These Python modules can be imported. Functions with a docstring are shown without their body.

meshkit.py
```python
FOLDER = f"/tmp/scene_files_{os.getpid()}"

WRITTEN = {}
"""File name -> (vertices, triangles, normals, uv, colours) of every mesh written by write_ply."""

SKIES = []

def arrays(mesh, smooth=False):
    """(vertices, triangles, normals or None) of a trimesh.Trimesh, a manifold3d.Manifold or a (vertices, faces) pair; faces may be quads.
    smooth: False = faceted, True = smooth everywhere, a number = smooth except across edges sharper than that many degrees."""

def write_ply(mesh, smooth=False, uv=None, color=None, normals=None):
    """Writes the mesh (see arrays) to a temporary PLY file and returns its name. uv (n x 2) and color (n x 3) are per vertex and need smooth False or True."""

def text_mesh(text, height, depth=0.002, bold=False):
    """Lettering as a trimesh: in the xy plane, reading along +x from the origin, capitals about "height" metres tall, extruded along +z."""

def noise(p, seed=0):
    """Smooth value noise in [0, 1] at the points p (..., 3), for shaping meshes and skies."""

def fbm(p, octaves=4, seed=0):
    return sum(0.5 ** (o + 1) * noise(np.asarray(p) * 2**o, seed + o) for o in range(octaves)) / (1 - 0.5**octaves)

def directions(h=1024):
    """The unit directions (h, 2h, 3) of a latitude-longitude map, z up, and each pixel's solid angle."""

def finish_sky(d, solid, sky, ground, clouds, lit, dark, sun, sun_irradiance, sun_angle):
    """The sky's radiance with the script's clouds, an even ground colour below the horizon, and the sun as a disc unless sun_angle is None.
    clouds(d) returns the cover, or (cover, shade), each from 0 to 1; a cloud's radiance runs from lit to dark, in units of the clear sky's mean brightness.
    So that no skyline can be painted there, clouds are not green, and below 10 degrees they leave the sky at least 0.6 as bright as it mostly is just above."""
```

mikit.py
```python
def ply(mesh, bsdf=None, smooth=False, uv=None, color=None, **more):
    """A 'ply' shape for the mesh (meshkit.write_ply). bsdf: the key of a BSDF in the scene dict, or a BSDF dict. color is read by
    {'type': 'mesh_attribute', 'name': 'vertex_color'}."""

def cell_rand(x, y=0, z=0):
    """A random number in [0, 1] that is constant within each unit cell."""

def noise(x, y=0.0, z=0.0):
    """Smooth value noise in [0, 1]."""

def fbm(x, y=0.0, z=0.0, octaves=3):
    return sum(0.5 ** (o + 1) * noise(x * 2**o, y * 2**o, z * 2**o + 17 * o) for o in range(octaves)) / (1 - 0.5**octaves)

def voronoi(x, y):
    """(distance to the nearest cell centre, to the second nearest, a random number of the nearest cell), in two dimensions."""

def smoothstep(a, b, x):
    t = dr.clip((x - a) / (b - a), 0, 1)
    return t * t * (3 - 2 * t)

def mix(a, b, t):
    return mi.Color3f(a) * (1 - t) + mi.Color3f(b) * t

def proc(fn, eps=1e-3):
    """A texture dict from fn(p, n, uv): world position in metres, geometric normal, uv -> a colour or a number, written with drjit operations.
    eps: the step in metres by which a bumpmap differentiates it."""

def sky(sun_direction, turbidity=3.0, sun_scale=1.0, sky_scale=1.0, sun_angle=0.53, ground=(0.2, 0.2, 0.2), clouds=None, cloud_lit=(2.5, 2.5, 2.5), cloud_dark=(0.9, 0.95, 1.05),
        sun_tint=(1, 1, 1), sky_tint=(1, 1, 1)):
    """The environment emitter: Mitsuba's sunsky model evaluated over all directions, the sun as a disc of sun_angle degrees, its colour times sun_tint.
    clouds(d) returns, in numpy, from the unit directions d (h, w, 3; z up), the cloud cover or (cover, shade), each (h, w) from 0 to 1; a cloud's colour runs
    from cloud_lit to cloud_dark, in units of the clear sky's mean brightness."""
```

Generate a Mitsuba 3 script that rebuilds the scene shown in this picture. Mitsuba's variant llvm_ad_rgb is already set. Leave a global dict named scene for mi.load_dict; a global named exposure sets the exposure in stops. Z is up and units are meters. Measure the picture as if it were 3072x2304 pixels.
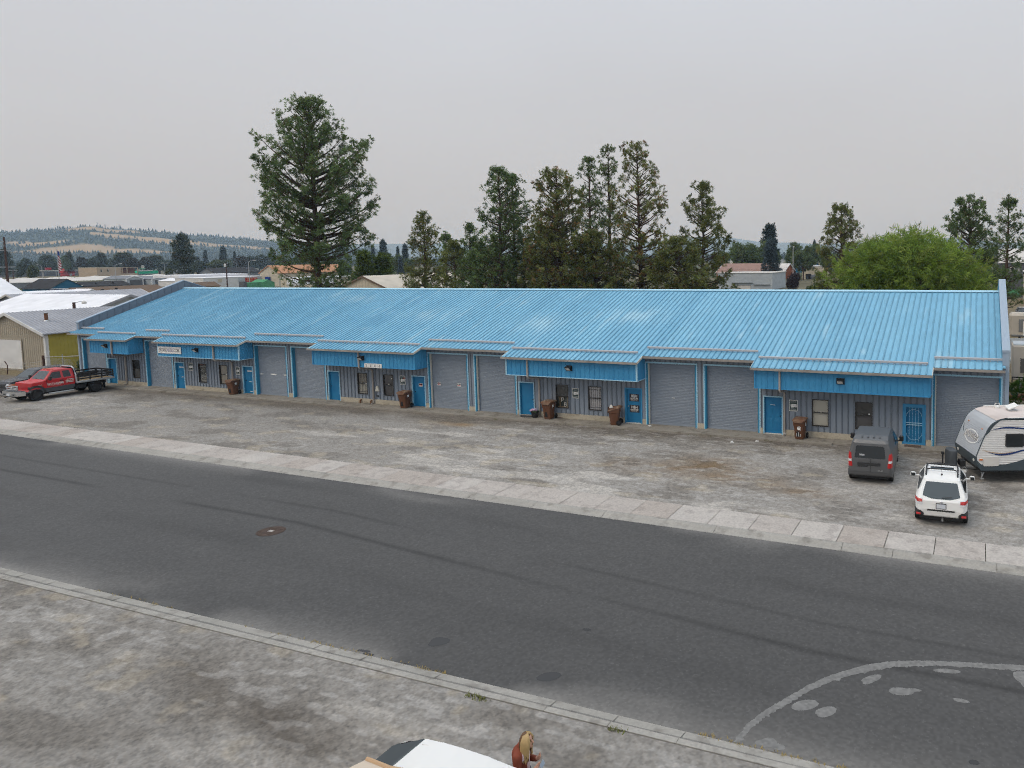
import math, numpy as np, trimesh, manifold3d as m3, shapely, shapely.affinity as aff
from shapely.geometry import Polygon, LineString, Point
import drjit as dr, mitsuba as mi, mikit, meshkit
from mikit import noise, fbm, smoothstep, mix, cell_rand, proc
T = mi.ScalarTransform4f
PI = math.pi
scene, labels = {}, {}

# ------------------------------------------------------------------ camera, sky, exposure
FPX = 2221.17 / 3072
_p, _r, _y = map(math.radians, (4.81315, -0.78576, -21.33045))
_f = np.array([math.sin(_y) * math.cos(_p), math.cos(_y) * math.cos(_p), -math.sin(_p)])
_rt = np.array([math.cos(_y), -math.sin(_y), 0.0])
_u0 = np.cross(_rt, _f)
_up = math.cos(_r) * _u0 - math.sin(_r) * _rt
CAM = np.array([0.0, -37.4422, 9.4343])
scene['camera'] = {'type': 'perspective', 'fov': math.degrees(2 * math.atan(0.5 / FPX)), 'fov_axis': 'x',
                   'near_clip': 0.2, 'far_clip': 40000.0, 'principal_point_offset_x': -0.17252, 'principal_point_offset_y': 0.08556,
                   'to_world': T().look_at(origin=CAM.tolist(), target=(CAM + _f).tolist(), up=_up.tolist()),
                   'medium': {'type': 'ref', 'id': 'haze_air'}}
exposure = 2.5

def overcast(d):
    s = np.clip(d[..., 2], 0, 1)
    n = meshkit.fbm(np.stack([d[..., 0] / (s + .25) * 1.3, d[..., 1] / (s + .25) * 1.3, s * 2], -1), 4)
    g = .10 * np.clip(s / .32, 0, 1) ** 1.0 + .90 * s ** 2.2
    return 1 - .16 * np.clip(s / .5, 0, 1) ** .8, np.clip(1 - g - .10 * (n - .5) * np.clip(s * 5, 0, 1), 0, 1)

scene['sky'] = mikit.sky((-0.35, -0.55, 0.76), turbidity=4, sun_scale=0.12, sun_angle=30, clouds=overcast,
                         cloud_lit=(2.35, 2.62, 2.9), cloud_dark=(.98, .93, .90), ground=(0.16, 0.155, 0.15))

# ------------------------------------------------------------------ naming helpers
def uniq(key):
    if key not in scene and key not in labels and not any_child(key):
        return key
    n = COUNT.get(key, 0)
    while True:
        n += 1
        k = f'{key}_{n:03d}'
        if k not in scene and k not in labels and not any_child(k):
            COUNT[key] = n
            return k
COUNT, ROOTS = {}, set()
def any_child(k):
    return k in ROOTS
def thing(name, label, cat, group=None, kind=None):
    k = uniq(name); ROOTS.add(k)
    labels[k] = {'label': label, 'category': cat}
    if group: labels[k]['group'] = group
    if kind: labels[k]['kind'] = kind
    return k
def part(parent, name, mesh, bsdf, smooth=False, label=None, kind=None, **kw):
    k = uniq(f'{parent}__{name}')
    scene[k] = mikit.ply(mesh, bsdf, smooth, **kw); ROOTS.add(k)
    if label or kind:
        labels[k] = {**({'label': label} if label else {}), **({'kind': kind} if kind else {})}
    return k
def solo(name, mesh, bsdf, label, cat, group=None, kind=None, smooth=False, **kw):
    k = thing(name, label, cat, group, kind)
    scene[k] = mikit.ply(mesh, bsdf, smooth, **kw)
    return k
def setting(name, mesh, bsdf, label, smooth=False, kind='structure', **kw):
    k = uniq(name); ROOTS.add(k)
    scene[k] = mikit.ply(mesh, bsdf, smooth, **kw)
    labels[k] = {'label': label, 'category': name.replace('_', ' '), 'kind': kind}
    return k
def copy_part(src, parent, name, M):
    k = uniq(f'{parent}__{name}'); ROOTS.add(k)
    scene[k] = {**scene[src], 'to_world': M}
    return k
def clone(root, name, M, label, cat, group=None):
    """A copy of a thing and of all its parts under a new key, moved by the matrix M."""
    k = thing(name, label, cat, group)
    if root in scene: scene[k] = {**scene[root], 'to_world': M}
    for c in [c for c in scene if c.startswith(root + '__')]:
        scene[k + c[len(root):]] = {**scene[c], 'to_world': M}; ROOTS.add(k + c[len(root):])
    return k

# ------------------------------------------------------------------ mesh helpers
def cat(ms):
    return trimesh.util.concatenate(list(ms))
def box(x0, x1, y0, y1, z0, z1):
    b = trimesh.creation.box((abs(x1 - x0), abs(y1 - y0), abs(z1 - z0)))
    b.apply_translation(((x0 + x1) / 2, (y0 + y1) / 2, (z0 + z1) / 2)); return b
def cbox(x0, x1, y0, y1, z0, z1, c=.02):
    """A box with chamfered edges."""
    p = []
    for (a, b, e) in ((0, c, c), (c, 0, c), (c, c, 0)):
        for x in (x0 + a, x1 - a):
            for y in (y0 + b, y1 - b):
                for z in (z0 + e, z1 - e): p.append((x, y, z))
    return trimesh.convex.convex_hull(np.array(p))
def quads(v, f):
    f = np.asarray(f); return trimesh.Trimesh(np.asarray(v, float), np.vstack([f[:, [0, 1, 2]], f[:, [0, 2, 3]]]) if f.shape[1] == 4 else f, process=False)
def tube(pts, r, n=8, caps=True):
    p = np.asarray(pts, float); r = np.broadcast_to(r, (len(p),)).astype(float)
    t = np.gradient(p, axis=0) if len(p) > 2 else np.repeat([p[-1] - p[0]], len(p), 0)
    t /= np.linalg.norm(t, axis=1, keepdims=True) + 1e-12
    ref = np.where(np.abs(t[:, 2:]) < .9, [[0, 0, 1.]], [[1., 0, 0]])
    if np.abs(t[:, 2]).max() > .9: ref = np.repeat([[1., 0, 0]], len(p), 0) if np.abs(t[:, 0]).max() < .9 else ref
    a = np.cross(t, ref); a /= np.linalg.norm(a, axis=1, keepdims=True) + 1e-12
    b = np.cross(t, a); g = np.arange(n) * 2 * PI / n
    v = p[:, None] + r[:, None, None] * (np.cos(g)[None, :, None] * a[:, None] + np.sin(g)[None, :, None] * b[:, None])
    i, j = np.meshgrid(np.arange(len(p) - 1), np.arange(n), indexing='ij')
    q = np.stack([i * n + j, (i + 1) * n + j, (i + 1) * n + (j + 1) % n, i * n + (j + 1) % n], -1).reshape(-1, 4)
    f = [q[:, [0, 1, 2]], q[:, [0, 2, 3]]]; V = v.reshape(-1, 3)
    if caps:
        V = np.vstack([V, p[:1], p[-1:]]); k = np.arange(n)
        f += [np.stack([np.full(n, len(V) - 2), k, (k + 1) % n], 1), np.stack([np.full(n, len(V) - 1), (len(p) - 1) * n + (k + 1) % n, (len(p) - 1) * n + k], 1)]
    return trimesh.Trimesh(V, np.vstack(f), process=False)
def cyl(p0, p1, r, n=12, r1=None):
    return tube([p0, p1], [r, r if r1 is None else r1], n)
def extr(poly, d0, d1, axis='y'):
    """A shapely polygon extruded: axis y takes (x, z), axis x takes (y, z), axis z takes (x, y)."""
    if not isinstance(poly, Polygon): poly = Polygon(poly)
    m = trimesh.creation.extrude_polygon(poly, d1 - d0, engine='earcut'); v = np.array(m.vertices); w = v[:, 2] + d0
    f = m.faces
    if axis == 'y': v = np.stack([v[:, 0], w, v[:, 1]], 1); f = f[:, ::-1]
    elif axis == 'x': v = np.stack([w, v[:, 0], v[:, 1]], 1)
    else: v = np.stack([v[:, 0], v[:, 1], w], 1)
    return trimesh.Trimesh(v, f, process=False)
def lathe(prof, n=24, c=(0, 0, 0), axis='z'):
    """(radius, height) pairs revolved."""
    prof = np.asarray(prof, float); g = np.arange(n) * 2 * PI / n
    v = np.stack([prof[:, None, 0] * np.cos(g), prof[:, None, 0] * np.sin(g), np.repeat(prof[:, 1:], n, 1)], -1).reshape(-1, 3)
    i, j = np.meshgrid(np.arange(len(prof) - 1), np.arange(n), indexing='ij')
    q = np.stack([i * n + j, i * n + (j + 1) % n, (i + 1) * n + (j + 1) % n, (i + 1) * n + j], -1).reshape(-1, 4)
    if axis == 'y': v = v[:, [0, 2, 1]] * [1, 1, -1]
    if axis == 'x': v = v[:, [2, 0, 1]]
    return quads(v + np.array(c), q)
def ellips(c, r, sub=2):
    s = trimesh.creation.icosphere(sub); s.apply_scale(r); s.apply_translation(c); return s
def xf(m, M):
    m = m.copy(); m.apply_transform(M); return m
def place(x, y, z=0, rz=0, s=1.0):
    c, n = math.cos(rz) * s, math.sin(rz) * s
    return np.array([[c, -n, 0, x], [n, c, 0, y], [0, 0, s, z], [0, 0, 0, 1.]])
def mt(M):
    return T(np.asarray(M).tolist())
def text_on(t, h, x, y, z, face='-y', depth=.006, center=True, bold=False, width=None):
    m = meshkit.text_mesh(t, h, depth, bold); b = m.bounds
    if width: m.apply_scale([width / (b[1, 0] - b[0, 0]), 1, 1]); b = m.bounds
    if center: m.apply_translation([-(b[0, 0] + b[1, 0]) / 2, 0, 0])
    v = m.vertices
    if face == '-y': v = np.stack([v[:, 0], -v[:, 2], v[:, 1]], 1)
    elif face == '+x': v = np.stack([v[:, 2], v[:, 0], v[:, 1]], 1)
    elif face == '-x': v = np.stack([-v[:, 2], -v[:, 0], v[:, 1]], 1)
    return trimesh.Trimesh(v + np.array([x, y, z]), m.faces, process=False)
def man(mesh):
    return m3.Manifold(m3.Mesh(np.asarray(mesh.vertices, np.float32), np.asarray(mesh.faces, np.uint32)))
def tri(M):
    m = M.to_mesh(); return trimesh.Trimesh(m.vert_properties[:, :3], m.tri_verts, process=False)
def sheet(poly, z):
    """A flat polygon lying at height z, facing up."""
    if not isinstance(poly, Polygon): poly = Polygon(poly)
    v, f = trimesh.creation.triangulate_polygon(poly, engine='earcut')
    m = trimesh.Trimesh(np.c_[v, np.full(len(v), z)], f, process=False)
    if m.face_normals[0, 2] < 0: m.faces = m.faces[:, ::-1]
    return m
RNG = np.random.default_rng(7)

# ------------------------------------------------------------------ materials
def ts(d):
    return {'type': 'twosided', 'bsdf': d}
def rgb(c):
    return {'type': 'rgb', 'value': list(map(float, c))}
def M_(key, c, rough=.6, metal=0.0, spec=.4, coat=0.0):
    scene['mat_' + key] = ts({'type': 'principled', 'base_color': rgb(c) if not isinstance(c, dict) else c, 'roughness': rough, 'metallic': metal, 'specular': spec,
                              **({'clearcoat': coat, 'clearcoat_gloss': .95} if coat else {})})
    return 'mat_' + key
def D_(key, c):
    scene['mat_' + key] = ts({'type': 'diffuse', 'reflectance': rgb(c) if not isinstance(c, dict) else c})
    return 'mat_' + key
def worn(c, c2, f=1.2, amt=.5, axis='z'):
    """A painted surface: colour c weathered towards c2 in soft stains."""
    def fn(p, n, uv):
        a = fbm(p.x * f + p.y * f * .7, p.z * f * .45, p.y * f, 3)
        b = noise(p.x * 9 + p.y * 5, p.z * 3, 3.0)
        return mix(c, c2, amt * dr.clip(smoothstep(.35, .75, a) * .8 + .35 * (b - .4), 0, 1))
    return fn

def f_gravel(warm):
    def fn(p, n, uv):
        x, y = p.x, p.y
        s = fbm(x * .32 + y * .12, y * .95, 2.0, 4)          # long streaks along the lot
        b = fbm(x * .07 + 9, y * .16 + 4, 5.0, 3)            # broad tone
        w = smoothstep(.56, .72, s) * smoothstep(.40, .62, fbm(x * .1 + 3, y * .2, 8.0, 3))
        d = smoothstep(.50, .30, fbm(x * .45 + 20, y * .9 + 7, 1.0, 4))
        c = mix((.262, .254, .246), (.325, .317, .308), b)
        c = mix(c, (.185, .174, .163), d * .7)
        c = mix(c, (.50, .485, .465), w * .62)
        t = smoothstep(.62, .75, fbm(x * .9 + 40, y * 1.4, 12.0, 3))
        c = mix(c, (.43, .385, .31), t * .4)
        if warm:
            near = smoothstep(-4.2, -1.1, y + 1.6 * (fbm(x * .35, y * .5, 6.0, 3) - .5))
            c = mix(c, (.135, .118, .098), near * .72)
            for (cx, cy, rx, ry, k) in ((-11.5, -6.5, 2.0, 1.5, .9), (-13.7, -7.6, 2.2, 1.0, .55), (-28.0, -3.1, 2.2, .6, .8), (-9.5, -8.0, 2.2, 1.1, .5), (-6.3, -8.8, 1.6, .7, .5)):
                g = dr.exp(-(dr.square((x - cx) / rx) + dr.square((y - cy) / ry)))
                c = mix(c, mix((.125, .108, .088), (.25, .165, .085), noise(x * 1.9, y * 2.4, cx)), dr.clip(g * 1.6 * fbm(x * .8, y * 1.5, 2.0, 3), 0, 1) * k)
        else:
            g = dr.exp(-(dr.square((x + 14.0) / 4.2) + dr.square((y + .25 * (x + 14) + 27.0) / 1.1)))
            c = mix(c, (.125, .112, .10), dr.clip(g * 1.7 * fbm(x * .6, y * 1.0, 2.0, 3), 0, 1) * .8)
        c = c * mi.Color3f(1.06, 1.03, .98) * (.94 if warm else .84)
        k = .5 * noise(x * 9, y * 9, 1.0) + .5 * noise(x * 21, y * 21, 2.0)
        f = smoothstep(.60, .80, noise(x * 2.3, y * 5.2, 9.0)) * smoothstep(.4, .6, b)
        c = mix(c, (.47, .455, .435), f * .30)
        return c * (.64 + .72 * k)
    return fn
def f_gravel_h(p, n, uv):
    return noise(p.x * 13, p.y * 13, 1.0) + .5 * noise(p.x * 29, p.y * 29, 3.0)
def gravel(key, warm):
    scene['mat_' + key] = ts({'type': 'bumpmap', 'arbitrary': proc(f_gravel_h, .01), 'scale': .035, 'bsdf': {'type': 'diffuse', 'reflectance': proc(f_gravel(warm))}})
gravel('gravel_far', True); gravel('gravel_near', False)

def f_asphalt(p, n, uv):
    x, y = p.x, p.y
    a = fbm(x * .12, y * .6, 1.0, 3); b = fbm(x * .5, y * .9, 4.0, 3)
    c = mix((.068, .0675, .067), (.084, .083, .082), .55 * a + .45 * b)
    ys = dr.select(x < -3.84, -18.1 - (x + 22.9) * .1233, -20.47 - (x + 3.84) * .02)
    ys = dr.select(x < -22.9, -18.1 + (x + 22.9) * -.03, ys)
    for (o, w, k) in ((0, .12, .34), (1.45, .10, .22), (3.2, .35, .14), (-2.0, .4, .10)):
        c = c * (1 - k * dr.exp(-dr.square((y - ys - o) / w)) * smoothstep(.2, .55, fbm(x * .15 + o, 3.0, o + 7.0, 2)))
    en = y + 24.36 + .004 * x; ef = -14.2 - .0206 * x - y
    dn = dr.exp(-dr.abs(en) / .55) * smoothstep(.38, .68, fbm(x * .28, y * .6, 9.0, 3)) + .8 * dr.exp(-dr.square((en - .65) / .28)) * smoothstep(.56, .70, fbm(x * .16 + 2, .5, 3.0, 2))
    df = dr.exp(-dr.abs(ef) / .5) * smoothstep(.40, .68, fbm(x * .22 + 5, y * .5, 2.0, 3))
    df = df + .8 * dr.exp(-dr.square((x + 20.5) / 2.2) - dr.square((ef - .5) / .45)) * fbm(x * .7, y * 2, 1.0, 3)
    c = mix(c, (.25, .24, .226), dr.clip(dn * .62 + df * .6, 0, .8))
    k = noise(x * 16, y * 16, 1.0); s = smoothstep(.80, .95, noise(x * 23, y * 23, 6.0))
    return c * (.86 + .28 * k) + mi.Color3f(.02) * s
scene['mat_asphalt'] = ts({'type': 'bumpmap', 'arbitrary': proc(lambda p, n, uv: noise(p.x * 30, p.y * 30, 1.0), .006), 'scale': .008,
                           'bsdf': {'type': 'principled', 'base_color': proc(f_asphalt), 'roughness': .8, 'specular': .25}})
D_('asphalt_light', proc(lambda p, n, uv: mix((.185, .184, .180), (.225, .223, .218), fbm(p.x * 1.5, p.y * 1.5, 1.0, 3)) * (.8 + .4 * noise(p.x * 17, p.y * 17, 2.0))))
M_('oil', (.038, .038, .039), .5)
def f_conc(c0, c1, dirt):
    def fn(p, n, uv):
        a = fbm(p.x * .8, p.y * 1.6, p.z * 2 + 1, 4); s = fbm(p.x * 3.1, p.y * 3.1, p.z * 3, 3)
        c = mix(c0, c1, a)
        c = mix(c, dirt, smoothstep(.52, .80, s) * .5)
        return c * (.88 + .24 * noise(p.x * 21, p.y * 21, p.z * 21))
    return fn
D_('slab_a', proc(f_conc((.410, .375, .345), (.470, .435, .400), (.30, .27, .245))))
D_('slab_b', proc(f_conc((.440, .410, .380), (.500, .470, .435), (.32, .29, .27))))
D_('slab_c', proc(f_conc((.375, .335, .300), (.445, .405, .370), (.27, .235, .21))))
D_('kerb', proc(f_conc((.30, .29, .265), (.40, .385, .355), (.15, .135, .12))))
D_('kerb_dirty', proc(f_conc((.17, .165, .155), (.27, .26, .245), (.10, .095, .09))))
D_('apron', proc(f_conc((.26, .24, .205), (.34, .315, .275), (.13, .115, .095))))
D_('foundation', proc(f_conc((.42, .38, .30), (.50, .46, .375), (.22, .18, .13))))

def f_roof(p, n, uv):
    pan = cell_rand(p.x / .9144 + 300.0, 2.0, 0.0)
    a = fbm(p.x * 2.6, p.y * .30, 3.0, 3); b = fbm(p.x * .22, p.y * .34, 8.0, 3)
    c = mix((.140, .355, .515), (.205, .450, .610), .5 * pan + .5 * b)
    st = smoothstep(.60, .80, a) * smoothstep(.46, .64, b)
    c = mix(c, (.36, .56, .66), st * .55)
    for (cx, cy, rx, ry) in ((-26.2, 3.0, 1.8, 1.3), (-20.0, 4.6, 1.9, 1.0), (-45.0, 6.8, 3.0, .8), (-36.0, 4.0, 2.0, 1.0)):
        g = dr.exp(-(dr.square((p.x - cx) / rx) + dr.square((p.y - cy) / ry)))
        c = mix(c, (.36, .56, .66), dr.clip(g * 1.4 * noise(p.x * 3.2, p.y * .9, 4.0), 0, 1) * .6)
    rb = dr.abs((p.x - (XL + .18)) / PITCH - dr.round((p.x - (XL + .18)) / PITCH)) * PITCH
    c = c * (1 - .24 * smoothstep(.065, .03, rb) * (.6 + .4 * noise(p.x * 2, p.y * .7, 3.0)))      # rib shade painted into the blue, a darker line at each rib
    return c * (.94 + .12 * noise(p.x * 7, p.y * 2, 1.0))
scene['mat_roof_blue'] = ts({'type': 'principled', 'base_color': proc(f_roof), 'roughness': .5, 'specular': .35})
def f_wallgrey(p, n, uv):
    a = fbm(p.x * .7, p.z * 1.1, 2.0, 3); k = cell_rand(p.x / .9144 + 500.0, 1.0, 4.0)
    c = mix((.205, .245, .300), (.245, .288, .345), .6 * a + .4 * k)
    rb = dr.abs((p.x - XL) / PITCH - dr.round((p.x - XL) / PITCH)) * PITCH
    c = c * (1 - .30 * smoothstep(.06, .03, rb))  # shade of the wall ribs painted into the grey as darker lines
    return mix(c, (.25, .245, .235), smoothstep(.6, .85, fbm(p.x * 2.1, p.z * .8, 5.0, 3)) * .35)
M_('wall_grey', proc(f_wallgrey), .55)
M_('wall_panel_trim', (.30, .375, .46), .5)
def f_fascia(p, n, uv):
    k = cell_rand(p.x / .3048 + 700.0, 1.0, 4.0); a = fbm(p.x * 1.2 + p.y, p.z * .9, 2.0, 3)
    return mix((.035, .225, .445), (.060, .305, .545), .45 * k + .55 * a)
M_('fascia_blue', proc(f_fascia), .5)
M_('trim_blue', (.36, .60, .74), .5); M_('jamb_blue', (.035, .235, .40), .5); M_('door_blue', proc(lambda p, n, uv: mix((.010, .150, .335), (.022, .205, .40), fbm(p.x * 1.5, p.z * 1.2, 2.0, 3))), .45)
M_('garage_grey', proc(lambda p, n, uv: mix((.210, .248, .300), (.265, .303, .350), .7 * fbm(p.x * .9, p.z * .8, 2.0, 3) + .3 * cell_rand(p.z / .08, dr.floor(p.x / 3.0), 3.0))), .55)
M_('gutter', proc(worn((.36, .335, .31), (.22, .20, .18), 1.0, .7)), .5)
M_('cream_trim', (.55, .55, .50), .5); M_('guard_grey', (.38, .39, .41), .5); M_('bronze', (.035, .033, .033), .4); M_('black', (.02, .02, .021), .45)
M_('rubber', (.018, .018, .019), .75, spec=.2); M_('white', (.72, .72, .70), .5); M_('offwhite', (.62, .60, .56), .55); M_('steel', (.52, .53, .54), .38, .8); M_('chrome', (.72, .73, .74), .15, 1.0)
M_('rust', (.16, .07, .035), .8); M_('ink', (.035, .035, .045), .6); M_('ink_purple', (.08, .06, .22), .6); M_('red_ink', (.45, .03, .03), .5)
M_('glass_dark', (.012, .016, .019), .06, spec=.6); M_('glass_cabin', (.05, .062, .068), .08, spec=.6)
scene['mat_pane'] = {'type': 'thindielectric', 'int_ior': 1.5}
M_('cart_brown', proc(worn((.120, .050, .026), (.16, .085, .055), 3.0, .6)), .5); M_('lid_brown', proc(worn((.15, .075, .045), (.30, .24, .17), 3.5, .7)), .55)
for k_, c_ in dict(blind_tan=(.30, .275, .23), blind_beige=(.48, .465, .40), blind_grey=(.13, .125, .118), blind_dark=(.045, .048, .05), blind_white=(.50, .49, .50), screen=(.085, .082, .085), chalk=(.035, .042, .036), wood=(.28, .21, .13)).items():
    D_(k_, c_)
# ------------------------------------------------------------------ ground, road, pavements
def f_ground(p, n, uv):
    a = fbm(p.x * .012, p.y * .012, 1.0, 4); b = fbm(p.x * .15, p.y * .15, 3.0, 3)
    c = mix((.115, .115, .085), (.20, .175, .125), smoothstep(.35, .65, a))
    c = mix(c, (.085, .10, .055), smoothstep(.52, .62, fbm(p.x * .02 + 7, p.y * .02, 5.0, 3)) * .7)
    return c * (.75 + .5 * b)
D_('ground', proc(f_ground))
D_('yard', proc(lambda p, n, uv: mix((.235, .19, .115), (.16, .14, .105), fbm(p.x * .6, p.y * .6, 1.0, 4)) * (.7 + .6 * noise(p.x * 9, p.y * 9, 2.0))))
setting('ground', quads([(-14000, -14000, -.16), (14000, -14000, -.16), (14000, 14000, -.16), (-14000, 14000, -.16)], [[0, 1, 2, 3]]), 'mat_ground', 'flat valley floor of dry grass and yards running to the hills')
back = lambda x: -12.193 - .0228 * x
joint = lambda x: -13.739 - .0215 * x
edge = lambda x: -14.23 - .0206 * x
nedge = lambda x: -24.365 - .0043 * x
nin = lambda x: -24.86 + 0 * x
def lot_z(x, y):
    t = np.clip((y - back(x)) / (-1.2 - back(x)), 0, 1)
    return -.02 - .075 * t
def lot_mesh():
    xs = np.arange(-116, 46, .7); ts_ = np.linspace(0, 1, 24)
    X = np.repeat(xs[:, None], 24, 1); Y = back(X) + (.5 - back(X)) * ts_
    Z = lot_z(X, Y) + .03 * (meshkit.fbm(np.stack([X * .8, Y * .9, X * 0], -1), 3) - .5)
    Z[:, 0] = -.03; Z[:, -3:] = -.1
    i, j = np.meshgrid(np.arange(len(xs) - 1), np.arange(23), indexing='ij')
    q = np.stack([i * 24 + j, (i + 1) * 24 + j, (i + 1) * 24 + j + 1, i * 24 + j + 1], -1).reshape(-1, 4)
    return quads(np.stack([X, Y, Z], -1).reshape(-1, 3), q)
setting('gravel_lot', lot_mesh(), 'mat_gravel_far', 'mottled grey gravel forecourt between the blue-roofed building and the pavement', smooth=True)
setting('gravel_lot', quads([(-116, .45, -.10), (-67.6, .45, -.10), (-67.6, 60, -.10), (-116, 60, -.10)], [[0, 1, 2, 3]]), 'mat_yard', 'dry bare ground beside the beige building on the left')
setting('gravel_lot', quads([(-70, -62, -.01), (30, -62, -.01), (30, -24.88, -.01), (-70, -24.88, -.01)], [[0, 1, 2, 3]]), 'mat_gravel_near', 'grey gravel lot on the near side of the road')
setting('yard', quads([(1.5, .45, -.10), (26, .45, -.10), (26, 128, -.10), (1.5, 128, -.10)], [[0, 1, 2, 3]]), 'mat_yard', 'dry brown yard along the right end of the blue-roofed building')
xs = np.linspace(-160, 46, 60)
setting('road', quads([(x, y(x), -.10) for x in xs for y in (nedge, edge)], [[2 * i, 2 * i + 2, 2 * i + 3, 2 * i + 1] for i in range(59)]), 'mat_asphalt', 'dark grey asphalt road crossing the view')
# pale resurfaced patches in the road (flat, 4 mm proud of the asphalt)
arc = np.array([(-4.25, -24.30), (-4.035, -23.354), (-3.61, -22.55), (-3.009, -21.568), (-2.036, -20.614), (-1.3, -20.22), (-.617, -19.969), (.806, -19.617), (2.2, -19.45), (6, -19.9)])
t_ = np.linspace(0, len(arc) - 1, 140)
from scipy.interpolate import CubicSpline
ap = CubicSpline(np.arange(len(arc)), arc)(t_)
rg = np.random.default_rng(3)
wv = np.interp(t_, [0, 1, 3, 4, 5, 6, 7, 9], [.10, .13, .17, .24, .22, .19, .20, .3]) + rg.normal(0, .012, 140)
nn = np.gradient(ap, axis=0); nn = np.stack([-nn[:, 1], nn[:, 0]], 1) / np.linalg.norm(nn, axis=1)[:, None]
out_ = ap + nn * (wv[:, None] * .5 + rg.normal(0, .008, (140, 1))); in_ = ap - nn * (wv[:, None] * .5 + np.abs(rg.normal(0, .03, (140, 1))))
arcm = quads(np.c_[np.vstack([out_, in_]), np.full(280, -.096)], [[i, i + 140, i + 141, i + 1] for i in range(139)])
arcm.faces = arcm.faces if arcm.face_normals[0, 2] > 0 else arcm.faces[:, ::-1]
def blob(cx, cy, rx, ry, a=0, sd=0, n=30, z=-.096, rough=.12):
    g = np.arange(n) * 2 * PI / n; r = np.random.default_rng(sd)
    k = 1 + rough * np.interp(np.arange(n), np.arange(0, n + 5, 5), r.normal(0, 1.2, len(range(0, n + 5, 5)))) ; k[-1] = k[0]
    x = rx * np.cos(g) * k; y = ry * np.sin(g) * k
    return sheet(Polygon(np.stack([cx + x * math.cos(a) - y * math.sin(a), cy + x * math.sin(a) + y * math.cos(a)], 1)).buffer(0), z)
def rpart(name, m, mat, lab=None):
    part('road', name, m, mat, label=lab)
rpart('sealed_arc', arcm, 'mat_asphalt_light', 'pale curved strip of newer asphalt')
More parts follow.
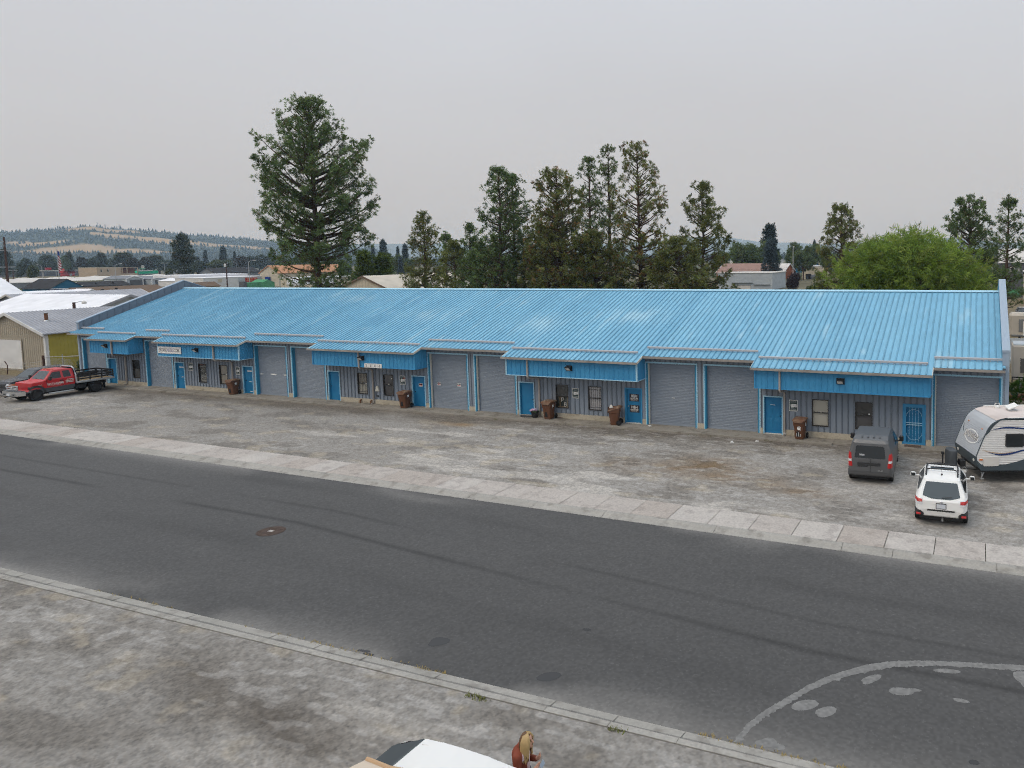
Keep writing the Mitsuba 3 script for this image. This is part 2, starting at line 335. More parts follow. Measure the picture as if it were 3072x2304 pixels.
for i, (a, b, rx, ry, an) in enumerate([(-3.25, -22.65, .30, .17, .8), (-2.80, -22.73, .26, .14, .8), (-2.09, -21.19, .32, .11, .9), (-1.36, -21.42, .32, .16, .45), (-.46, -20.27, .3, .09, .3), (-.15, -21.34, .17, .07, 0), (-3.72, -24.1, .2, .13, .3), (-3.45, -24.15, .14, .1, 0), (1.35, -20.1, .55, .45, -.6)]):
    rpart('patch', blob(a, b, rx, ry, an, i), 'mat_asphalt_light')
for i, (a, b, rx, ry, an) in enumerate([(-12.40, -23.18, .26, .21, .4), (-8.93, -23.57, .27, .20, .6), (.10, -23.31, .1, .07, .4), (-9.2, -21.4, .12, .07, .3)]):
    rpart('oil_stain', blob(a, b, rx, ry, an, 50 + i), 'mat_oil')
rpart('oil_stain', cat([blob(-13.9 + .11 * k, -24.17 - .012 * k * k + .03 * math.sin(k * 2.3), .13, .045, .15, 70 + k) for k in range(7)]), 'mat_oil')
D_('iron', proc(lambda p, n, uv: mix((.08, .062, .054), (.11, .085, .075), noise(p.x * 14, p.y * 14, 1.0))))
mh = thing('manhole_cover', 'round rusty brown manhole cover set in the dark asphalt road', 'manhole cover')
part(mh, 'frame', lathe([(.47, -.099), (.47, -.09), (.43, -.09), (.43, -.094)], 40, (-23.2, -19.06, 0)), 'mat_iron')
D_('iron', proc(lambda p, n, uv: mix((.08, .062, .054), (.11, .085, .075), noise(p.x * 14, p.y * 14, 1.0))))
mh_l = [lathe([(.425, -.1), (.425, -.091), (0, -.091)], 40, (-23.2, -19.06, 0))]
part(mh, 'lid', cat(mh_l + [box(-23.2 - .3, -23.2 + .3, -19.06 + q - .015, -19.06 + q + .015, -.091, -.084) for q in (-.24, -.16, .16, .24)]), 'mat_iron')
part(mh, 'nameplate', box(-23.3, -23.1, -19.13, -18.99, -.091, -.082), 'mat_gutter')
# far pavement: slabs and rolled kerb, each piece on its own
pv = uniq('pavement'); ROOTS.add(pv); labels[pv] = {'label': 'pale concrete pavement of square slabs along the far side of the road', 'category': 'pavement', 'kind': 'structure'}
x = -88.0; k = 0
while x < 12:
    a, b = x + .012, x + 1.512
    v = [(a, joint(a) + .012, -.14), (b, joint(b) + .012, -.14), (b, back(b), -.14), (a, back(a), -.14)]
    dz = RNG.normal(0, .002); top = [(p[0], p[1], dz) for p in v]
    part(pv, 'slab', trimesh.convex.convex_hull(np.array(v + top)), 'mat_slab_' + 'abcab'[RNG.integers(0, 5)])
    x += 1.524; k += 1
def kerb_section(a, b, f0, f1, prof):
    """A kerb piece from x=a to b; prof: (fraction from line f0 to line f1, height)."""
    V = []
    for xx in (a, b):
        for (t, z) in prof: V.append((xx, f0(xx) + (f1(xx) - f0(xx)) * t, z))
        for (t, z) in ((1, -.2), (0, -.2)): V.append((xx, f0(xx) + (f1(xx) - f0(xx)) * t, z))
    n = len(prof) + 2
    f = [[i, (i + 1) % n, n + (i + 1) % n, n + i] for i in range(n)]
    m = quads(V, f)
    capf = [[0, i + 1, i] for i in range(1, n - 1)] + [[n, n + i, n + i + 1] for i in range(1, n - 1)]
    m = trimesh.Trimesh(m.vertices, np.vstack([m.faces, capf]), process=False)
    trimesh.repair.fix_normals(m); return m
kb = uniq('kerb'); ROOTS.add(kb); labels[kb] = {'label': 'rolled concrete kerb along the far pavement', 'category': 'kerb', 'kind': 'structure'}
x = -88.0
while x < 12:
    L = RNG.choice([1.6, 2.4, 3.05, 3.05, 4.4])
    part(kb, 'section', kerb_section(x + .006, x + L - .006, joint, edge, [(.0, .0), (.22, -.004), (.42, -.03), (.62, -.075), (.66, -.082), (1, -.092)]), 'mat_kerb')
    x += L
part(kb, 'gutter_dirt', quads([(xx, joint(xx) + (edge(xx) - joint(xx)) * t + .02 * math.sin(xx * 3.1), -.0855 if t < .7 else -.0862) for xx in np.arange(-60, 8, .4) for t in (.635, .76)], [[2 * i + 1, 2 * i + 3, 2 * i + 2, 2 * i] for i in range(169)]), 'mat_kerb_dirty')
kn = uniq('kerb'); ROOTS.add(kn); labels[kn] = {'label': 'low concrete kerb and gutter along the near gravel lot', 'category': 'kerb', 'kind': 'structure'}
x = -70.0
while x < 8:
    L = RNG.choice([1.5, 3.05, 3.05, 3.05, 2.2])
    part(kn, 'section', kerb_section(x + .006, x + L - .006, nin, nedge, [(0, .005), (.30, .008), (.38, -.03), (.46, -.062), (.60, -.068), (1, -.09)]), 'mat_kerb')
    x += L
part(kn, 'gutter_dirt', quads([(xx, nin(xx) + (nedge(xx) - nin(xx)) * (t + .03 * math.sin(xx * 2.3) * t), -.0605 if t < .5 else -.0655) for xx in np.arange(-60, 8, .3) for t in (.43, .57)], [[2 * i, 2 * i + 2, 2 * i + 3, 2 * i + 1] for i in range(226)]), 'mat_kerb_dirty')

# ------------------------------------------------------------------ the blue-roofed building
XL, XR, RY, BY = -67.57, 1.47, 8.7, 17.4
Z0, SL = 4.17, .341
B = thing('warehouse', 'long low grey metal building with a bright blue ribbed roof and five blue canopies', 'building')
CAN = [(-64.06, -59.60), (-56.25, -47.86), (-40.97, -32.50), (-25.75, -17.27), (-10.58, -2.0)]
CANL = [(a - .14, b + .10) for a, b in CAN]
def eave_y(x):
    return -1.36 if any(a < x < b for a, b in CANL) else -.60
PITCH = .3048
def ribs(x0, x1, ph=0.0):
    """Breakpoints (x, rise) of ribbed sheet metal between x0 and x1."""
    out = [(x0, 0.0)]; k = math.ceil((x0 - ph) / PITCH - 1e-6)
    while ph + k * PITCH < x1:
        c = ph + k * PITCH
        for dx, h in ((-.03, 0), (-.018, 1), (.018, 1), (.03, 0)):
            if x0 < c + dx < x1: out.append((c + dx, h))
        k += 1
    return out + [(x1, 0.0)]
rf = f'{B}__roof'
x0, x1 = XL + .16, XR - .29
deck = [(-1.3, Z0 - .10 - 1.3 * SL + .02), (RY, Z0 + SL * RY - .06), (BY + .3, Z0 + SL * (RY - (BY + .3 - RY)) - .06), (BY + .3, Z0 + SL * (RY - (BY + .3 - RY)) - .14), (RY, Z0 + SL * RY - .14), (-1.3, Z0 - .18 - 1.3 * SL + .02)]
dk = [(-.5, Z0 - .5 * SL - .05)] + deck[1:5] + [(-.5, Z0 - .5 * SL - .13)]
scene[rf] = mikit.ply(cat([extr(dk, x0, x1, 'x')] + [extr([(-1.3, Z0 - 1.3 * SL - .05), (-.5, Z0 - .5 * SL - .052), (-.5, Z0 - .5 * SL - .132), (-1.3, Z0 - 1.3 * SL - .13)], a + .06, b - .06, 'x') for a, b in CANL]), 'mat_gutter'); ROOTS.add(rf)
xa = x0; PW = 3 * PITCH
while xa < XR - .29 - .01:
    xb = min(xa + PW, x1)
    bp = ribs(xa, xb, x0 + .02)
    cuts = sorted({c for a, b in CANL for c in (a, b) if xa + .01 < c < xb - .01})
    for c in cuts: bp.append((c, 0.0))
    bp = sorted(bp); V, F = [], []
    for (p, h), (q, g) in zip(bp[:-1], bp[1:]):
        if q - p < 1e-6: continue
        ye = eave_y((p + q) / 2); n = len(V)
        for (xx, hh) in ((p, h), (q, g)):
            for yy in (ye, RY - .03): V.append((xx, yy, Z0 + SL * yy + .05 * hh))
        F.append([n, n + 2, n + 3, n + 1])
        if h + g > 0:   # the open rib end and lip at the eave
            n = len(V)
            V += [(p, ye - .004, Z0 + SL * ye + .05 * h), (q, ye - .004, Z0 + SL * ye + .05 * g), (q, ye - .004, Z0 + SL * ye - .004), (p, ye - .004, Z0 + SL * ye - .004)]
            F.append([n, n + 3, n + 2, n + 1])
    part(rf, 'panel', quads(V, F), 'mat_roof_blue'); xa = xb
# end strip at the eaves that runs in front of the right gable wall, back slope, ridge cap
part(rf, 'end_flashing', cat([box(XR - .30, XR - .18, -.60, -.02, Z0 - .02 - .3 * SL, Z0 + .03 - .3 * SL), box(XL - .02, XL + .16, -.60, -.02, Z0 - .02 - .3 * SL, Z0 + .03 - .3 * SL)]), 'mat_roof_blue')
bp = ribs(x0, x1, x0 + .02)
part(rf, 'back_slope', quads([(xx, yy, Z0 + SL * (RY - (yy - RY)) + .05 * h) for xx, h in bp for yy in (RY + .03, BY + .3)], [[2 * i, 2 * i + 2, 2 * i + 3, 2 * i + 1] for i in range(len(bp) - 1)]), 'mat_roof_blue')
zr = Z0 + SL * RY
x = x0
while x < x1 - .05:
    e = min(x + 6.1, x1)
    part(rf, 'ridge_cap', extr([(RY - .20, zr - .022), (RY - .20, zr + .002), (RY, zr + .085), (RY + .20, zr + .002), (RY + .20, zr - .022), (RY, zr + .055)], x + .004, e - .004, 'x'), 'mat_trim_blue')
    x = e
# gable walls that stand above the roof
for side, (a, b) in (('left', (XL, XL + .30)), ('right', (XR - .30, XR))):
    y0 = 0.0
    prof = [(y0, -.12), (y0, 4.80), (RY, 7.81), (BY, 4.80), (BY, -.12)]
    g = part(B, 'gable_wall', extr(prof, a, b, 'x'), 'mat_wall_panel_trim' if side == 'right' else 'mat_wall_grey')
    cap = [(y0 - .05, 4.70), (y0 - .05, 4.835), (RY, 7.86), (BY + .05, 4.835), (BY + .05, 4.7), (BY, 4.80), (RY, 7.812), (y0, 4.80)]
    part(g, 'cap', cat([extr([(y0 - .05, 4.72), (y0 - .05, 4.835), (RY, 7.87), (RY, 7.815), (y0, 4.805), (y0, 4.72)], a - .03, b + .03, 'x'), extr([(RY, 7.815), (RY, 7.87), (BY + .05, 4.835), (BY + .05, 4.75)], a - .03, b + .03, 'x')]), 'mat_wall_panel_trim')
    s = b if side == 'left' else a; d = .035 if side == 'left' else -.035
    sm = []
    for yy in np.arange(.35, 2 * RY, .6):
        zt = 4.78 + .3456 * (yy if yy < RY else 2 * RY - yy); zb = Z0 + SL * (yy if yy < RY else 2 * RY - yy) - .05
        sm.append(box(min(s, s + d), max(s, s + d), yy - .018, yy + .018, zb, zt))
    part(g, 'seam', cat(sm), 'mat_wall_grey' if side == 'left' else 'mat_roof_blue', kind='stuff')
for xx, w in ((XL - .004, .16), (XR - .168, .172)):
    part(B, 'corner_trim', box(xx, xx + w, -.02, .03, -.1, 4.72 if xx > -10 else 4.7), 'mat_wall_panel_trim')
part(B, 'back_wall', box(XL + .3, XR - .3, BY - .2, BY, -.1, Z0 - .1), 'mat_wall_grey')
# front wall: ribbed sheets round the openings, one entry per sheet
DOORS = [(-63.95, -62.95), (-56.17, -55.17), (-49.03, -48.05), (-40.91, -39.91), (-33.76, -32.74), (-25.64, -24.62), (-18.54, -17.54), (-10.41, -9.41), (-3.29, -2.27)]
GAR = [(-66.95, -64.10), (-59.36, -56.42), (-47.71, -44.68), (-44.16, -41.14), (-32.40, -29.40), (-28.84, -25.87), (-17.20, -14.22), (-13.72, -10.66), (-1.90, 1.12)]
WIN = [(-61.01, -60.15), (-53.62, -52.76), (-51.43, -50.57), (-38.33, -37.47), (-36.14, -35.28), (-23.10, -22.24), (-20.93, -20.07), (-7.84, -6.98), (-5.64, -4.78)]
DH, GH, W0, W1 = 2.0, 3.50, .585, 1.995
OPEN = [(a, b, -1, DH) for a, b in DOORS] + [(a, b, -1, GH) for a, b in GAR] + [(a, b, W0, W1) for a, b in WIN]
wl = f'{B}__wall'; ROOTS.add(wl)
ZT = Z0 - .08
def wall_panel(xa, xb):
    xs = sorted({x for x, h in ribs(xa, xb, XL)} | {c for o in OPEN for c in o[:2] if xa < c < xb})
    hd = dict(ribs(xa, xb, XL)); V, F = [], []
    for p, q in zip(xs[:-1], xs[1:]):
        m = (p + q) / 2; zs = [(.29, ZT)]
        for (a, b, lo, hi) in OPEN:
            if a < m < b:
                n = []
                for (u, w) in zs:
                    if lo > u and lo < w: n.append((u, lo))
                    if hi < w: n.append((max(u, hi), w))
                zs = n
        for u, w in zs:
            i = len(V); h0 = np.interp(p, list(hd), list(hd.values())); h1 = np.interp(q, list(hd), list(hd.values()))
            V += [(p, .0 - .045 * h0, u), (q, .0 - .045 * h1, u), (q, .0 - .045 * h1, w), (p, .0 - .045 * h0, w)]
            F.append([i, i + 1, i + 2, i + 3])
    return quads(V, F) if F else None
xa = XL + .15
while xa < XR - .17:
    xb = min(xa + PW, XR - .168); m = wall_panel(xa, xb)
    if m is not None: part(wl, 'panel', m, 'mat_wall_grey')
    xa = xb
# concrete base between the openings, in cast lengths
fx = sorted([(a, b) for a, b in DOORS + GAR]); c = XL
for (a, b) in fx + [(XR, XR)]:
    e = a - .05
    if e - c > .06:
        n = max(1, int((e - c) / 1.25))
        for i in range(n):
            u, w = c + (e - c) * i / n, c + (e - c) * (i + 1) / n
            part(f'{B}__foundation', 'block', box(u + .004, w - .004, -.055, .2, -.12, .288), 'mat_foundation')
    c = b + .05
ROOTS.add(f'{B}__foundation')
# apron of concrete slabs in front
ap_ = uniq('apron'); ROOTS.add(ap_); labels[ap_] = {'label': 'narrow concrete apron under the doors of the blue-roofed building', 'category': 'apron', 'kind': 'structure'}
x = XL
while x < XR:
    e = min(x + 3.048, XR); d = -1.16 if x < -8 else -.86
    d += RNG.normal(0, .015)
    part(ap_, 'slab', box(x + .007, e - .007, d, .25 if False else .04, -.2, 0), 'mat_apron'); x = e
# garage doors: a corrugated curtain in a blue lined opening
def curtain(a, b):
    zs, ds = [], []
    k = 0; z = .06
    while z < GH - .02:
        for dz, d in ((0, 0), (.014, .022), (.052, .022), (.066, 0)):
            zs.append(min(z + dz, GH - .01)); ds.append(d)
        z += .086
    n = len(zs)
    V = [(x, .20 - d, z) for x in (a, b) for z, d in zip(zs, ds)]
    m = quads(V, [[i, i + n, i + n + 1, i + 1] for i in range(n - 1)])
    return cat([m, box(a, b, .15, .22, .005, .075)])
for i, (a, b) in enumerate(GAR):
    g = part(B, 'garage_door', curtain(a + .07, b - .07), 'mat_garage_grey')
    for q in (a - .005, b - .065): part(g, 'jamb', box(q, q + .07, -.045, .24, 0, GH), 'mat_jamb_blue')
    part(g, 'header', box(a - .07, b + .07, -.052, .24, GH + .0005, GH + .085), 'mat_trim_blue')
    for q in (a - .075, b + .007): part(g, 'casing', box(q, q + .068, -.052, -.034, 0, GH - .001), 'mat_trim_blue')
    if i in (4, 5, 6, 8): part(g, 'guide_rail', box(a + .07, a + .13, .03, .14, .01, GH - .002), 'mat_cream_trim')
    part(g, 'threshold', box(a + .066, b - .066, -.05, .24, -.002, .004 + .0003 * i), 'mat_apron')
for i, (a, b) in enumerate(DOORS):
    scr = i == 8
    d = part(B, 'door', cat([box(a + .055, b - .055, .10, .15, .025, DH - .055)]), 'mat_door_blue', label='blue steel door behind a blue security screen door' if scr else None)
    fm = 'mat_fascia_blue' if i in (6, 8) else 'mat_trim_blue'
    part(d, 'frame', cat([box(a - .035, a + .02, -.05, .0, 0, DH + .03), box(b - .02, b + .035, -.05, 0, 0, DH + .03), box(a + .02, b - .02, -.05, 0, DH - .025, DH + .03)]), fm)
    part(d, 'jamb', cat([box(a + .002, a + .05, .0005, .16, 0, DH - .001), box(b - .05, b - .002, .0005, .16, 0, DH - .001), box(a + .05, b - .05, .0005, .16, DH - .05, DH - .001)]), 'mat_jamb_blue')
    hx = b - .14 if i in (5, 7) else a + .14
    part(d, 'knob', cat([ellips((hx, .075, .96), (.035, .035, .035), 1), lathe([(.03, 0), (.03, .03), (0, .03)], 10, (hx, .10, 1.12), 'y')]), 'mat_steel' if i in (6, 8) else 'mat_black')
    part(d, 'sill', box(a + .02, b - .02, -.06, .16, -.003, .022), 'mat_cream_trim' if i in (6, 7) else 'mat_apron')
    if i == 7:   # raised panels of the six-panel door
        for (u, w) in ((.16, .44), (.56, .84)):
            for (p, q) in ((.18, .80), (.92, 1.42), (1.52, 1.82)): part(d, 'raised_panel', cbox(a + u, a + w, .088, .105, p, q, .012), 'mat_door_blue')
    if scr:
        part(d, 'screen_frame', cat([box(a + .021, a + .13, -.046, -.005, .02, DH - .026), box(b - .13, b - .021, -.046, -.005, .02, DH - .026), box(a + .13, b - .13, -.046, -.005, DH - .14, DH - .026), box(a + .13, b - .13, -.046, -.005, .02, .12)]), 'mat_fascia_blue')
        bars = [box(a + .13, b - .13, -.042, -.015, z, z + .03) for z in (.98, 1.08)] + [box(a + .13 + .148 * k - .006, a + .13 + .148 * k + .006, -.04, -.025, .12, DH - .14) for k in range(1, 5)]
        for zc, s in ((1.42, 1), (.58, -1)):
            an = np.linspace(0, PI, 17)
            bars.append(tube(np.stack([(a + b) / 2 + .36 * np.cos(an), np.full(17, -.03), zc + s * .34 * np.sin(an)], 1), .008, 5))
        part(d, 'screen_bars', cat(bars), 'mat_trim_blue')
# windows
WK = [('blind_dark', 'blind_grey', 0), ('blind_dark', 'blind_dark', 2), ('blind_tan', 'blind_tan', 0), ('blind_tan', 'blind_beige', 1), ('screen', 'screen', 0), ('blind_dark', 'chalk', 0), ('blind_white', 'blind_white', 1), ('blind_beige', 'blind_beige', 0), ('blind_dark', 'screen', 0)]
for i, ((a, b), (up, lo, bar)) in enumerate(zip(WIN, WK)):
    zm = (W0 + W1) / 2 + .015
    w = part(B, 'window', cat([box(a, a + .04, -.06, .06, W0, W1), box(b - .04, b, -.06, .06, W0, W1), box(a + .04, b - .04, -.06, .06, W1 - .04, W1), box(a + .04, b - .04, -.06, .06, W0, W0 + .05), box(a + .04, b - .04, -.05, .05, zm - .02, zm + .02)]), 'mat_bronze')
    part(w, 'surround', cat([box(a - .03, a - .001, -.045, 0, W0 - .03, W1 + .03), box(b + .001, b + .03, -.045, 0, W0 - .03, W1 + .03), box(a - .001, b + .001, -.045, 0, W1 + .001, W1 + .03), box(a - .001, b + .001, -.045, 0, W0 - .03, W0 - .001)]), 'mat_wall_grey')
    part(w, 'blind', box(a + .03, b - .03, .08, .10, zm, W1 - .02), 'mat_' + up); part(w, 'blind', box(a + .03, b - .03, .08, .10, W0 + .02, zm - .0005), 'mat_' + lo)
    part(w, 'pane', quads([(a + .04, .0, zm + .02), (b - .04, .0, zm + .02), (b - .04, .0, W1 - .04), (a + .04, .0, W1 - .04)], [[0, 1, 2, 3]]), 'mat_pane')
    part(w, 'pane', quads([(a + .04, .02, W0 + .05), (b - .04, .02, W0 + .05), (b - .04, .02, zm - .02), (a + .04, .02, zm - .02)], [[0, 1, 2, 3]]), 'mat_pane')
    if bar:
        part(w, 'grille', cat([box(a + .05 + .125 * k - .008, a + .05 + .125 * k + .008, .04, .056, W0 + .05, W1 - .04) for k in range(1, 7)] + [box(a + .04, b - .04, .04, .058, z, z + .018) for z in (W0 + .16, W1 - .22)]), 'mat_cream_trim' if bar == 2 else 'mat_bronze')
    if i in (1, 2, 3): part(w, 'sticker', box(b - .16, b - .05, -.066, -.06, zm - .02, zm + .025), 'mat_white')
    if i in (4, 7): part(w, 'sticker', box(a + .42, a + .52, -.055, -.05, zm + .02, zm + .085), 'mat_blind_beige')
    if i in (4, 8): part(w, 'sticker', lathe([(.04, 0), (.04, .004), (0, .004)], 12, (b - .17, -.012, zm + (.42 if i == 4 else .08)), 'y'), 'mat_white')
    if i == 5:   # chalkboard sign propped behind the lower pane
        part(w, 'board_frame', cat([box(a + .20, a + .235, .05, .07, W0 + .08, zm - .06), box(b - .14, b - .105, .05, .07, W0 + .08, zm - .06), box(a + .08, b - .06, .05, .072, W0 + .055, W0 + .09)]), 'mat_wood')
        part(w, 'board_letters', cat([text_on('P', .26, a + .40, .045, W0 + .36), text_on('8', .26, a + .58, .045, W0 + .10)]), 'mat_offwhite')
# canopies over the office doors
for i, (a, b) in enumerate(CAN):
    zb, zt, yf = 2.60, 3.64, -1.13
    bp = ribs(a + .05, b - .05, a + .05); n = len(bp)
    c = part(B, 'canopy', cat([quads([(x, yf - .028 * h, z) for x, h in bp for z in (zb + .04, zt)], [[2 * k, 2 * k + 2, 2 * k + 3, 2 * k + 1] for k in range(n - 1)]),
                               quads([(a + .03, yf + .02, zb + .03), (b - .03, yf + .02, zb + .03), (b - .03, yf + .02, zt), (a + .03, yf + .02, zt)], [[0, 1, 2, 3]])]), 'mat_fascia_blue')
    for (s, xx) in ((-1, a), (1, b)):
        yb = [(y, h) for y, h in ribs(yf + .05, -.035, yf + .1)]
        part(c, 'side_cladding', quads([(xx + s * .024 * h, y, z) for y, h in yb for z in (zb + .04, zt + SL * (y - yf))], [[2 * k, 2 * k + 2, 2 * k + 3, 2 * k + 1] for k in range(len(yb) - 1)]), 'mat_fascia_blue')
    part(c, 'edge_trim', cat([box(a - .03, a + .05, yf - .032, yf + .05, zb + .041, zt), box(b - .05, b + .03, yf - .032, yf + .05, zb + .041, zt), box(a - .03, b + .03, yf - .034, yf + .05, zb, zb + .04), box(a - .03, a + .05, yf + .05, -.034, zb, zb + .04), box(b - .05, b + .03, yf + .05, -.034, zb, zb + .04)]), 'mat_trim_blue' if i % 2 else 'mat_fascia_blue')
    part(c, 'soffit', box(a + .05, b - .05, yf + .05, -.034, zb + .005, zb + .03), 'mat_gutter')
    # gutter along the front and the sloping rake trims
    zg = Z0 + SL * -1.36
    ga, gb = CANL[i]
    part(c, 'gutter', cat([extr([(-1.37, zg - .125), (-1.47, zg - .115), (-1.485, zg - .005), (-1.465, zg - .005), (-1.455, zg - .1), (-1.385, zg - .105), (-1.385, zg - .012), (-1.37, zg - .012)], ga - .02, gb + .02, 'x')]), 'mat_gutter')
    part(c, 'rake_trim', cat([extr([(-1.37, zg - .12), (-.64, zg - .12 + SL * .73), (-.64, zg + .01 + SL * .73), (-1.37, zg + .01)], xx, xx + .03, 'x') for xx in (ga - .032, gb + .002)]), 'mat_cream_trim' if i else 'mat_gutter')
# wall mounted lamps on the canopies
for xx in (-62.16, -52.09, -36.74, -21.49, -6.19):
    l = part(B, 'wall_lamp', trimesh.convex.convex_hull(np.array([(xx + sx * .17, y, z) for sx in (-1, 1) for y, z in ((-1.16, 3.30), (-1.16, 3.06), (-1.40, 3.27), (-1.40, 3.22), (-1.22, 3.05))])), 'mat_black')
    part(l, 'lens', quads([(xx - .13, -1.412, 3.215), (xx + .13, -1.412, 3.215), (xx + .13, -1.25, 3.07), (xx - .13, -1.25, 3.07)], [[0, 1, 2, 3]]), 'mat_offwhite')
    part(l, 'back_plate', box(xx - .20, xx + .20, -1.172, -1.157, 3.03, 3.34), 'mat_black')
# door eave gutters, snow guards, downspouts
seg = []; c = XL - .08
for a, b in CANL + [(XR - .15, 0)]:
    seg.append((c, a - .04)); c = b + .04
zg = Z0 + SL * -.60
for a, b in seg:
    if b - a > .3:
        part(B, 'eave_gutter', extr([(-.61, zg - .13), (-.70, zg - .12), (-.715, zg - .005), (-.695, zg - .005), (-.685, zg - .1), (-.625, zg - .11), (-.625, zg - .012), (-.61, zg - .012)], a, b, 'x'), 'mat_gutter')
        part(B, 'eave_soffit', box(a, b, -.60, -.034, zg - .125, zg - .105), 'mat_gutter')
def guard(a, b, y):
    z = Z0 + SL * y
    g = part(B, 'snow_guard', extr([(y - .03, z + .075), (y + .05, z + .075 + SL * .08), (y + .05, z + .155 + SL * .08), (y - .03, z + .155)], a, b, 'x'), 'mat_guard_grey')
    part(g, 'bracket', cat([box(x - .012, x + .012, y - .02, y + .045, z - .005, z + .10) for x in np.arange(a + .1, b, PITCH)]), 'mat_guard_grey', kind='stuff')
for a, b in ((-64.19, -59.70), (-56.7, -47.98), (-41.18, -32.65), (-25.77, -17.50), (-10.55, -2.13)): guard(a, b, -.47)
for a, b in ((-67.4, -64.44), (-59.5, -56.8), (-47.87, -41.37), (-32.45, -26.02), (-17.2, -10.76), (-1.88, 1.18)): guard(a, b, .17)
for xx, xw in ((-61.41, -61.75), (-50.31, -50.0), (-36.955, -36.95), (-24.25, -24.20), (-9.254, -9.28)):
    zt = 3.60
    s = part(B, 'downspout', cat([box(xx - .045, xx + .045, -1.25, -1.165, 2.56, zt), tube([(xx, -1.21, 2.58), (xx, -1.17, 2.50), (xw, -.20, 2.33), (xw, -.12, 2.22)], .045, 6), box(xw - .045, xw + .045, -.145, -.06, .10, 2.26), tube([(xw, -.10, .12), (xw, -.17, .05), (xw, -.32, .035)], .048, 6)]), 'mat_gutter')
    if xx > -10: part(s, 'boot', box(xw - .055, xw + .055, -.155, -.05, .02, .14), 'mat_white')
part(B, 'electric_meter', cat([lathe([(.12, 0), (.12, .1), (.09, .16), (0, .17)], 18, (-36.62, -.06, .97), 'y'), trimesh.convex.convex_hull(np.array([(-36.62 + sx, -y, z) for sx, z in ((-.16, .86), (.16, .86), (-.06, 1.2), (.06, 1.2)) for y in (.035, .12)]))]), 'mat_cream_trim')
for q, r in ((-38.05, .055), (-37.15, .045)): part(B, 'pipe_stub', tube([(q, -.06, .20), (q, -.16, .18), (q, -.17, .02)], r, 8), 'mat_rust')
part(B, 'vent', cat([box(-36.75, -36.55, -.075, -.034, .50, .58)]), 'mat_black')
# ------------------------------------------------------------------ signs, carts and small things along the front
def board(name, label, cat_, x0, x1, z0, z1, y, mat='mat_white', th=.02, group=None):
    k = thing(name, label, cat_, group)
    part(k, 'board', box(x0, x1, y - th, y, z0, z1), mat); return k
s = board('banner_sign', 'long white sign reading INTAKEHOSES.COM on the second blue canopy from the left', 'sign', -56.16, -53.68, 2.845, 3.34, -1.165, th=.03)
m0 = meshkit.text_mesh('INTAKEHOSES.COM', .24, .005); wtot = m0.bounds[1, 0] - m0.bounds[0, 0]; kx = 2.14 / wtot; px = -56.0
for t, mm in (('INTAKE', 'ink'), ('HOSES', 'ink_purple'), ('.COM', 'ink')):
    m = meshkit.text_mesh(t, .24, .005); m.apply_translation([-m.bounds[0, 0], 0, 0]); m.apply_scale([kx, 1, 1]); w_ = m.bounds[1, 0]
    v = m.vertices; part(s, 'lettering', trimesh.Trimesh(np.stack([v[:, 0] + px, -1.196 - v[:, 2], v[:, 1] + 2.975], 1), m.faces, process=False), 'mat_' + mm); px += w_ + .03
s = thing('number_sign', 'white number tiles reading 1606 on the middle blue canopy', 'sign')
for i, t in enumerate('1606'):
    a = -36.53 + .36 * i
    part(s, 'tile', box(a + .004, a + .354, -1.19, -1.168, 2.60, 2.87), 'mat_white'); part(s, 'digit', text_on(t, .17, a + .18, -1.191, 2.65), 'mat_ink')
STATE = [(0.06, .80), (.16, .70), (.22, .76), (.20, .92), (.98, .92), (.98, .30), (.62, .28), (.45, .22), (.30, .10), (.18, .28), (.16, .52)]
M_('poster_green', (.035, .06, .055), .5)
for i, (a, b, z0, z1, lab) in enumerate([(-54.665, -54.177, 1.435, 2.02, 'white framed notice board with a pale state outline beside the door under the hose sign'), (-49.70, -49.31, 1.34, 1.93, 'white framed notice board with a pale state outline left of the labelled blue door'),
                                         (-34.74, -34.30, 1.39, 1.975, 'white framed notice board with a pale state outline and red mark under the middle canopy'), (-21.99, -21.55, 1.24, 1.83, 'white framed notice board between the chalkboard window and the barred window'),
                                         (-9.04, -8.59, 1.30, 1.89, 'white framed notice board right of the panelled blue door and its downspout')]):
    s = board('notice_board', lab, 'sign', a, b, z0, z1, -.034, 'mat_white', .018, 'notice boards between the office doors and windows')
    w, h = b - a, z1 - z0
    part(s, 'panel', box(a + .03, b - .03, -.056, -.0525, z0 + .03, z1 - .03), 'mat_poster_green')
    part(s, 'state_outline', extr([(a + .035 + (w - .07) * u, z0 + h * (.24 + .44 * v)) for u, v in STATE][::-1], -.062, -.0565, 'y'), 'mat_white')
    part(s, 'text_lines', cat([box(a + .07, b - .07, -.0605, -.0568, z0 + h * t, z0 + h * t + .012) for t in (.80, .86, .09, .14, .19)] + [box(a + .45 * w, b - .06, -.0655, -.0625, z0 + h * t, z0 + h * t + .01) for t in (.40, .48, .55)]), 'mat_guard_grey')
    if i == 2: part(s, 'red_mark', box(b - .13, b - .04, -.061, -.0568, z1 - .20, z1 - .12), 'mat_red_ink')
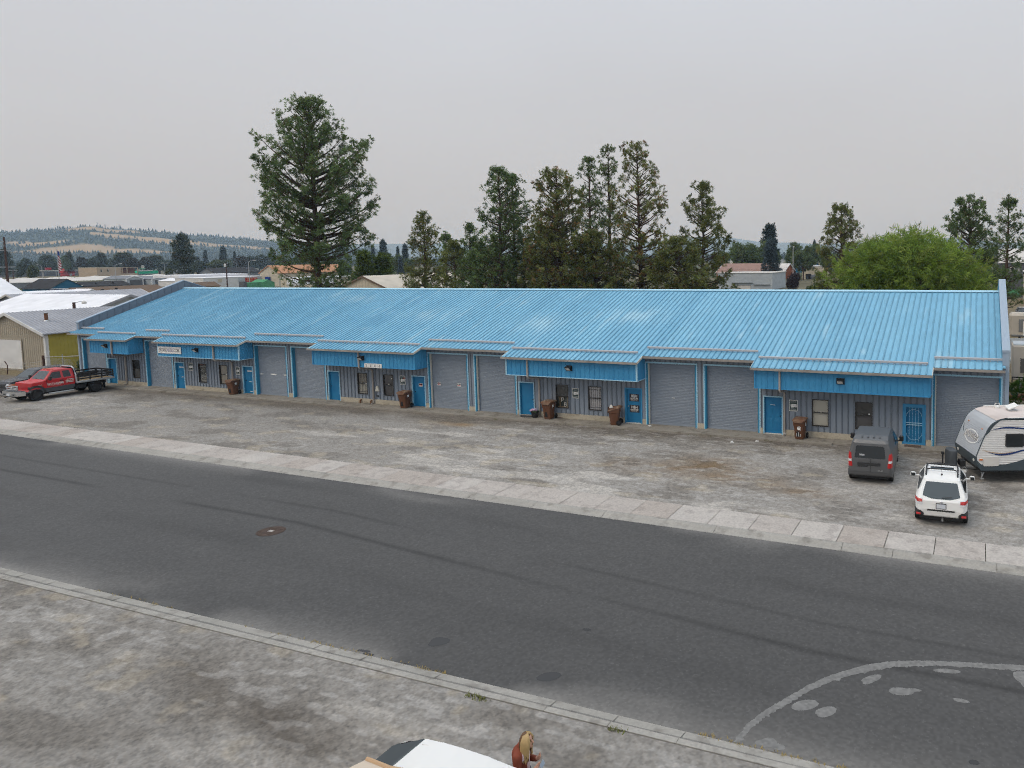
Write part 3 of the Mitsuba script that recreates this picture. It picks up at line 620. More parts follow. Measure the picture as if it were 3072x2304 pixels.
for i, (a, b, z0, z1) in enumerate([(-18.34, -17.75, 1.247, 1.666), (-18.33, -17.735, .61, 1.033)]):
    s = board('door_sign', ('upper' if i == 0 else 'lower') + ' of two black H&H signs on the blue door', 'sign', a, b, z0, z1, .097, 'mat_ink', .012)
    part(s, 'lettering', text_on('H&H', .155, (a + b) / 2, .085, z0 + .225, bold=True, width=.38), 'mat_white')
    part(s, 'text_lines', cat([box(a + .05 + o, a + .05 + o + l, .079, .085, z0 + .145, z0 + .185) for o, l in ((0, .15), (.18, .12), (.33, .16))] + [box(a + .07, b - .07, .079, .085, z0 + .10, z0 + .12), box(a + .1, b - .1, .08, .085, z0 + .03, z0 + .042)]), 'mat_offwhite')
for i, (a, z0, y, lab) in enumerate([(-31.93, 1.45, .17, 'left small black and red warning sign on the roller door under the middle canopy edge'), (-30.39, 1.45, .17, 'right small black and red warning sign on the same roller door'), (-33.335, 1.315, .097, 'small black and red warning sign on the blue door beside the roller door')]):
    s = board('warning_sign', lab, 'sign', a, a + .30, z0, z0 + .205, y, 'mat_white', .008, 'small black and red warning signs')
    part(s, 'black_band', box(a + .02, a + .28, y - .012, y - .0085, z0 + .10, z0 + .185), 'mat_ink')
    part(s, 'lettering', cat([text_on('NO', .06, a + .15, y - .0125, z0 + .115, bold=True)]), 'mat_red_ink' if i != 1 else 'mat_white')
    part(s, 'red_line', box(a + .04, a + .26, y - .012, y - .0085, z0 + .04, z0 + .075), 'mat_red_ink')
for a, b, z0, z1, y, lab in [(-55.895, -55.36, 1.59, 1.665, .097, 'white name strip on the blue door under the hose sign'), (-48.74, -48.17, 1.59, 1.68, .097, 'white name strip with faint red print on the labelled blue door'), (-48.63, -48.34, .85, .905, .097, 'small white label at handle height on the labelled blue door'), (-48.55, -48.29, .14, .195, .097, 'small white label at the foot of the labelled blue door'), (-55.7, -55.5, .865, .91, .097, 'small white label at handle height on the door under the hose sign'),
                            (-47.57, -47.25, 1.45, 1.515, .17, 'left white sticker in a row of three on the roller door'), (-46.52, -45.95, 1.45, 1.53, .17, 'middle and widest white sticker in a row of three on the roller door'), (-45.25, -44.93, 1.45, 1.53, .17, 'right white sticker in a row of three on the roller door'), (-15.75, -15.58, 1.545, 1.58, .17, 'single tiny white sticker on the roller door right of the H&H door'), (-10.08, -9.82, 1.53, 1.55, .085, 'thin pale strip on the panelled blue door')]:
    solo('sticker', box(a, b, y - .006, y, z0, z1), 'mat_white', lab, 'sticker')

# wheeled rubbish carts
def make_cart(name, label, x, y, rz, lid=0.0, mark=0):
    M = place(x, y, 0, rz); k = thing(name, label, 'rubbish cart', 'brown wheeled rubbish carts along the front wall')
    def P(n, m, mat, **kw): return part(k, n, xf(m, M), mat, **kw)
    prof = [(.02, .21, .20), (.10, .225, .22), (.62, .26, .285), (.70, .275, .30), (.72, .30, .325), (.99, .30, .335), (1.0, .315, .345)]
    V = []; n = 20
    for z, hx, hy in prof:
        for q in range(n):
            a = 2 * PI * q / n; c, s = math.cos(a), math.sin(a); e = .28
            V.append((hx * abs(c) ** e * np.sign(c), hy * abs(s) ** e * np.sign(s), z))
    F = [[i * n + j, i * n + (j + 1) % n, (i + 1) * n + (j + 1) % n, (i + 1) * n + j] for i in range(len(prof) - 1) for j in range(n)]
    b = quads(V, F); b = cat([b, trimesh.convex.convex_hull(np.array(V[:n] + [(v[0], v[1], .04) for v in V[:n]])), box(-.28, .28, -.31, .31, .80, .93)])
    P('body', b, 'mat_cart_brown', smooth=35)
    P('front_groove', cat([box(-.11, .05, -.262, -.235, .16, .46), box(-.11, .07, -.275, -.25, .56, .64)]), 'mat_black')
    L = cat([trimesh.convex.convex_hull(np.array([(sx * a, yy, z) for sx in (-1, 1) for (a, yy, z) in ((.33, -.37, 1.0), (.33, .36, 1.0), (.33, -.37, 1.035), (.33, .36, 1.05), (.27, -.28, 1.085), (.27, .28, 1.095))])),
             trimesh.convex.convex_hull(np.array([(sx * a, yy, z) for sx in (-1, 1) for (a, yy, z) in ((.22, -.37, 1.03), (.30, -.40, 1.0), (.20, -.41, .90), (.22, -.385, .90))]))])
    R = trimesh.transformations.rotation_matrix(lid, [1, 0, 0], [0, .36, 1.0])
    P('lid', xf(L, R), 'mat_lid_brown')
    P('handle', cat([tube([(-.24, .34, .97), (-.24, .44, 1.02), (.24, .44, 1.02), (.24, .34, .97)], .018, 6)]), 'mat_cart_brown')
    for sx in (-1, 1):
        P('wheel', cat([lathe([(.05, -.035), (.13, -.035), (.15, -.02), (.15, .02), (.13, .035), (.05, .035)], 22, (sx * .30, .29, .15), 'x')]), 'mat_rubber', smooth=40)
        P('hub', lathe([(.055, -.038), (.055, .038), (0, .04)], 12, (sx * .30, .29, .15), 'x'), 'mat_black')
    if mark != 1: P('sticker', box(.312, .318, -.12, .02, .72, .86), 'mat_white')
    if mark == 1: P('sticker', box(-.14, -.02, -.338, -.331, .74, .86), 'mat_cream_trim')
    if mark == 2:
        P('paint_smear', cat([xf(blob(.02, 0, .09, .08, 0, 5, z=0), np.array([[1, 0, 0, 0], [0, 0, 1, -.292], [0, 1, 0, .60], [0, 0, 0, 1.]])), tube([(-.05, -.29, .66), (.06, -.298, .72), (.10, -.30, .67), (.09, -.29, .5)], .02, 5)] + [box(q, q + .02, -.262 - .03 * (zt - .3), -.25, .16, zt) for q, zt in ((-.13, .34), (-.02, .40), (.07, .30))]), 'mat_white')
    if lid: P('rubbish', cat([ellips((-.10, -.2, 1.03), (.10, .09, .08), 1), ellips((.10, -.16, 1.0), (.12, .12, .07), 1)]), 'mat_offwhite')
    return k
make_cart('rubbish_cart', 'brown wheeled rubbish cart left of the labelled blue door', -49.55, -.46, .1)
make_cart('rubbish_cart', 'brown wheeled rubbish cart beside the grey screened window under the middle canopy', -33.98, -.52, .05)
make_cart('rubbish_cart', 'brown wheeled rubbish cart beside the flower pot with a dusty lid', -23.35, -.46, 0)
make_cart('rubbish_cart', 'overfull brown rubbish cart with its lid ajar left of the H&H door', -18.95, -.62, -1.3, .28, 1)
make_cart('rubbish_cart', 'brown wheeled rubbish cart with white paint smears on its front', -8.35, -.56, -.05, 0, 2)
pt = thing('flower_pot', 'black nursery pot of pink and lilac flowers on the apron beside a blue door', 'flower pot')
part(pt, 'pot', lathe([(0, .01), (.17, .01), (.22, .30), (.25, .31), (.25, .35), (.22, .35), (.20, .28), (0, .28)], 24, (-24.35, -.40, 0)), 'mat_black', smooth=30)
M_('pink', (.55, .38, .52), .7); M_('lilac', (.48, .46, .60), .7); D_('leaf_plain', (.05, .09, .03))
r_ = np.random.default_rng(11)
for mm in ('pink', 'lilac'):
    part(pt, 'blooms', cat([ellips((-24.35 + r_.normal(0, .11), -.42 + r_.normal(0, .09), .44 + r_.normal(0, .04)), np.array([.075, .075, .06]) * r_.uniform(.7, 1.2), 1) for _ in range(9)]), 'mat_' + mm, kind='stuff')
part(pt, 'leaves', cat([ellips((-24.35 + r_.normal(0, .10), -.40 + r_.normal(0, .09), .36), (.08, .07, .04), 1) for _ in range(8)]), 'mat_leaf_plain', kind='stuff')
M_('mat_dark', (.05, .048, .047), .9); M_('mat_brown', (.09, .065, .05), .9)
g = np.linspace(PI, 2 * PI, 20)
solo('doormat', extr(Polygon(np.stack([-25.02 + .48 * np.cos(g), -.14 + .46 * np.sin(g)], 1)), .003, .018, 'z'), 'mat_mat_dark', 'dark half round doormat at the blue door beside the flower pot', 'doormat')
solo('doormat', box(-3.20, -2.42, -.52, -.14, .003, .016), 'mat_mat_brown', 'worn brown doormat at the blue security screen door', 'doormat')
solo('scrap_stick', tube([(-23.0, -.12, .025), (-22.65, -.10, .02)], .015, 6), 'mat_rust', 'rusty brown stick lying behind the cart beside the flower pot', 'stick')
for i, (x, y, a, lab) in enumerate([(-11.54, -2.05, .4, 'scrap of white paper on the gravel left of the panelled blue door'), (-10.39, -1.45, .7, 'crumpled white paper on the gravel in front of the panelled blue door'), (-16.91, -.36, .2, 'small white paper on the apron at the roller door')]):
    z = float(lot_z(x, y)) + .012 if i < 2 else .003
    solo('litter', trimesh.convex.convex_hull(np.array([(x - .12, y - .03, z), (x + .02, y - .07, z), (x + .12, y + .02, z), (x - .03, y + .07, z), (x, y, z + .05), (x + .06, y + .01, z + .04)])), 'mat_white', lab, 'paper')
# weeds where the apron meets the gravel
def blades(pts, h, w, n, seed, lean=.5):
    r = np.random.default_rng(seed); V, F = [], []
    for (x, y, z) in pts:
        for _ in range(n):
            a = r.uniform(0, 2 * PI); l = h * r.uniform(.5, 1.2); b = np.array([x + r.normal(0, .06), y + r.normal(0, .04), z])
            t = b + np.array([math.cos(a) * l * lean, math.sin(a) * l * lean, l]); s_ = np.array([-math.sin(a), math.cos(a), 0]) * w
            k = len(V); V += [b - s_, b + s_, t]; F.append([k, k + 1, k + 2])
    return trimesh.Trimesh(np.array(V), np.array(F), process=False)
D_('weed', (.16, .17, .06)); D_('weed_dry', (.33, .25, .10))
r_ = np.random.default_rng(5)
setting('weeds', blades([(x, nedge(x) + r_.normal(0, .015), -.10) for x in np.where(r_.random(260) < .5, r_.uniform(-24, 2, 260), r_.uniform(-12, 1, 260)) if meshkit.noise(np.array([[x * .7, 0, 0]]))[0] > .45], .05, .012, 5, 1, .9), 'mat_weed_dry', 'dry yellow weeds in the joint between the near kerb and the asphalt', kind='stuff')
setting('weeds', blades([(-9.9 + r_.normal(0, .16), -24.93 + r_.normal(0, .03), -.01) for _ in range(14)] + [(-6.6 + r_.normal(0, .09), -24.9, -.01) for _ in range(8)] + [(x, -1.2, -.1) for x in r_.uniform(-28, -8, 20)], .07, .014, 6, 2, .7), 'mat_weed', 'small green weeds beside the kerb and the apron', kind='stuff')
# ------------------------------------------------------------------ vehicles (local axes: +y forward, +x right, z up)
def refine(M, L):
    return M.refine_to_length(L)
def car_body(side, plan, front, L=.11, it=6, cuts=()):
    """Side, plan and front outlines extruded and intersected, then rounded."""
    m = man(extr(side, -1.3, 1.3, 'x')) ^ man(extr(plan, -.5, 3.2, 'z')) ^ man(extr(front, -4, 4, 'y'))
    for (y, z, r) in cuts: m = m - man(cyl((-1.4, y, z), (1.4, y, z), r, 28))
    b = tri(refine(m, L)); b.merge_vertices()
    trimesh.smoothing.filter_taubin(b, lamb=.5, nu=.52, iterations=it)
    return b
def swell(b, d):
    c = b.copy(); c.vertices = b.vertices + b.vertex_normals * d; return man(c)
def rr(poly, r):
    p = Polygon(poly); return p.buffer(-r).buffer(2 * r).buffer(-r)
def region(poly, axis, a, b):
    return man(extr(Polygon(poly).buffer(0), a, b, axis))
def mirror(p):
    p = list(p); return [(-x, y) for x, y in p[::-1]]
def wheel(k, M, x, y, r, w, rim='mat_steel', spokes=5, rimr=.66, sx=None):
    sx = sx or (1 if x > 0 else -1); z = r
    h = w / 2
    t = part(k, 'wheel', xf(lathe([(r * rimr, -h * .9), (r * .93, -h), (r, -h * .7), (r, h * .7), (r * .93, h), (r * rimr, h * .9)], 28, (x, y, z), 'x'), M), 'mat_rubber', smooth=40)
    o = x + sx * h * .62
    part(t, 'rim', xf(cat([lathe([(r * rimr, -.012), (r * rimr, .012), (r * rimr * .9, .02), (r * rimr * .88, -.02)], 24, (o, y, z), 'x')] +
        [trimesh.convex.convex_hull(np.array([(o + dx, y + c * q - s_ * u, z + s_ * q + c * u) for dx in (-.012, .018) for q, ww in ((r * .05, r * .10), (r * rimr * .92, r * .06)) for u in (-ww, ww)]))
         for c, s_ in ((math.cos(2 * PI * i / spokes + .3), math.sin(2 * PI * i / spokes + .3)) for i in range(spokes))]), M), rim)
    part(t, 'hub', xf(cat([cyl((o - .05, y, z), (o - .03, y, z), r * rimr * .98, 20), cyl((o - .03, y, z), (o + .025, y, z), r * .16, 12)]), M), 'mat_black')
def on_body(k, M, name, sw, reg, mat, label=None, smooth=30):
    m = tri(sw ^ reg)
    if len(m.faces): part(k, name, xf(m, M), mat, smooth=smooth, label=label)
M_('van_grey', (.105, .108, .112), .35, .35, .5, .6); M_('car_white', (.72, .72, .70), .3, 0, .5, .8); M_('truck_red', (.42, .012, .016), .3, 0, .5, .8); M_('suv_black', (.012, .014, .02), .25, 0, .5, .9)
M_('plastic', (.03, .031, .033), .6); M_('lamp_red', (.45, .012, .012), .2, 0, .5, .5); M_('lamp_clear', (.62, .63, .64), .15, 0, .5, .5); M_('lamp_amber', (.55, .16, .04), .3); M_('plate', (.55, .58, .62), .5); M_('band_grey', (.06, .068, .075), .45)

# grey delivery van seen from behind
k = thing('delivery_van', 'dark grey delivery van parked nose to the wall with black rear windows', 'van')
M = place(-4.02, -6.20, -.065, math.radians(2.2))
side = rr([(-.74, .40), (-.78, .55), (-.76, 1.05), (-.66, 1.70), (-.55, 1.84), (0, 1.89), (1.6, 1.885), (2.05, 1.80), (2.95, 1.16), (3.72, .98), (3.92, .72), (3.94, .36), (3.6, .24), (-.4, .26)], .07)
plan = rr([(-.83, -.79), (.83, -.79), (.905, -.4), (.915, 1.0), (.90, 3.0), (.72, 3.95), (-.72, 3.95), (-.90, 3.0), (-.915, 1.0), (-.905, -.4)], .12)
front = rr([(-.90, .2), (.90, .2), (.915, .9), (.86, 1.25), (.72, 1.80), (.66, 1.92), (-.66, 1.92), (-.72, 1.80), (-.86, 1.25), (-.915, .9)], .08)
b = car_body(side, plan, front, .1, 5, [(0, .31, .38), (3.11, .31, .38)])
part(k, 'body', xf(b, M), 'mat_van_grey', smooth=40)
sw = swell(b, .008); sw2 = swell(b, .014)
on_body(k, M, 'rear_window', sw, region(rr([(-.62, 1.10), (.62, 1.10), (.57, 1.56), (.52, 1.60), (-.52, 1.60), (-.57, 1.56)], .04), 'y', -1.2, -.45), 'mat_glass_dark')
on_body(k, M, 'windscreen', sw, region([(-.62, 1.2), (.62, 1.2), (.55, 1.74), (-.55, 1.74)], 'y', 2.0, 3.2), 'mat_glass_dark')
for s_ in (-1, 1):
    on_body(k, M, 'side_window', sw, region([(1.55, 1.14), (2.75, 1.14), (2.05, 1.66), (1.55, 1.70)], 'x', *sorted((s_ * .5, s_ * 1.3))), 'mat_glass_dark')
    on_body(k, M, 'tail_lamp', sw2, region(rr([(s_ * .70, .74), (s_ * .95, .74), (s_ * .95, 1.30), (s_ * .76, 1.32)][::s_], .03), 'y', -1.0, -.52), 'mat_lamp_red')
    on_body(k, M, 'reversing_lamp', swell(b, .018), region([(s_ * .74, .94), (s_ * .95, .94), (s_ * .95, 1.04), (s_ * .74, 1.04)][::s_], 'y', -1.0, -.60), 'mat_lamp_clear')
    mm = part(k, 'mirror', xf(cat([cbox(*sorted((s_ * .98, s_ * 1.17)), 2.42, 2.54, 1.10, 1.36, .04), cbox(*sorted((s_ * .84, s_ * 1.0)), 2.44, 2.52, 1.10, 1.16, .02)]), M), 'mat_black')
    for yy in (0, 3.11): wheel(k, M, s_ * .80, yy, .325, .20, 'mat_steel', 7)
on_body(k, M, 'bumper', swell(b, .03), region([(-.95, .33), (.95, .33), (.95, .53), (-.95, .53)], 'y', -1.2, -.45), 'mat_van_grey')
part(k, 'door_gap', xf(box(.02, .035, -.795, -.70, .52, 1.08), M), 'mat_black')
part(k, 'number_plate', xf(cat([cbox(-.50, -.08, -.80, -.745, .74, .93, .02)]), M), 'mat_plastic')
part(k, 'handle_strip', xf(cat([cbox(-.10, .42, -.80, -.74, .80, .94, .02)]), M), 'mat_plastic')
part(k, 'emblem', xf(cat([lathe([(.05, 0), (.05, .012), (0, .014)], 16, (.36, -.79, .87), 'y')]), M), 'mat_chrome')
part(k, 'lettering', xf(cat([text_on('RAM', .06, .42, -.785, .58, width=.2)]), M), 'mat_steel')
part(k, 'brake_lamp', xf(cbox(-.10, .10, -.66, -.60, 1.665, 1.70, .01), M), 'mat_lamp_red')
part(k, 'window_sticker', xf(box(-.42, -.22, -.765, -.752, 1.20, 1.27), M), 'mat_guard_grey')
part(k, 'roof_rib', xf(cat([box(x - .03, x + .03, -.35, 1.7, 1.875, 1.893) for x in (-.36, -.12, .12, .36)]), M), 'mat_van_grey')
part(k, 'underside', xf(box(-.74, .74, -.5, 3.7, .20, .5), M), 'mat_black')

# white crossover seen from behind
k = thing('crossover_car', 'white crossover car with black roof rails parked nose to the building', 'car')
M = place(-1.05, -10.36, -.035, math.radians(1.6))
side = rr([(-.80, .40), (-.84, .62), (-.80, .92), (-.70, 1.02), (-.18, 1.50), (.25, 1.575), (1.2, 1.58), (1.75, 1.50), (2.55, 1.02), (3.35, .88), (3.52, .66), (3.54, .35), (3.3, .24), (-.5, .28)], .06)
plan = rr([(-.74, -.86), (.74, -.86), (.86, -.45), (.89, .6), (.88, 2.4), (.66, 3.52), (-.66, 3.52), (-.88, 2.4), (-.89, .6), (-.86, -.45)], .14)
front = rr([(-.86, .2), (.86, .2), (.89, .70), (.84, .98), (.60, 1.50), (.54, 1.62), (-.54, 1.62), (-.60, 1.50), (-.84, .98), (-.89, .70)], .07)
b = car_body(side, plan, front, .09, 5, [(0, .33, .40), (2.63, .33, .40)])
part(k, 'body', xf(b, M), 'mat_car_white', smooth=40)
sw = swell(b, .008); sw2 = swell(b, .016)
on_body(k, M, 'rear_window', sw, region(rr([(-.62, 1.06), (-.3, .985), (.3, .985), (.62, 1.06), (.52, 1.44), (-.52, 1.44)], .03), 'y', -1.2, .02), 'mat_glass_cabin')
on_body(k, M, 'windscreen', sw, region([(-.70, 1.04), (.70, 1.04), (.54, 1.50), (-.54, 1.50)], 'y', 1.7, 2.9), 'mat_glass_dark')
for s_ in (-1, 1):
    on_body(k, M, 'side_window', sw, region(rr([(-.22, 1.14), (.10, 1.02), (2.2, 1.0), (1.62, 1.43), (.2, 1.46)], .03), 'x', *sorted((s_ * .45, s_ * 1.3))), 'mat_glass_dark')
    on_body(k, M, 'tail_lamp', sw2, region(rr([(s_ * .60, .78), (s_ * .95, .78), (s_ * .95, 1.03), (s_ * .60, .99)][::s_], .03), 'y', -1.2, -.45), 'mat_lamp_clear')
    on_body(k, M, 'lamp_red', swell(b, .022), region([(s_ * .62, .875), (s_ * .95, .865), (s_ * .95, .985), (s_ * .62, .965)][::s_], 'y', -1.2, -.48), 'mat_lamp_red')
    on_body(k, M, 'fog_lamp_surround', sw2, region(rr([(s_ * .58, .32), (s_ * .95, .28), (s_ * .95, .56), (s_ * .68, .58), (s_ * .56, .48)][::s_], .03), 'y', -1.2, -.42), 'mat_plastic')
    part(k, 'fog_lamp', xf(cbox(*sorted((s_ * .66, s_ * .82)), -.86, -.76, .42, .485, .015), M), 'mat_lamp_red')
    on_body(k, M, 'wheel_arch_trim', swell(b, .012), region(Point(0, .33).buffer(.47).difference(Point(0, .33).buffer(.40)).intersection(Polygon([(-1, .3), (1, .3), (1, 1), (-1, 1)])), 'x', *sorted((s_ * .6, s_ * 1.3))), 'mat_plastic')
    part(k, 'mirror', xf(cat([cbox(*sorted((s_ * .96, s_ * 1.15)), 1.84, 1.97, .96, 1.13, .04), cbox(*sorted((s_ * .82, s_ * .98)), 1.88, 1.95, .98, 1.03, .015)]), M), 'mat_car_white')
    part(k, 'mirror_glass', xf(box(*sorted((s_ * .985, s_ * 1.13)), 1.825, 1.838, .985, 1.11), M), 'mat_glass_dark')
    part(k, 'roof_rail', xf(tube([(s_ * .53, .12, 1.53), (s_ * .535, .25, 1.615), (s_ * .54, 1.0, 1.635), (s_ * .53, 1.45, 1.61), (s_ * .53, 1.6, 1.53)], .03, 7), M), 'mat_plastic')
    for yy in (0, 2.63): wheel(k, M, s_ * .775, yy, .335, .21, 'mat_steel', 5)
part(k, 'cross_bar', xf(tube([(-.53, .62, 1.63), (-.40, .62, 1.665), (.40, .62, 1.665), (.53, .62, 1.63)], .024, 7), M), 'mat_plastic')
part(k, 'cross_bar', xf(tube([(-.53, 1.36, 1.615), (-.40, 1.36, 1.65), (.40, 1.36, 1.65), (.53, 1.36, 1.615)], .024, 7), M), 'mat_plastic')
on_body(k, M, 'sunroof', swell(b, .006), region(rr([(-.40, .85), (.40, .85), (.40, 1.22), (-.40, 1.22)], .06), 'z', 1.45, 1.8), 'mat_glass_dark')
part(k, 'aerial', xf(cat([cbox(-.03, .03, .18, .28, 1.555, 1.60, .01), cyl((0, .25, 1.59), (0, .12, 1.78), .006, 5)]), M), 'mat_black')
part(k, 'wiper', xf(tube([(.02, -.72, 1.03), (.30, -.69, 1.055), (.36, -.68, 1.055)], .012, 5), M), 'mat_black')
part(k, 'number_plate', xf(cat([box(-.15, .15, -.85, -.80, .69, .84)]), M), 'mat_plate')
part(k, 'plate_surround', xf(cat([box(-.17, .17, -.845, -.80, .67, .69), box(-.17, .17, -.845, -.8, .84, .86), box(-.17, -.15, -.845, -.8, .69, .84), box(.15, .17, -.845, -.8, .69, .84)]), M), 'mat_plastic')
part(k, 'emblem', xf(cat([ellips((0, -.825, .92), (.055, .02, .028), 1)]), M), 'mat_chrome')
on_body(k, M, 'bumper_step', sw2, region([(-.45, .585), (.45, .585), (.45, .64), (-.45, .64)], 'y', -1.2, -.6), 'mat_plastic')
part(k, 'exhaust', xf(cyl((.05, -.80, .25), (.05, -.4, .27), .03, 10), M), 'mat_steel')
part(k, 'underside', xf(box(-.72, .72, -.55, 3.3, .19, .5), M), 'mat_black')

# red flatbed truck facing the street
k = thing('flatbed_truck', 'red pickup truck with black stake sided flatbed facing the street on the left', 'truck')
M = place(-62.15, -2.60, -.075, PI + math.radians(-.5))
WB = 3.72
side = rr([(1.30, .62), (1.30, 1.95), (1.6, 2.02), (2.35, 2.02), (2.62, 1.95), (3.15, 1.38), (3.3, 1.33), (4.45, 1.24), (4.58, 1.10), (4.60, .62), (4.4, .56), (1.6, .52)], .05)
plan = rr([(-.94, 1.28), (.94, 1.28), (.97, 2.5), (.95, 3.6), (.86, 4.62), (-.86, 4.62), (-.95, 3.6), (-.97, 2.5)], .1)
front = rr([(-.94, .4), (.94, .4), (.97, .95), (.92, 1.36), (.70, 1.98), (.62, 2.06), (-.62, 2.06), (-.70, 1.98), (-.92, 1.36), (-.97, .95)], .06)
b = car_body(side, plan, front, .1, 4, [(WB, .42, .52)])
part(k, 'cab', xf(b, M), 'mat_truck_red', smooth=40)
sw = swell(b, .008); sw2 = swell(b, .016)
on_body(k, M, 'windscreen', sw, region([(-.74, 1.42), (.74, 1.42), (.58, 1.93), (-.58, 1.93)], 'y', 2.5, 3.35), 'mat_glass_cabin')
for s_ in (-1, 1):
    on_body(k, M, 'front_side_window', sw, region(rr([(2.12, 1.42), (2.98, 1.42), (2.60, 1.86), (2.12, 1.88)], .03), 'x', *sorted((s_ * .4, s_ * 1.3))), 'mat_glass_dark')
    on_body(k, M, 'rear_side_window', sw, region(rr([(1.50, 1.44), (1.98, 1.42), (1.98, 1.88), (1.55, 1.88)], .04), 'x', *sorted((s_ * .4, s_ * 1.3))), 'mat_glass_dark')
    on_body(k, M, 'lower_band', sw, region([(1.2, .5), (4.65, .5), (4.65, .80), (1.2, .86)], 'x', *sorted((s_ * .7, s_ * 1.3))), 'mat_band_grey')
    on_body(k, M, 'wheel_arch', swell(b, .035), region(Point(WB, .46).buffer(.62).difference(Point(WB, .42).buffer(.52)).intersection(Polygon([(2, .45), (5, .45), (5, 2), (2, 2)])), 'x', *sorted((s_ * .6, s_ * 1.3))), 'mat_plastic')
    on_body(k, M, 'headlight', sw2, region(rr([(s_ * .60, .92), (s_ * .95, .92), (s_ * .95, 1.13), (s_ * .60, 1.15)][::s_], .02), 'y', 4.3, 4.9), 'mat_lamp_clear')
    part(k, 'mirror', xf(cat([cbox(*sorted((s_ * 1.06, s_ * 1.30)), 2.90, 3.02, 1.36, 1.64, .04), tube([(s_ * .93, 2.95, 1.40), (s_ * 1.1, 2.95, 1.42)], .03, 6)]), M), 'mat_black')
    part(k, 'door_gap', xf(cat([box(*sorted((s_ * .955, s_ * .981)), y, y + .012, .88, 1.36) for y in (2.05, 3.05)]), M), 'mat_black')
    part(k, 'door_handle', xf(cbox(*sorted((s_ * .965, s_ * .995)), 2.10, 2.26, 1.20, 1.27, .01), M), 'mat_black')
    part(k, 'step', xf(cat([tube([(s_ * .98, 1.45, .42), (s_ * .98, 3.0, .42)], .05, 8)]), M), 'mat_steel')
    wheel(k, M, s_ * .86, WB, .42, .28, 'mat_steel', 8, .60); wheel(k, M, s_ * .90, 0, .42, .34, 'mat_steel', 8, .60)
    part(k, 'mud_flap', xf(box(*sorted((s_ * .72, s_ * 1.02)), -.62, -.59, .22, .72), M), 'mat_rubber')
on_body(k, M, 'grille', sw2, region([(-.56, .88), (.56, .88), (.56, 1.18), (-.56, 1.18)], 'y', 4.3, 4.9), 'mat_plastic')
part(k, 'grille_bar', xf(cat([cbox(-.58, .58, 4.56, 4.68, z, z + .05, .015) for z in (.90, 1.01, 1.14)] + [cbox(x - .03, x + .03, 4.57, 4.67, .88, 1.19, .015) for x in (-.58, .58)]), M), 'mat_chrome')
part(k, 'grille_emblem', xf(ellips((0, 4.69, 1.035), (.11, .02, .045), 1), M), 'mat_chrome')
part(k, 'bumper', xf(trimesh.convex.convex_hull(np.array([(sx * a, y, z) for sx in (-1, 1) for a, y in ((.98, 4.35), (.98, 4.62), (.80, 4.84), (0, 4.88)) for z in (.50, .80)])), M), 'mat_chrome')
part(k, 'bumper_inset', xf(cat([cbox(x - .12, x + .12, 4.72, 4.885, .56, .66, .01) for x in (-.5, .5)] + [box(-.98, .98, 4.40, 4.70, .80, .83)]), M), 'mat_band_grey')
part(k, 'number_plate', xf(box(-.16, .16, 4.875, 4.90, .52, .67), M), 'mat_plate')
part(k, 'tow_hook', xf(cat([tube([(sx * .35, 4.5, .42), (sx * .35, 4.95, .40)], .03, 6) for sx in (-1, 1)] + [tube([(-.5, 4.55, .42), (.5, 4.55, .42)], .05, 6)]), M), 'mat_black')
part(k, 'cab_lamp', xf(cat([cbox(x - .05, x + .05, 2.38, 2.50, 2.03, 2.065, .01) for x in (-.5, -.2, 0, .2, .5)]), M), 'mat_lamp_amber')
part(k, 'windscreen_wiper', xf(cat([tube([(x, 3.12, 1.43), (x + .45, 3.03, 1.50)], .012, 5) for x in (-.55, .05)]), M), 'mat_black')
for s_ in (-1, 1):   # lettering on the doors
    xx = s_ * .985
    fc = '+x' if s_ > 0 else '-x'
    part(k, 'door_lettering', xf(cat([text_on('BRUSH', .115, xx, 2.80 if s_ < 0 else 2.4, 1.02, fc), text_on('CARE', .135, xx, 2.28 if s_ < 0 else 2.92, 1.01, fc, bold=True)]), M), 'mat_white')
    part(k, 'door_text_line', xf(cat([box(*sorted((xx, xx + s_ * .006)), 1.42, 1.42 + l, z, z + .045) for l, z in ((.42, 1.22), (.50, 1.12), (.50, 1.03))] + [box(*sorted((xx, xx + s_ * .006)), 2.2, 3.0, .955, .97)]), M), 'mat_cream_trim')
    part(k, 'fender_badge', xf(box(*sorted((s_ * .96, s_ * .985)), 3.34, 3.6, 1.06, 1.10), M), 'mat_chrome')
# flatbed, headache rack and stake sides
part(k, 'chassis', xf(cat([box(-.45, -.33, -1.0, 1.6, .55, .75), box(.33, .45, -1.0, 1.6, .55, .75), cyl((-.8, 0, .42), (.8, 0, .42), .09, 10), cbox(-.85, -.5, .55, 1.25, .45, .75, .04), cbox(.5, .85, .55, 1.25, .45, .75, .04), box(-.8, .8, 1.3, 4.3, .40, .56)]), M), 'mat_black')
part(k, 'bed_deck', xf(cat([box(-1.02, 1.02, -1.22, 1.22, .90, .98)]), M), 'mat_wood')
part(k, 'bed_rail', xf(cat([cbox(sx * 1.08 - .05, sx * 1.08 + .05, -1.24, 1.26, .86, 1.0, .015) for sx in (-1, 1)] + [cbox(-1.03, 1.03, -1.26, -1.2, .84, 1.0, .015)]), M), 'mat_steel')
part(k, 'headache_rack', xf(cat([tube([(-.98, 1.24, .9), (-.96, 1.24, 1.5), (-.74, 1.25, 1.98), (-.55, 1.25, 2.08), (.55, 1.25, 2.08), (.74, 1.25, 1.98), (.96, 1.24, 1.5), (.98, 1.24, .9)], .055, 8), box(-.9, .9, 1.22, 1.25, .95, 1.3)] + [box(sx * .9 - .1, sx * .9 + .1, 1.20, 1.26, .9, 1.45) for sx in (-1, 1)]), M), 'mat_steel')
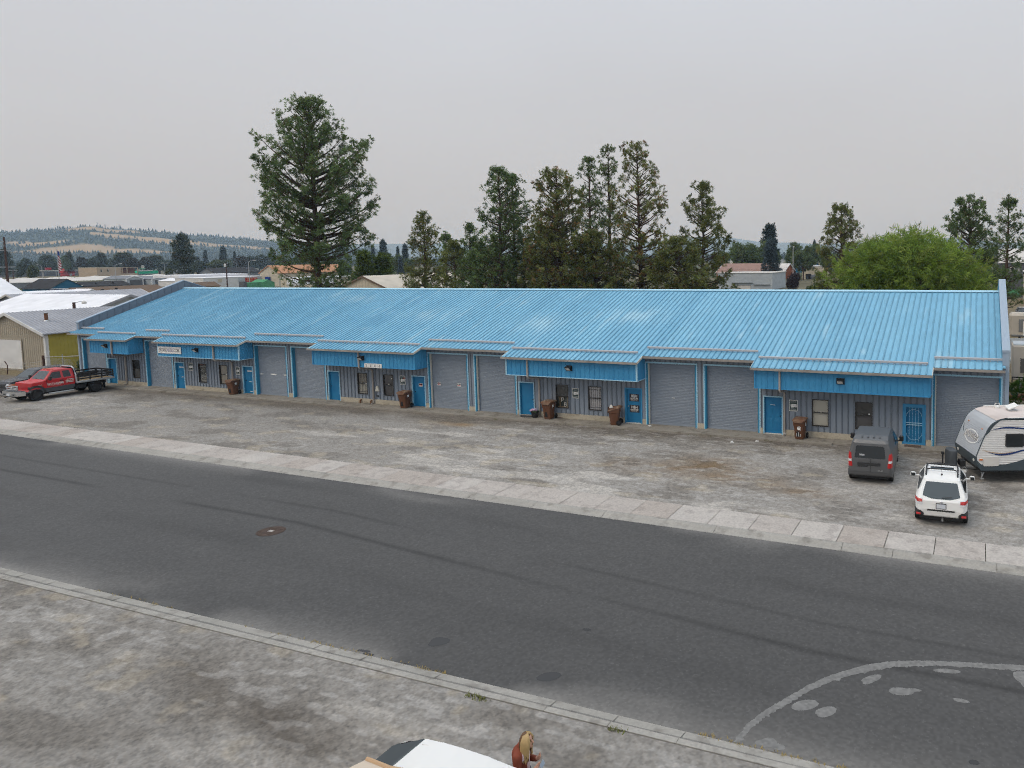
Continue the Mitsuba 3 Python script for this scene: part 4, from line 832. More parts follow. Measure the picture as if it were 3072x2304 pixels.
def stakes(p0, p1, n):
    p0, p1 = np.array(p0), np.array(p1); out = []
    for i in range(n):
        q = p0 + (p1 - p0) * i / (n - 1); out.append(cbox(q[0] - .035, q[0] + .035, q[1] - .035, q[1] + .035, .98, 1.55, .008))
    for z in (1.10, 1.28, 1.47):
        a, c = np.minimum(p0, p1), np.maximum(p0, p1); out.append(box(a[0] - .022, c[0] + .022, a[1] - .022, c[1] + .022, z, z + .10))
    return cat(out)
for p0, p1, n in (((-1.04, -1.18), (-1.04, 1.15), 4), ((1.04, -1.18), (1.04, 1.15), 4), ((-1.0, -1.21), (1.0, -1.21), 4)):
    part(k, 'stake_side', xf(stakes(p0, p1, n), M), 'mat_black')

# dark sport utility behind the truck
k = thing('utility_car', 'black sport utility car half hidden behind the red flatbed truck', 'car')
M = place(-65.75, -2.7, -.08, PI)
side = rr([(-.95, .45), (-.98, 1.0), (-.85, 1.70), (-.6, 1.80), (1.2, 1.80), (1.55, 1.72), (2.15, 1.20), (3.25, 1.08), (3.42, .85), (3.44, .42), (3.1, .3), (-.7, .32)], .06)
plan = rr([(-.86, -1.0), (.86, -1.0), (.93, 0), (.92, 2.4), (.78, 3.44), (-.78, 3.44), (-.92, 2.4), (-.93, 0)], .12)
front = rr([(-.9, .2), (.9, .2), (.93, .8), (.88, 1.18), (.68, 1.74), (.6, 1.84), (-.6, 1.84), (-.68, 1.74), (-.88, 1.18), (-.93, .8)], .06)
b = car_body(side, plan, front, .12, 4, [(0, .37, .44), (2.75, .37, .44)])
part(k, 'body', xf(b, M), 'mat_suv_black', smooth=40); sw = swell(b, .008)
on_body(k, M, 'windscreen', sw, region([(-.72, 1.26), (.72, 1.26), (.56, 1.70), (-.56, 1.70)], 'y', 1.4, 2.4), 'mat_glass_cabin')
for s_ in (-1, 1):
    on_body(k, M, 'side_window', sw, region([(-.7, 1.24), (1.9, 1.22), (1.4, 1.62), (-.6, 1.66)], 'x', *sorted((s_ * .4, s_ * 1.3))), 'mat_glass_dark')
    on_body(k, M, 'headlight', swell(b, .016), region([(s_ * .55, .74), (s_ * .95, .74), (s_ * .95, .95), (s_ * .55, .95)][::s_], 'y', 3.0, 3.6), 'mat_lamp_clear')
    on_body(k, M, 'indicator', swell(b, .022), region([(s_ * .80, .76), (s_ * .95, .76), (s_ * .95, .93), (s_ * .80, .93)][::s_], 'y', 2.9, 3.6), 'mat_lamp_amber')
    for yy in (0, 2.75): wheel(k, M, s_ * .80, yy, .37, .24, 'mat_steel', 6)
part(k, 'grille', xf(cbox(-.5, .5, 3.36, 3.46, .72, .95, .02), M), 'mat_plastic')
part(k, 'bumper_bar', xf(cbox(-.88, .88, 3.35, 3.52, .42, .62, .04), M), 'mat_plastic')

# white car in the foreground, cut by the lower edge of the view
k = thing('white_car', 'white car with dark rear window at the bottom edge of the view beside the woman', 'car')
M = place(-8.25, -28.86, -.01, -PI / 2 + math.radians(-2.0))
side = rr([(-1.0, .40), (-1.08, .75), (-1.04, 1.06), (-.96, 1.15), (-.22, 1.50), (.15, 1.56), (.6, 1.58), (1.2, 1.56), (1.75, 1.46), (2.65, 1.02), (3.5, .88), (3.7, .60), (3.7, .34), (3.4, .24), (-.5, .28)], .07)
plan = rr([(-.72, -1.1), (.72, -1.1), (.87, -.6), (.91, .6), (.90, 2.5), (.66, 3.7), (-.66, 3.7), (-.90, 2.5), (-.91, .6), (-.87, -.45)], .15)
front = rr([(-.88, .2), (.88, .2), (.91, .70), (.86, 1.0), (.70, 1.46), (.62, 1.60), (-.62, 1.60), (-.70, 1.46), (-.86, 1.0), (-.91, .70)], .08)
b = car_body(side, plan, front, .07, 6, [(0, .33, .40), (2.8, .33, .40)])
part(k, 'body', xf(b, M), 'mat_car_white', smooth=40); sw = swell(b, .008)
on_body(k, M, 'rear_window', sw, region(rr([(-.74, 1.14), (.74, 1.14), (.66, 1.515), (-.66, 1.515)], .03), 'y', -1.3, -.19), 'mat_glass_cabin')
on_body(k, M, 'windscreen', sw, region([(-.72, 1.04), (.72, 1.04), (.56, 1.53), (-.56, 1.53)], 'y', 1.6, 3.0), 'mat_glass_dark')
for s_ in (-1, 1):
    on_body(k, M, 'side_window', sw, region(rr([(-.45, 1.10), (0, 1.0), (2.3, 1.0), (1.7, 1.42), (-.1, 1.46)], .03), 'x', *sorted((s_ * .45, s_ * 1.3))), 'mat_glass_dark')
    on_body(k, M, 'tail_lamp', swell(b, .015), region([(s_ * .6, .75), (s_ * .95, .75), (s_ * .95, 1.0), (s_ * .6, .98)][::s_], 'y', -1.2, -.5), 'mat_lamp_red')
    for yy in (0, 2.8): wheel(k, M, s_ * .78, yy, .33, .21, 'mat_steel', 5)
for s_ in (-1, 1): part(k, 'roof_seam', xf(tube([(s_ * .52, -.12, 1.522), (s_ * .53, .3, 1.555), (s_ * .53, .9, 1.558), (s_ * .52, 1.4, 1.51)], .008, 5), M), 'mat_offwhite')
part(k, 'rear_wiper', xf(tube([(0, -1.0, 1.17), (.4, -.86, 1.24)], .012, 5), M), 'mat_black')
D_('tan_board', proc(lambda p, n, uv: mix((.62, .54, .44), (.55, .47, .38), fbm(p.x * 3, p.y * 3, 1.0, 3)))); D_('tan_edge', (.50, .34, .21))
bd = thing('beige_board', 'beige board with a tan edge lying on the near side of the white car roof', 'board')
bp_ = [(-8.80, -29.06), (-8.3, -29.10), (-7.62, -29.02), (-7.2, -29.14), (-7.0, -29.9), (-9.15, -29.9)]
part(bd, 'face', extr(Polygon(bp_), 1.612, 1.632, 'z'), 'mat_tan_board')
part(bd, 'edge', tube([(x, y, 1.635) for x, y in bp_[:4]], .035, 6), 'mat_tan_edge')

# travel trailer
k = thing('travel_trailer', 'white travel trailer with a grey front cap lettered prowler parked at the right end', 'trailer')
ph = math.radians(21)
M = place(.08, -5.6, -.05, ph)     # local: +x rearwards along the near side, +y to the far side
W_ = 2.38
prof = [(.20, .62), (.10, .72), (.03, .95), (0, 1.17), (.25, 1.83), (.41, 2.19), (.50, 2.36), (.62, 2.50), (.78, 2.61), (.95, 2.67), (1.2, 2.72), (7.2, 2.74), (7.2, .62)]
xf_front = lambda z: np.interp(z, [.62, .72, .95, 1.17, 1.83, 2.19, 2.36, 2.50, 2.61, 2.67, 2.72], [.20, .10, .03, 0, .25, .41, .50, .62, .78, .95, 1.2])
def f_front(p, n, uv):
    return mix((.36, .385, .41), (.44, .465, .49), fbm(p.x * 1.5, p.y * 1.5, p.z * 2, 3))
M_('cap_grey', proc(f_front), .35); M_('siding_white', (.66, .655, .64), .4); M_('skirt_grey', (.055, .075, .088), .45); M_('roof_pink', proc(worn((.55, .49, .46), (.42, .36, .33), .8, .6)), .7); M_('swoosh_blue', (.02, .045, .16), .4); M_('swoosh_dark', (.03, .04, .05), .4)
part(k, 'core', xf(extr(Polygon(prof).buffer(-.012), .015, W_ - .015, 'y'), M), 'mat_skirt_grey')
def siding(z0, z1, y, sgn):
    zs = np.arange(z0, z1 + 1e-6, .0186); V = []
    for i, z in enumerate(zs):
        d = (.0, .014, .018, .006)[i % 4]
        x0_ = float(xf_front(z)) + .02; V += [(x0_, y + sgn * d, z), (7.19, y + sgn * d, z)]
    return quads(V, [[2 * i, 2 * i + 1, 2 * i + 3, 2 * i + 2] for i in range(len(zs) - 1)])
for y, s_ in ((0, -1), (W_, 1)): part(k, 'side_siding', xf(siding(.74, 2.66, y, s_), M), 'mat_siding_white')
zs = np.arange(1.14, 2.67, .0186); V = []
for i, z in enumerate(zs):
    d = (.0, .012, .015, .005)[i % 4] if z < 2.2 else .008
    V += [(float(xf_front(z)) - d, yy, z) for yy in (0.0, W_)]
part(k, 'front_cap', xf(quads(V, [[2 * i, 2 * i + 2, 2 * i + 3, 2 * i + 1] for i in range(len(zs) - 1)]), M), 'mat_cap_grey', smooth=True)
zs2 = [.62, .72, .95, 1.138]
part(k, 'front_lower_cap', xf(quads([(float(xf_front(z)) - .012, yy, z) for z in zs2 for yy in (-.01, W_ + .01)], [[2 * i, 2 * i + 2, 2 * i + 3, 2 * i + 1] for i in range(3)]), M), 'mat_skirt_grey')
# dark skirts with their rising sweep, corner mouldings, roof
def skirt(y): return extr(Polygon([(.04, 1.0), (.20, .84), (.7, .80), (1.2, .83), (1.7, .95), (2.2, 1.12), (7.19, 1.15), (7.19, .55), (.22, .58), (.10, .70)]), y - .006, y + .006, 'y')
for y in (-.022, W_ + .022): part(k, 'skirt', xf(skirt(y), M), 'mat_skirt_grey')
mz = np.linspace(.7, 2.66, 26)
for y in (-.012, W_ + .012):
    part(k, 'corner_moulding', xf(tube([(float(xf_front(z)) - .005, y, z) for z in mz] + [(1.25, y, 2.715), (7.19, y, 2.735)], .022, 6), M), 'mat_skirt_grey', smooth=True)
    part(k, 'corner_sweep', xf(extr(Polygon([(.30, 1.98), (.44, 2.24), (.52, 2.38), (.64, 2.51), (.80, 2.62), (1.0, 2.68), (.86, 2.58), (.72, 2.46), (.60, 2.32), (.52, 2.18)]), y - .016, y + .016, 'y'), M), 'mat_skirt_grey')
part(k, 'roof', xf(quads([(float(x), yy, z + .012) for x, z in ((.70, 2.57), (.80, 2.63), (.97, 2.69), (1.2, 2.735), (7.2, 2.755)) for yy in (.02, W_ - .02)], [[2 * i, 2 * i + 2, 2 * i + 3, 2 * i + 1] for i in range(1, 4)]), M), 'mat_roof_pink')
part(k, 'roof_edge', xf(cat([tube([(1.2, W_ - .01, 2.76), (7.2, W_ - .01, 2.78)], .03, 6), tube([(1.25, .01, 2.74), (7.2, .01, 2.76)], .016, 6)]), M), 'mat_white')
part(k, 'roof_vent', xf(cat([box(1.85, 2.20, 1.25, 1.62, 2.76, 2.80)]), M), 'mat_guard_grey')
part(k, 'vent_lid', xf(trimesh.convex.convex_hull(np.array([(x, y, z) for x, z in ((1.82, 2.80), (2.22, 2.95)) for y in (1.22, 1.65) for z in (z, z + .05)])), M), 'mat_white')
part(k, 'pipe_cap', xf(cat([cyl((1.62, 1.95, 2.75), (1.62, 1.95, 2.83), .10, 14), tube([(1.5, 2.0, 2.76), (1.56, 2.0, 2.95), (1.72, 2.0, 2.95), (1.76, 2.0, 2.76)], .02, 6)]), M), 'mat_white')
def ribbon(pts, w, y=-.026):
    p = np.array(pts); ii = np.linspace(0, len(p) - 1, 30); q = CubicSpline(np.arange(len(p)), p)(ii); hw = np.interp(ii, np.arange(len(w)), w)
    return quads([(q[i, 0], y, q[i, 1] + s * hw[i]) for i in range(30) for s in (-1, 1)], [[2 * i, 2 * i + 2, 2 * i + 3, 2 * i + 1] for i in range(29)])
part(k, 'stripe', xf(ribbon([(.57, 2.25), (.9, 2.32), (1.26, 2.35), (1.9, 2.31), (2.8, 2.2)], [.004, .022, .035, .03, .02]), M), 'mat_swoosh_blue')
part(k, 'stripe', xf(ribbon([(.45, 1.36), (.75, 1.26), (1.07, 1.235), (1.5, 1.30), (1.92, 1.41), (2.8, 1.5)], [.004, .02, .036, .04, .03, .02], -.027), M), 'mat_swoosh_blue')
part(k, 'stripe', xf(ribbon([(.21, 1.45), (.5, 1.36), (.9, 1.30), (1.3, 1.31), (1.7, 1.37)], [.004, .012, .014, .012, .004], -.0255), M), 'mat_tan_edge')
w = part(k, 'window', xf(extr(rr([(1.17, 1.55), (1.92, 1.55), (1.92, 2.09), (1.17, 2.09)], .07), -.04, -.002, 'y'), M), 'mat_plastic')
part(w, 'pane', xf(extr(rr([(1.215, 1.595), (1.875, 1.595), (1.875, 2.045), (1.215, 2.045)], .05), -.046, -.0405, 'y'), M), 'mat_glass_dark')
part(k, 'storage_door', xf(extr(rr([(.28, .77), (.92, .77), (.92, 1.135), (.28, 1.135)], .05), -.045, -.0285, 'y'), M), 'mat_offwhite')
part(k, 'side_marker', xf(cbox(.12, .26, -.045, -.018, 1.0, 1.07, .01), M), 'mat_lamp_amber')
part(k, 'water_inlet', xf(lathe([(.09, 0), (.09, .02), (0, .025)], 16, (2.03, -.03, .93), 'y'), M), 'mat_white')
def on_cap(y, z, d=.02): return (float(xf_front(z)) - d, y, z)
for yy, z in ((.45, 2.20), (1.95, 2.22)): part(k, 'marker_lamp', xf(ellips(on_cap(yy, z), (.03, .05, .03), 1), M), 'mat_lamp_amber')
part(k, 'front_lamp', xf(ellips(on_cap(.30, .95, .015), (.03, .07, .07), 2), M), 'mat_offwhite')
part(k, 'front_lamp', xf(ellips(on_cap(2.08, .95, .015), (.03, .07, .07), 2), M), 'mat_offwhite')
# logo: oval ring and lettering lying on the sloping cap
def cap_pt(u, v, d):   # u: from the far side to the near side (reads left to right from outside), v up the slope from z=1.2
    c, s_ = math.cos(math.atan2(.66, .25)), math.sin(math.atan2(.66, .25))
    return (0.0 + v * c - d * s_, W_ - u, 1.17 + v * s_ + d * c)
def on_slope(m, u0, v0, d): return trimesh.Trimesh(np.array([cap_pt(a[0] + u0, a[1] + v0, a[2] + d) for a in m.vertices]), m.faces, process=False)
g = np.linspace(0, 2 * PI, 49)[:-1]
ovo = Polygon(np.stack([.74 * np.cos(g), .30 * np.sin(g)], 1)); ovi = Polygon(np.stack([.66 * np.cos(g), .235 * np.sin(g)], 1))
lg = part(k, 'logo', xf(on_slope(trimesh.creation.extrude_polygon(ovo, .004, engine='earcut'), 1.30, .62, .014), M), 'mat_guard_grey')
part(lg, 'ring', xf(on_slope(trimesh.creation.extrude_polygon(ovo.buffer(-.02).difference(ovi), .004, engine='earcut'), 1.30, .62, .0185), M), 'mat_white')
tm = meshkit.text_mesh('prowler', .30, .004, True); tm.apply_translation([-(tm.bounds[0, 0] + tm.bounds[1, 0]) / 2, 0, 0]); tm.apply_scale([1.42 / (tm.bounds[1, 0] - tm.bounds[0, 0]), 1, 1])
tl = meshkit.text_mesh('prowler', .30, .004); tl.apply_translation([-(tl.bounds[0, 0] + tl.bounds[1, 0]) / 2, 0, 0]); tl.apply_scale([1.36 / (tl.bounds[1, 0] - tl.bounds[0, 0]), 1, 1])
part(lg, 'lettering_outline', xf(on_slope(tm, 1.28, .54, .024), M), 'mat_ink'); part(lg, 'lettering', xf(on_slope(tl, 1.28, .54, .029), M), 'mat_offwhite')
for s_, (u, v) in ((1, (2.05, .52)), (-1, (.33, .62))):
    part(lg, 'flourish', xf(on_slope(trimesh.creation.extrude_polygon(Polygon([(0, 0), (.14, .07), (.30, .36), (.20, .12), (.10, .02)]) if s_ > 0 else Polygon([(0, 0), (-.12, .10), (-.20, .42), (-.10, .16), (.02, .03)][::-1]), .004, engine='earcut'), u, v, .016), M), 'mat_skirt_grey')
# tongue, gas bottle cover, battery box, jack
part(k, 'tongue', xf(cat([tube([(-1.05, W_ / 2, .47), (.4, W_ / 2 - .75, .50)], .055, 4), tube([(-1.05, W_ / 2, .47), (.4, W_ / 2 + .75, .50)], .055, 4), cbox(-1.42, -.98, W_ / 2 - .07, W_ / 2 + .07, .44, .58, .02), box(-.5, -.4, .75, 1.6, .44, .52)]), M), 'mat_black')
gp = []
for i, (z, e) in enumerate([(.50, 1), (.72, 1.02), (.735, .985), (.90, 1.02), (.915, .985), (1.08, 1.0), (1.17, .92), (1.21, .7), (1.215, 0)]): gp.append((z, e))
n = 26; V = []
for z, e in gp:
    for q in range(n):
        a = 2 * PI * q / n; V.append((-.62 + .20 * e * np.sign(math.cos(a)) * abs(math.cos(a)) ** .7, W_ / 2 - .05 + .36 * e * np.sign(math.sin(a)) * abs(math.sin(a)) ** .6, z))
part(k, 'gas_bottle_cover', xf(quads(V, [[i * n + j, i * n + (j + 1) % n, (i + 1) * n + (j + 1) % n, (i + 1) * n + j] for i in range(len(gp) - 1) for j in range(n)]), M), 'mat_plastic' if False else 'mat_band_grey', smooth=30)
part(k, 'battery_box', xf(cat([cbox(-.34, -.12, W_ / 2 - .42, W_ / 2 - .05, .52, .78, .02)]), M), 'mat_black')
part(k, 'tongue_jack', xf(cat([cyl((-.95, W_ / 2 + .02, .25), (-.95, W_ / 2 + .02, 1.0), .035, 8), cbox(-1.0, -.9, W_ / 2 - .04, W_ / 2 + .08, .95, 1.06, .01), cyl((-.95, W_ / 2 + .02, .05), (-.95, W_ / 2 + .02, .25), .025, 8), cyl((-.95, W_ / 2 + .02, .04), (-.95, W_ / 2 + .02, .06), .09, 10)]), M), 'mat_black')
part(k, 'safety_chain', xf(cat([tube([(-.9, W_ / 2 - .12, .45), (-.75, W_ / 2 - .35, .25), (-.5, W_ / 2 - .55, .4)], .016, 5), tube([(-.4, W_ / 2 - .6, .44), (-.3, W_ / 2 - .75, .62), (-.15, W_ / 2 - .8, .42)], .014, 5)]), M), 'mat_steel')
part(k, 'plate_tag', xf(cbox(-.52, -.26, W_ / 2 - .86, W_ / 2 - .84, .40, .52, .004), M), 'mat_white')
part(k, 'stabiliser_jack', xf(cat([tube([(.5, .25, .60), (.32, .20, .25)], .022, 6), tube([(.32, .20, .60), (.32, .20, .20)], .018, 6), cbox(.25, .40, .12, .28, .17, .21, .01)]), M), 'mat_steel')
part(k, 'floor', xf(box(.22, 7.1, .06, W_ - .06, .50, .63), M), 'mat_black')
for yy in (.18, W_ - .18):
    for xx in (4.1, 4.95):
        wheel(k, M @ np.array([[0, 1, 0, 0], [1, 0, 0, 0], [0, 0, 1, 0], [0, 0, 0, 1.]]), yy, xx, .34, .2, 'mat_steel', 5, sx=-1 if yy < 1 else 1)
# ------------------------------------------------------------------ the woman with the phone
def skel(bones, L=.035, it=4):
    """bones: ((p0, r0), (p1, r1)) pairs; one continuous smoothed surface."""
    def ball(p, r):
        s = trimesh.creation.icosphere(2); s.apply_scale(r); s.apply_translation(p); return s
    ms = [man(trimesh.convex.convex_hull(np.vstack([ball(*a).vertices, ball(*b).vertices]))) for a, b in bones]
    m = ms[0]
    for q in ms[1:]: m = m + q
    t = tri(m.refine_to_length(L)); t.merge_vertices(); trimesh.smoothing.filter_taubin(t, iterations=it); return t
M_('skin', (.52, .29, .20), .55); M_('jacket_rust', proc(lambda p, n, uv: mix((.22, .052, .025), (.15, .035, .018), fbm(p.x * 9, p.y * 9, p.z * 7, 3))), .8); M_('top_pink', (.62, .48, .48), .75); M_('jeans', (.03, .045, .085), .8); M_('shoe', (.05, .04, .035), .6)
M_('hair_blond', (.42, .29, .13), .45); M_('hair_brown', (.12, .062, .028), .45); M_('phone', (.30, .36, .42), .2)
k = thing('person', 'woman in rust jacket and pink top looking down at her phone beside the white car', 'person')
M = place(-6.86, -27.70, 0, math.radians(12))
hd = np.array([.085, 0, 1.535])
body = skel([((( 0, 0, .93), .115), ((0, 0, 1.08), .10)), (((0, 0, 1.08), .10), ((-.01, 0, 1.30), .12)), (((-.01, -.09, 1.32), .09), ((-.01, .09, 1.32), .09)), (((-.01, -.165, 1.345), .055), ((-.01, .165, 1.345), .055)), (((-.005, 0, 1.38), .06), ((.035, 0, 1.47), .048))] +
            [(((0, s * .08, .92), .10), ((.02, s * .095, .50), .062)) for s in (-1, 1)] + [(((.02, s * .095, .50), .06), ((-.01, s * .10, .09), .042)) for s in (-1, 1)] +
            [(((-.01, s * .17, 1.34), .052), ((.0, s * .22, 1.08), .042)) for s in (-1, 1)] + [(((.0, s * .22, 1.08), .040), ((.23, s * .13, 1.12 + .02 * s), .027)) for s in (-1, 1)] +
            [((tuple(hd + [0, 0, .02]), .092), (tuple(hd + [.03, 0, -.055]), .066)), ((tuple(hd + [.055, 0, -.07]), .045), (tuple(hd + [.065, 0, -.085]), .036)), ((tuple(hd + [.095, 0, .0]), .016), (tuple(hd + [.112, 0, -.022]), .014))])
part(k, 'body', xf(body, M), 'mat_skin', smooth=True)
part(k, 'face', xf(cat([ellips(hd + [.088, s * .033, .012], (.012, .016, .008), 1) for s in (-1, 1)] + [ellips(hd + [.096, 0, -.058], (.012, .022, .006), 1)] + [ellips(hd + [.086, s * .035, .034], (.012, .022, .005), 1) for s in (-1, 1)]), M), 'mat_hair_brown', kind='stuff')
top = skel([(((.0, 0, .93), .13), ((0, 0, 1.10), .117)), (((0, 0, 1.10), .117), ((.0, 0, 1.30), .133)), (((.0, -.10, 1.31), .098), ((.0, .10, 1.31), .098)), (((0, 0, 1.32), .09), ((.015, 0, 1.40), .062))], .03, 3)
part(k, 'top', xf(top, M), 'mat_top_pink', smooth=True)
jk = skel([(((-.02, 0, .90), .148), ((-.02, 0, 1.10), .138)), (((-.02, 0, 1.10), .138), ((-.02, 0, 1.30), .150)), (((-.015, -.13, 1.32), .095), ((-.015, .13, 1.32), .095)), (((-.02, -.10, 1.34), .085), ((-.02, .10, 1.34), .085)), (((-.03, 0, 1.34), .09), ((-.02, 0, 1.42), .070))] +
          [(((-.01, s * .17, 1.335), .074), ((.0, s * .225, 1.08), .062)) for s in (-1, 1)] + [(((.0, s * .225, 1.08), .060), ((.17, s * .155, 1.115), .046)) for s in (-1, 1)], .028, 3)
wedge = man(trimesh.convex.convex_hull(np.array([(x, s * y, z) for s in (-1, 1) for x, y in ((.03, .035), (.40, .125)) for z in (.6, 1.6)])))
part(k, 'jacket', xf(tri(man(jk) - wedge), M), 'mat_jacket_rust', smooth=40)
leg = skel([(((0, s * .075, .93), .122), ((.02, s * .095, .50), .078)) for s in (-1, 1)] + [(((.02, s * .095, .50), .078), ((-.01, s * .10, .10), .062)) for s in (-1, 1)], .04, 3)
part(k, 'jeans', xf(leg, M), 'mat_jeans', smooth=True)
for s in (-1, 1): part(k, 'shoe', xf(skel([(((-.03, s * .10, .045), .045), ((.15, s * .115, .035), .035))], .03, 2), M), 'mat_shoe', smooth=True)
def hand(s, w, up):
    """Right (s=-1) or left hand closing round the phone; w: wrist."""
    w = np.array(w); d = np.array([.09, -s * .075, up]); d = d / np.linalg.norm(d)
    c = w + d * .075; b = [((tuple(w), .024), (tuple(c), .028))]
    for i, l in enumerate((.062, .07, .066, .052)):
        r0 = c + np.array([0, 0, .028 - .019 * i]) + d * .012; r1 = r0 + d * l * .55; r2 = r1 + np.array([.012, -s * .030, 0]) * l / .066
        b += [((tuple(r0), .0095), (tuple(r1), .0088)), ((tuple(r1), .0088), (tuple(r2), .008))]
    t0 = w + d * .03 + np.array([-.012, 0, .018]); t1 = t0 + np.array([.035, -s * .012, .035]); t2 = t1 + d * .03
    return skel(b + [((tuple(t0), .012), (tuple(t1), .0105)), ((tuple(t1), .0105), (tuple(t2), .009))], .008, 3)
part(k, 'hand', xf(hand(1, (.235, .125, 1.14), .25), M), 'mat_skin', smooth=True)
part(k, 'hand', xf(hand(-1, (.235, -.125, 1.10), .10), M), 'mat_skin', smooth=True)
ph_ = solo('phone', xf(xf(cbox(-.004, .004, -.075, .075, -.038, .038, .003), trimesh.transformations.rotation_matrix(-.5, [0, 1, 0])), M @ place(.345, .0, 1.145)), 'mat_phone', 'pale phone held in both hands by the woman in the rust jacket', 'phone')
r_ = np.random.default_rng(21)
for mm, n0, sd in (('hair_brown', 80, 1), ('hair_blond', 90, 2)):
    st = []
    for i in range(n0):
        a = r_.uniform(.75, 2 * PI - .75) if mm == 'hair_brown' else r_.choice([-1, 1]) * r_.uniform(.7, 2.0)
        rad = .098 + (.01 if mm == 'hair_blond' else 0); e = r_.uniform(0, .5)
        c, s = math.cos(a), math.sin(a); L = r_.uniform(.22, .33)
        p = [hd + [.02, 0, .115], hd + np.array([c * rad * .62, s * rad * .62, .10]), hd + np.array([c * rad, s * rad, .03 - .02 * e]), hd + np.array([c * rad * 1.02 - .01, s * rad * 1.08, -.07]), hd + np.array([c * .10 - .02, s * .115, -L + .06]), hd + np.array([c * .085 - .01 + r_.normal(0, .012), s * .12 + r_.normal(0, .012), -L])]
        st.append(tube(p, [.012, .016, .017, .016, .013, .004], 5))
    if mm == 'hair_brown': st.append(ellips(hd + [-.012, 0, .03], (.094, .092, .094), 2))
    part(k, 'hair', xf(cat(st), M), 'mat_' + mm, smooth=True, kind='stuff')
# ------------------------------------------------------------------ other buildings, poles, signs, fences
for k_, c_ in dict(wall_beige=(.40, .36, .29), wall_yellow=(.42, .36, .085), wall_white=(.66, .66, .65), wall_blue=(.03, .13, .22), wall_navy=(.02, .03, .10), wall_tan=(.46, .36, .26), wall_cream=(.55, .50, .40), wall_palegrey=(.42, .46, .49), wall_dark=(.12, .125, .135),
                   wall_green=(.10, .30, .16), roof_white=(.78, .79, .82), roof_metal=(.36, .37, .40), roof_dark=(.055, .055, .058), roof_brown=(.17, .125, .095), roof_cream=(.62, .57, .49), roof_pinkish=(.30, .20, .17), roof_orange=(.50, .27, .16), roof_pale=(.60, .58, .55), roof_slate=(.22, .235, .26), green_bright=(.02, .42, .24), red_paint=(.42, .035, .04), brick_red=(.30, .11, .06), navy_sign=(.03, .06, .25), wood_pole=(.09, .055, .045), pole_grey=(.42, .43, .44), deck_brown=(.20, .09, .06), wall_mid=(.20, .21, .22), stone_beige=(.50, .46, .40)).items():
    D_(k_, proc((lambda c: lambda p, n, uv: mi.Color3f(c) * (.86 + .28 * fbm(p.x * .9, p.y * .9, p.z * 1.3, 3)))(c_)))
def gable(name, label, ax, x0, x1, y0, y1, ze, zr, wall, roof, o=.25, th=.12, trim=None, rib=0, cat_='building', group=None, wall_side=None):
    """A gabled building; its ridge runs along ax. Two roof slopes, walls, optional white rake trim and roof ribs."""
    k = thing(name, label, cat_, group)
    a0, a1, b0, b1 = (x0, x1, y0, y1) if ax == 'x' else (y0, y1, x0, x1)    # a along the ridge, b across it
    bm = (b0 + b1) / 2; sl = (zr - ze) / (bm - b0)
    Q = (lambda poly, p, q: extr(poly, p, q, 'x')) if ax == 'x' else (lambda poly, p, q: extr(poly, p, q, 'y'))
    part(k, 'wall', Q([(b0, -.15), (b1, -.15), (b1, ze), (bm, zr), (b0, ze)], a0, a1), wall)
    if wall_side:   # cladding of the long side that faces the viewer, 3 mm proud
        part(k, 'side_cladding', box(*( (a0, a1) if ax == 'x' else (b1 + .003, b1 + .03)), *((b0 - .03, b0 - .003) if ax == 'x' else (a0, a1)), -.1, ze), wall_side)
    for s in (-1, 1):
        be = bm + s * (bm - b0 + o); z_ = zr - sl * (bm - b0 + o)
        part(k, 'roof', Q([(bm, zr + .02), (be, z_ + .02), (be, z_ + .02 + th), (bm, zr + .02 + th)][::s], a0 - o, a1 + o), roof)
        if rib:
            m = [Q([(bm, zr + .02 + th), (be, z_ + .02 + th), (be, z_ + .06 + th), (bm, zr + .06 + th)][::s], a - .03, a + .03) for a in np.arange(a0 - o + .05, a1 + o, rib)]
            part(k, 'roof_rib', cat(m), roof, kind='stuff')
        if trim:
            for a in (a0 - o, a1 + o):
                part(k, 'rake_trim', Q([(bm, zr - .14), (be, z_ - .14), (be, z_ + .05 + th), (bm, zr + .05 + th)][::s], a - .05, a + .05), trim)
    return k
def flat(name, label, x0, x1, y0, y1, z, wall, cap=None, cat_='building', group=None):
    k = thing(name, label, cat_, group)
    part(k, 'wall', box(x0, x1, y0, y1, -.15, z), wall)
    part(k, 'roof', box(x0 - .15, x1 + .15, y0 - .15, y1 + .15, z + .001, z + .22), cap or wall)
    return k
def opening(k, name, face, u0, u1, z0, z1, at_, mat, frame='mat_white', deep=.06):
    """A door or window on the face '-y' or '+x' at y or x = at_, with a frame round it."""
    if face == '-y':
        d = part(k, name, box(u0, u1, at_ - deep * .4, at_ + .01, z0, z1), mat)
        part(d, 'frame', cat([box(u0 - .1, u0, at_ - deep, at_, z0 - .1, z1 + .1), box(u1, u1 + .1, at_ - deep, at_, z0 - .1, z1 + .1), box(u0, u1, at_ - deep, at_, z1, z1 + .1), box(u0, u1, at_ - deep, at_, z0 - .1, z0)]), frame)
    else:
        d = part(k, name, box(at_ - .01, at_ + deep * .4, u0, u1, z0, z1), mat)
        part(d, 'frame', cat([box(at_, at_ + deep, u0 - .1, u0, z0 - .1, z1 + .1), box(at_, at_ + deep, u1, u1 + .1, z0 - .1, z1 + .1), box(at_, at_ + deep, u0, u1, z1, z1 + .1), box(at_, at_ + deep, u0, u1, z0 - .1, z0)]), frame)
    return d
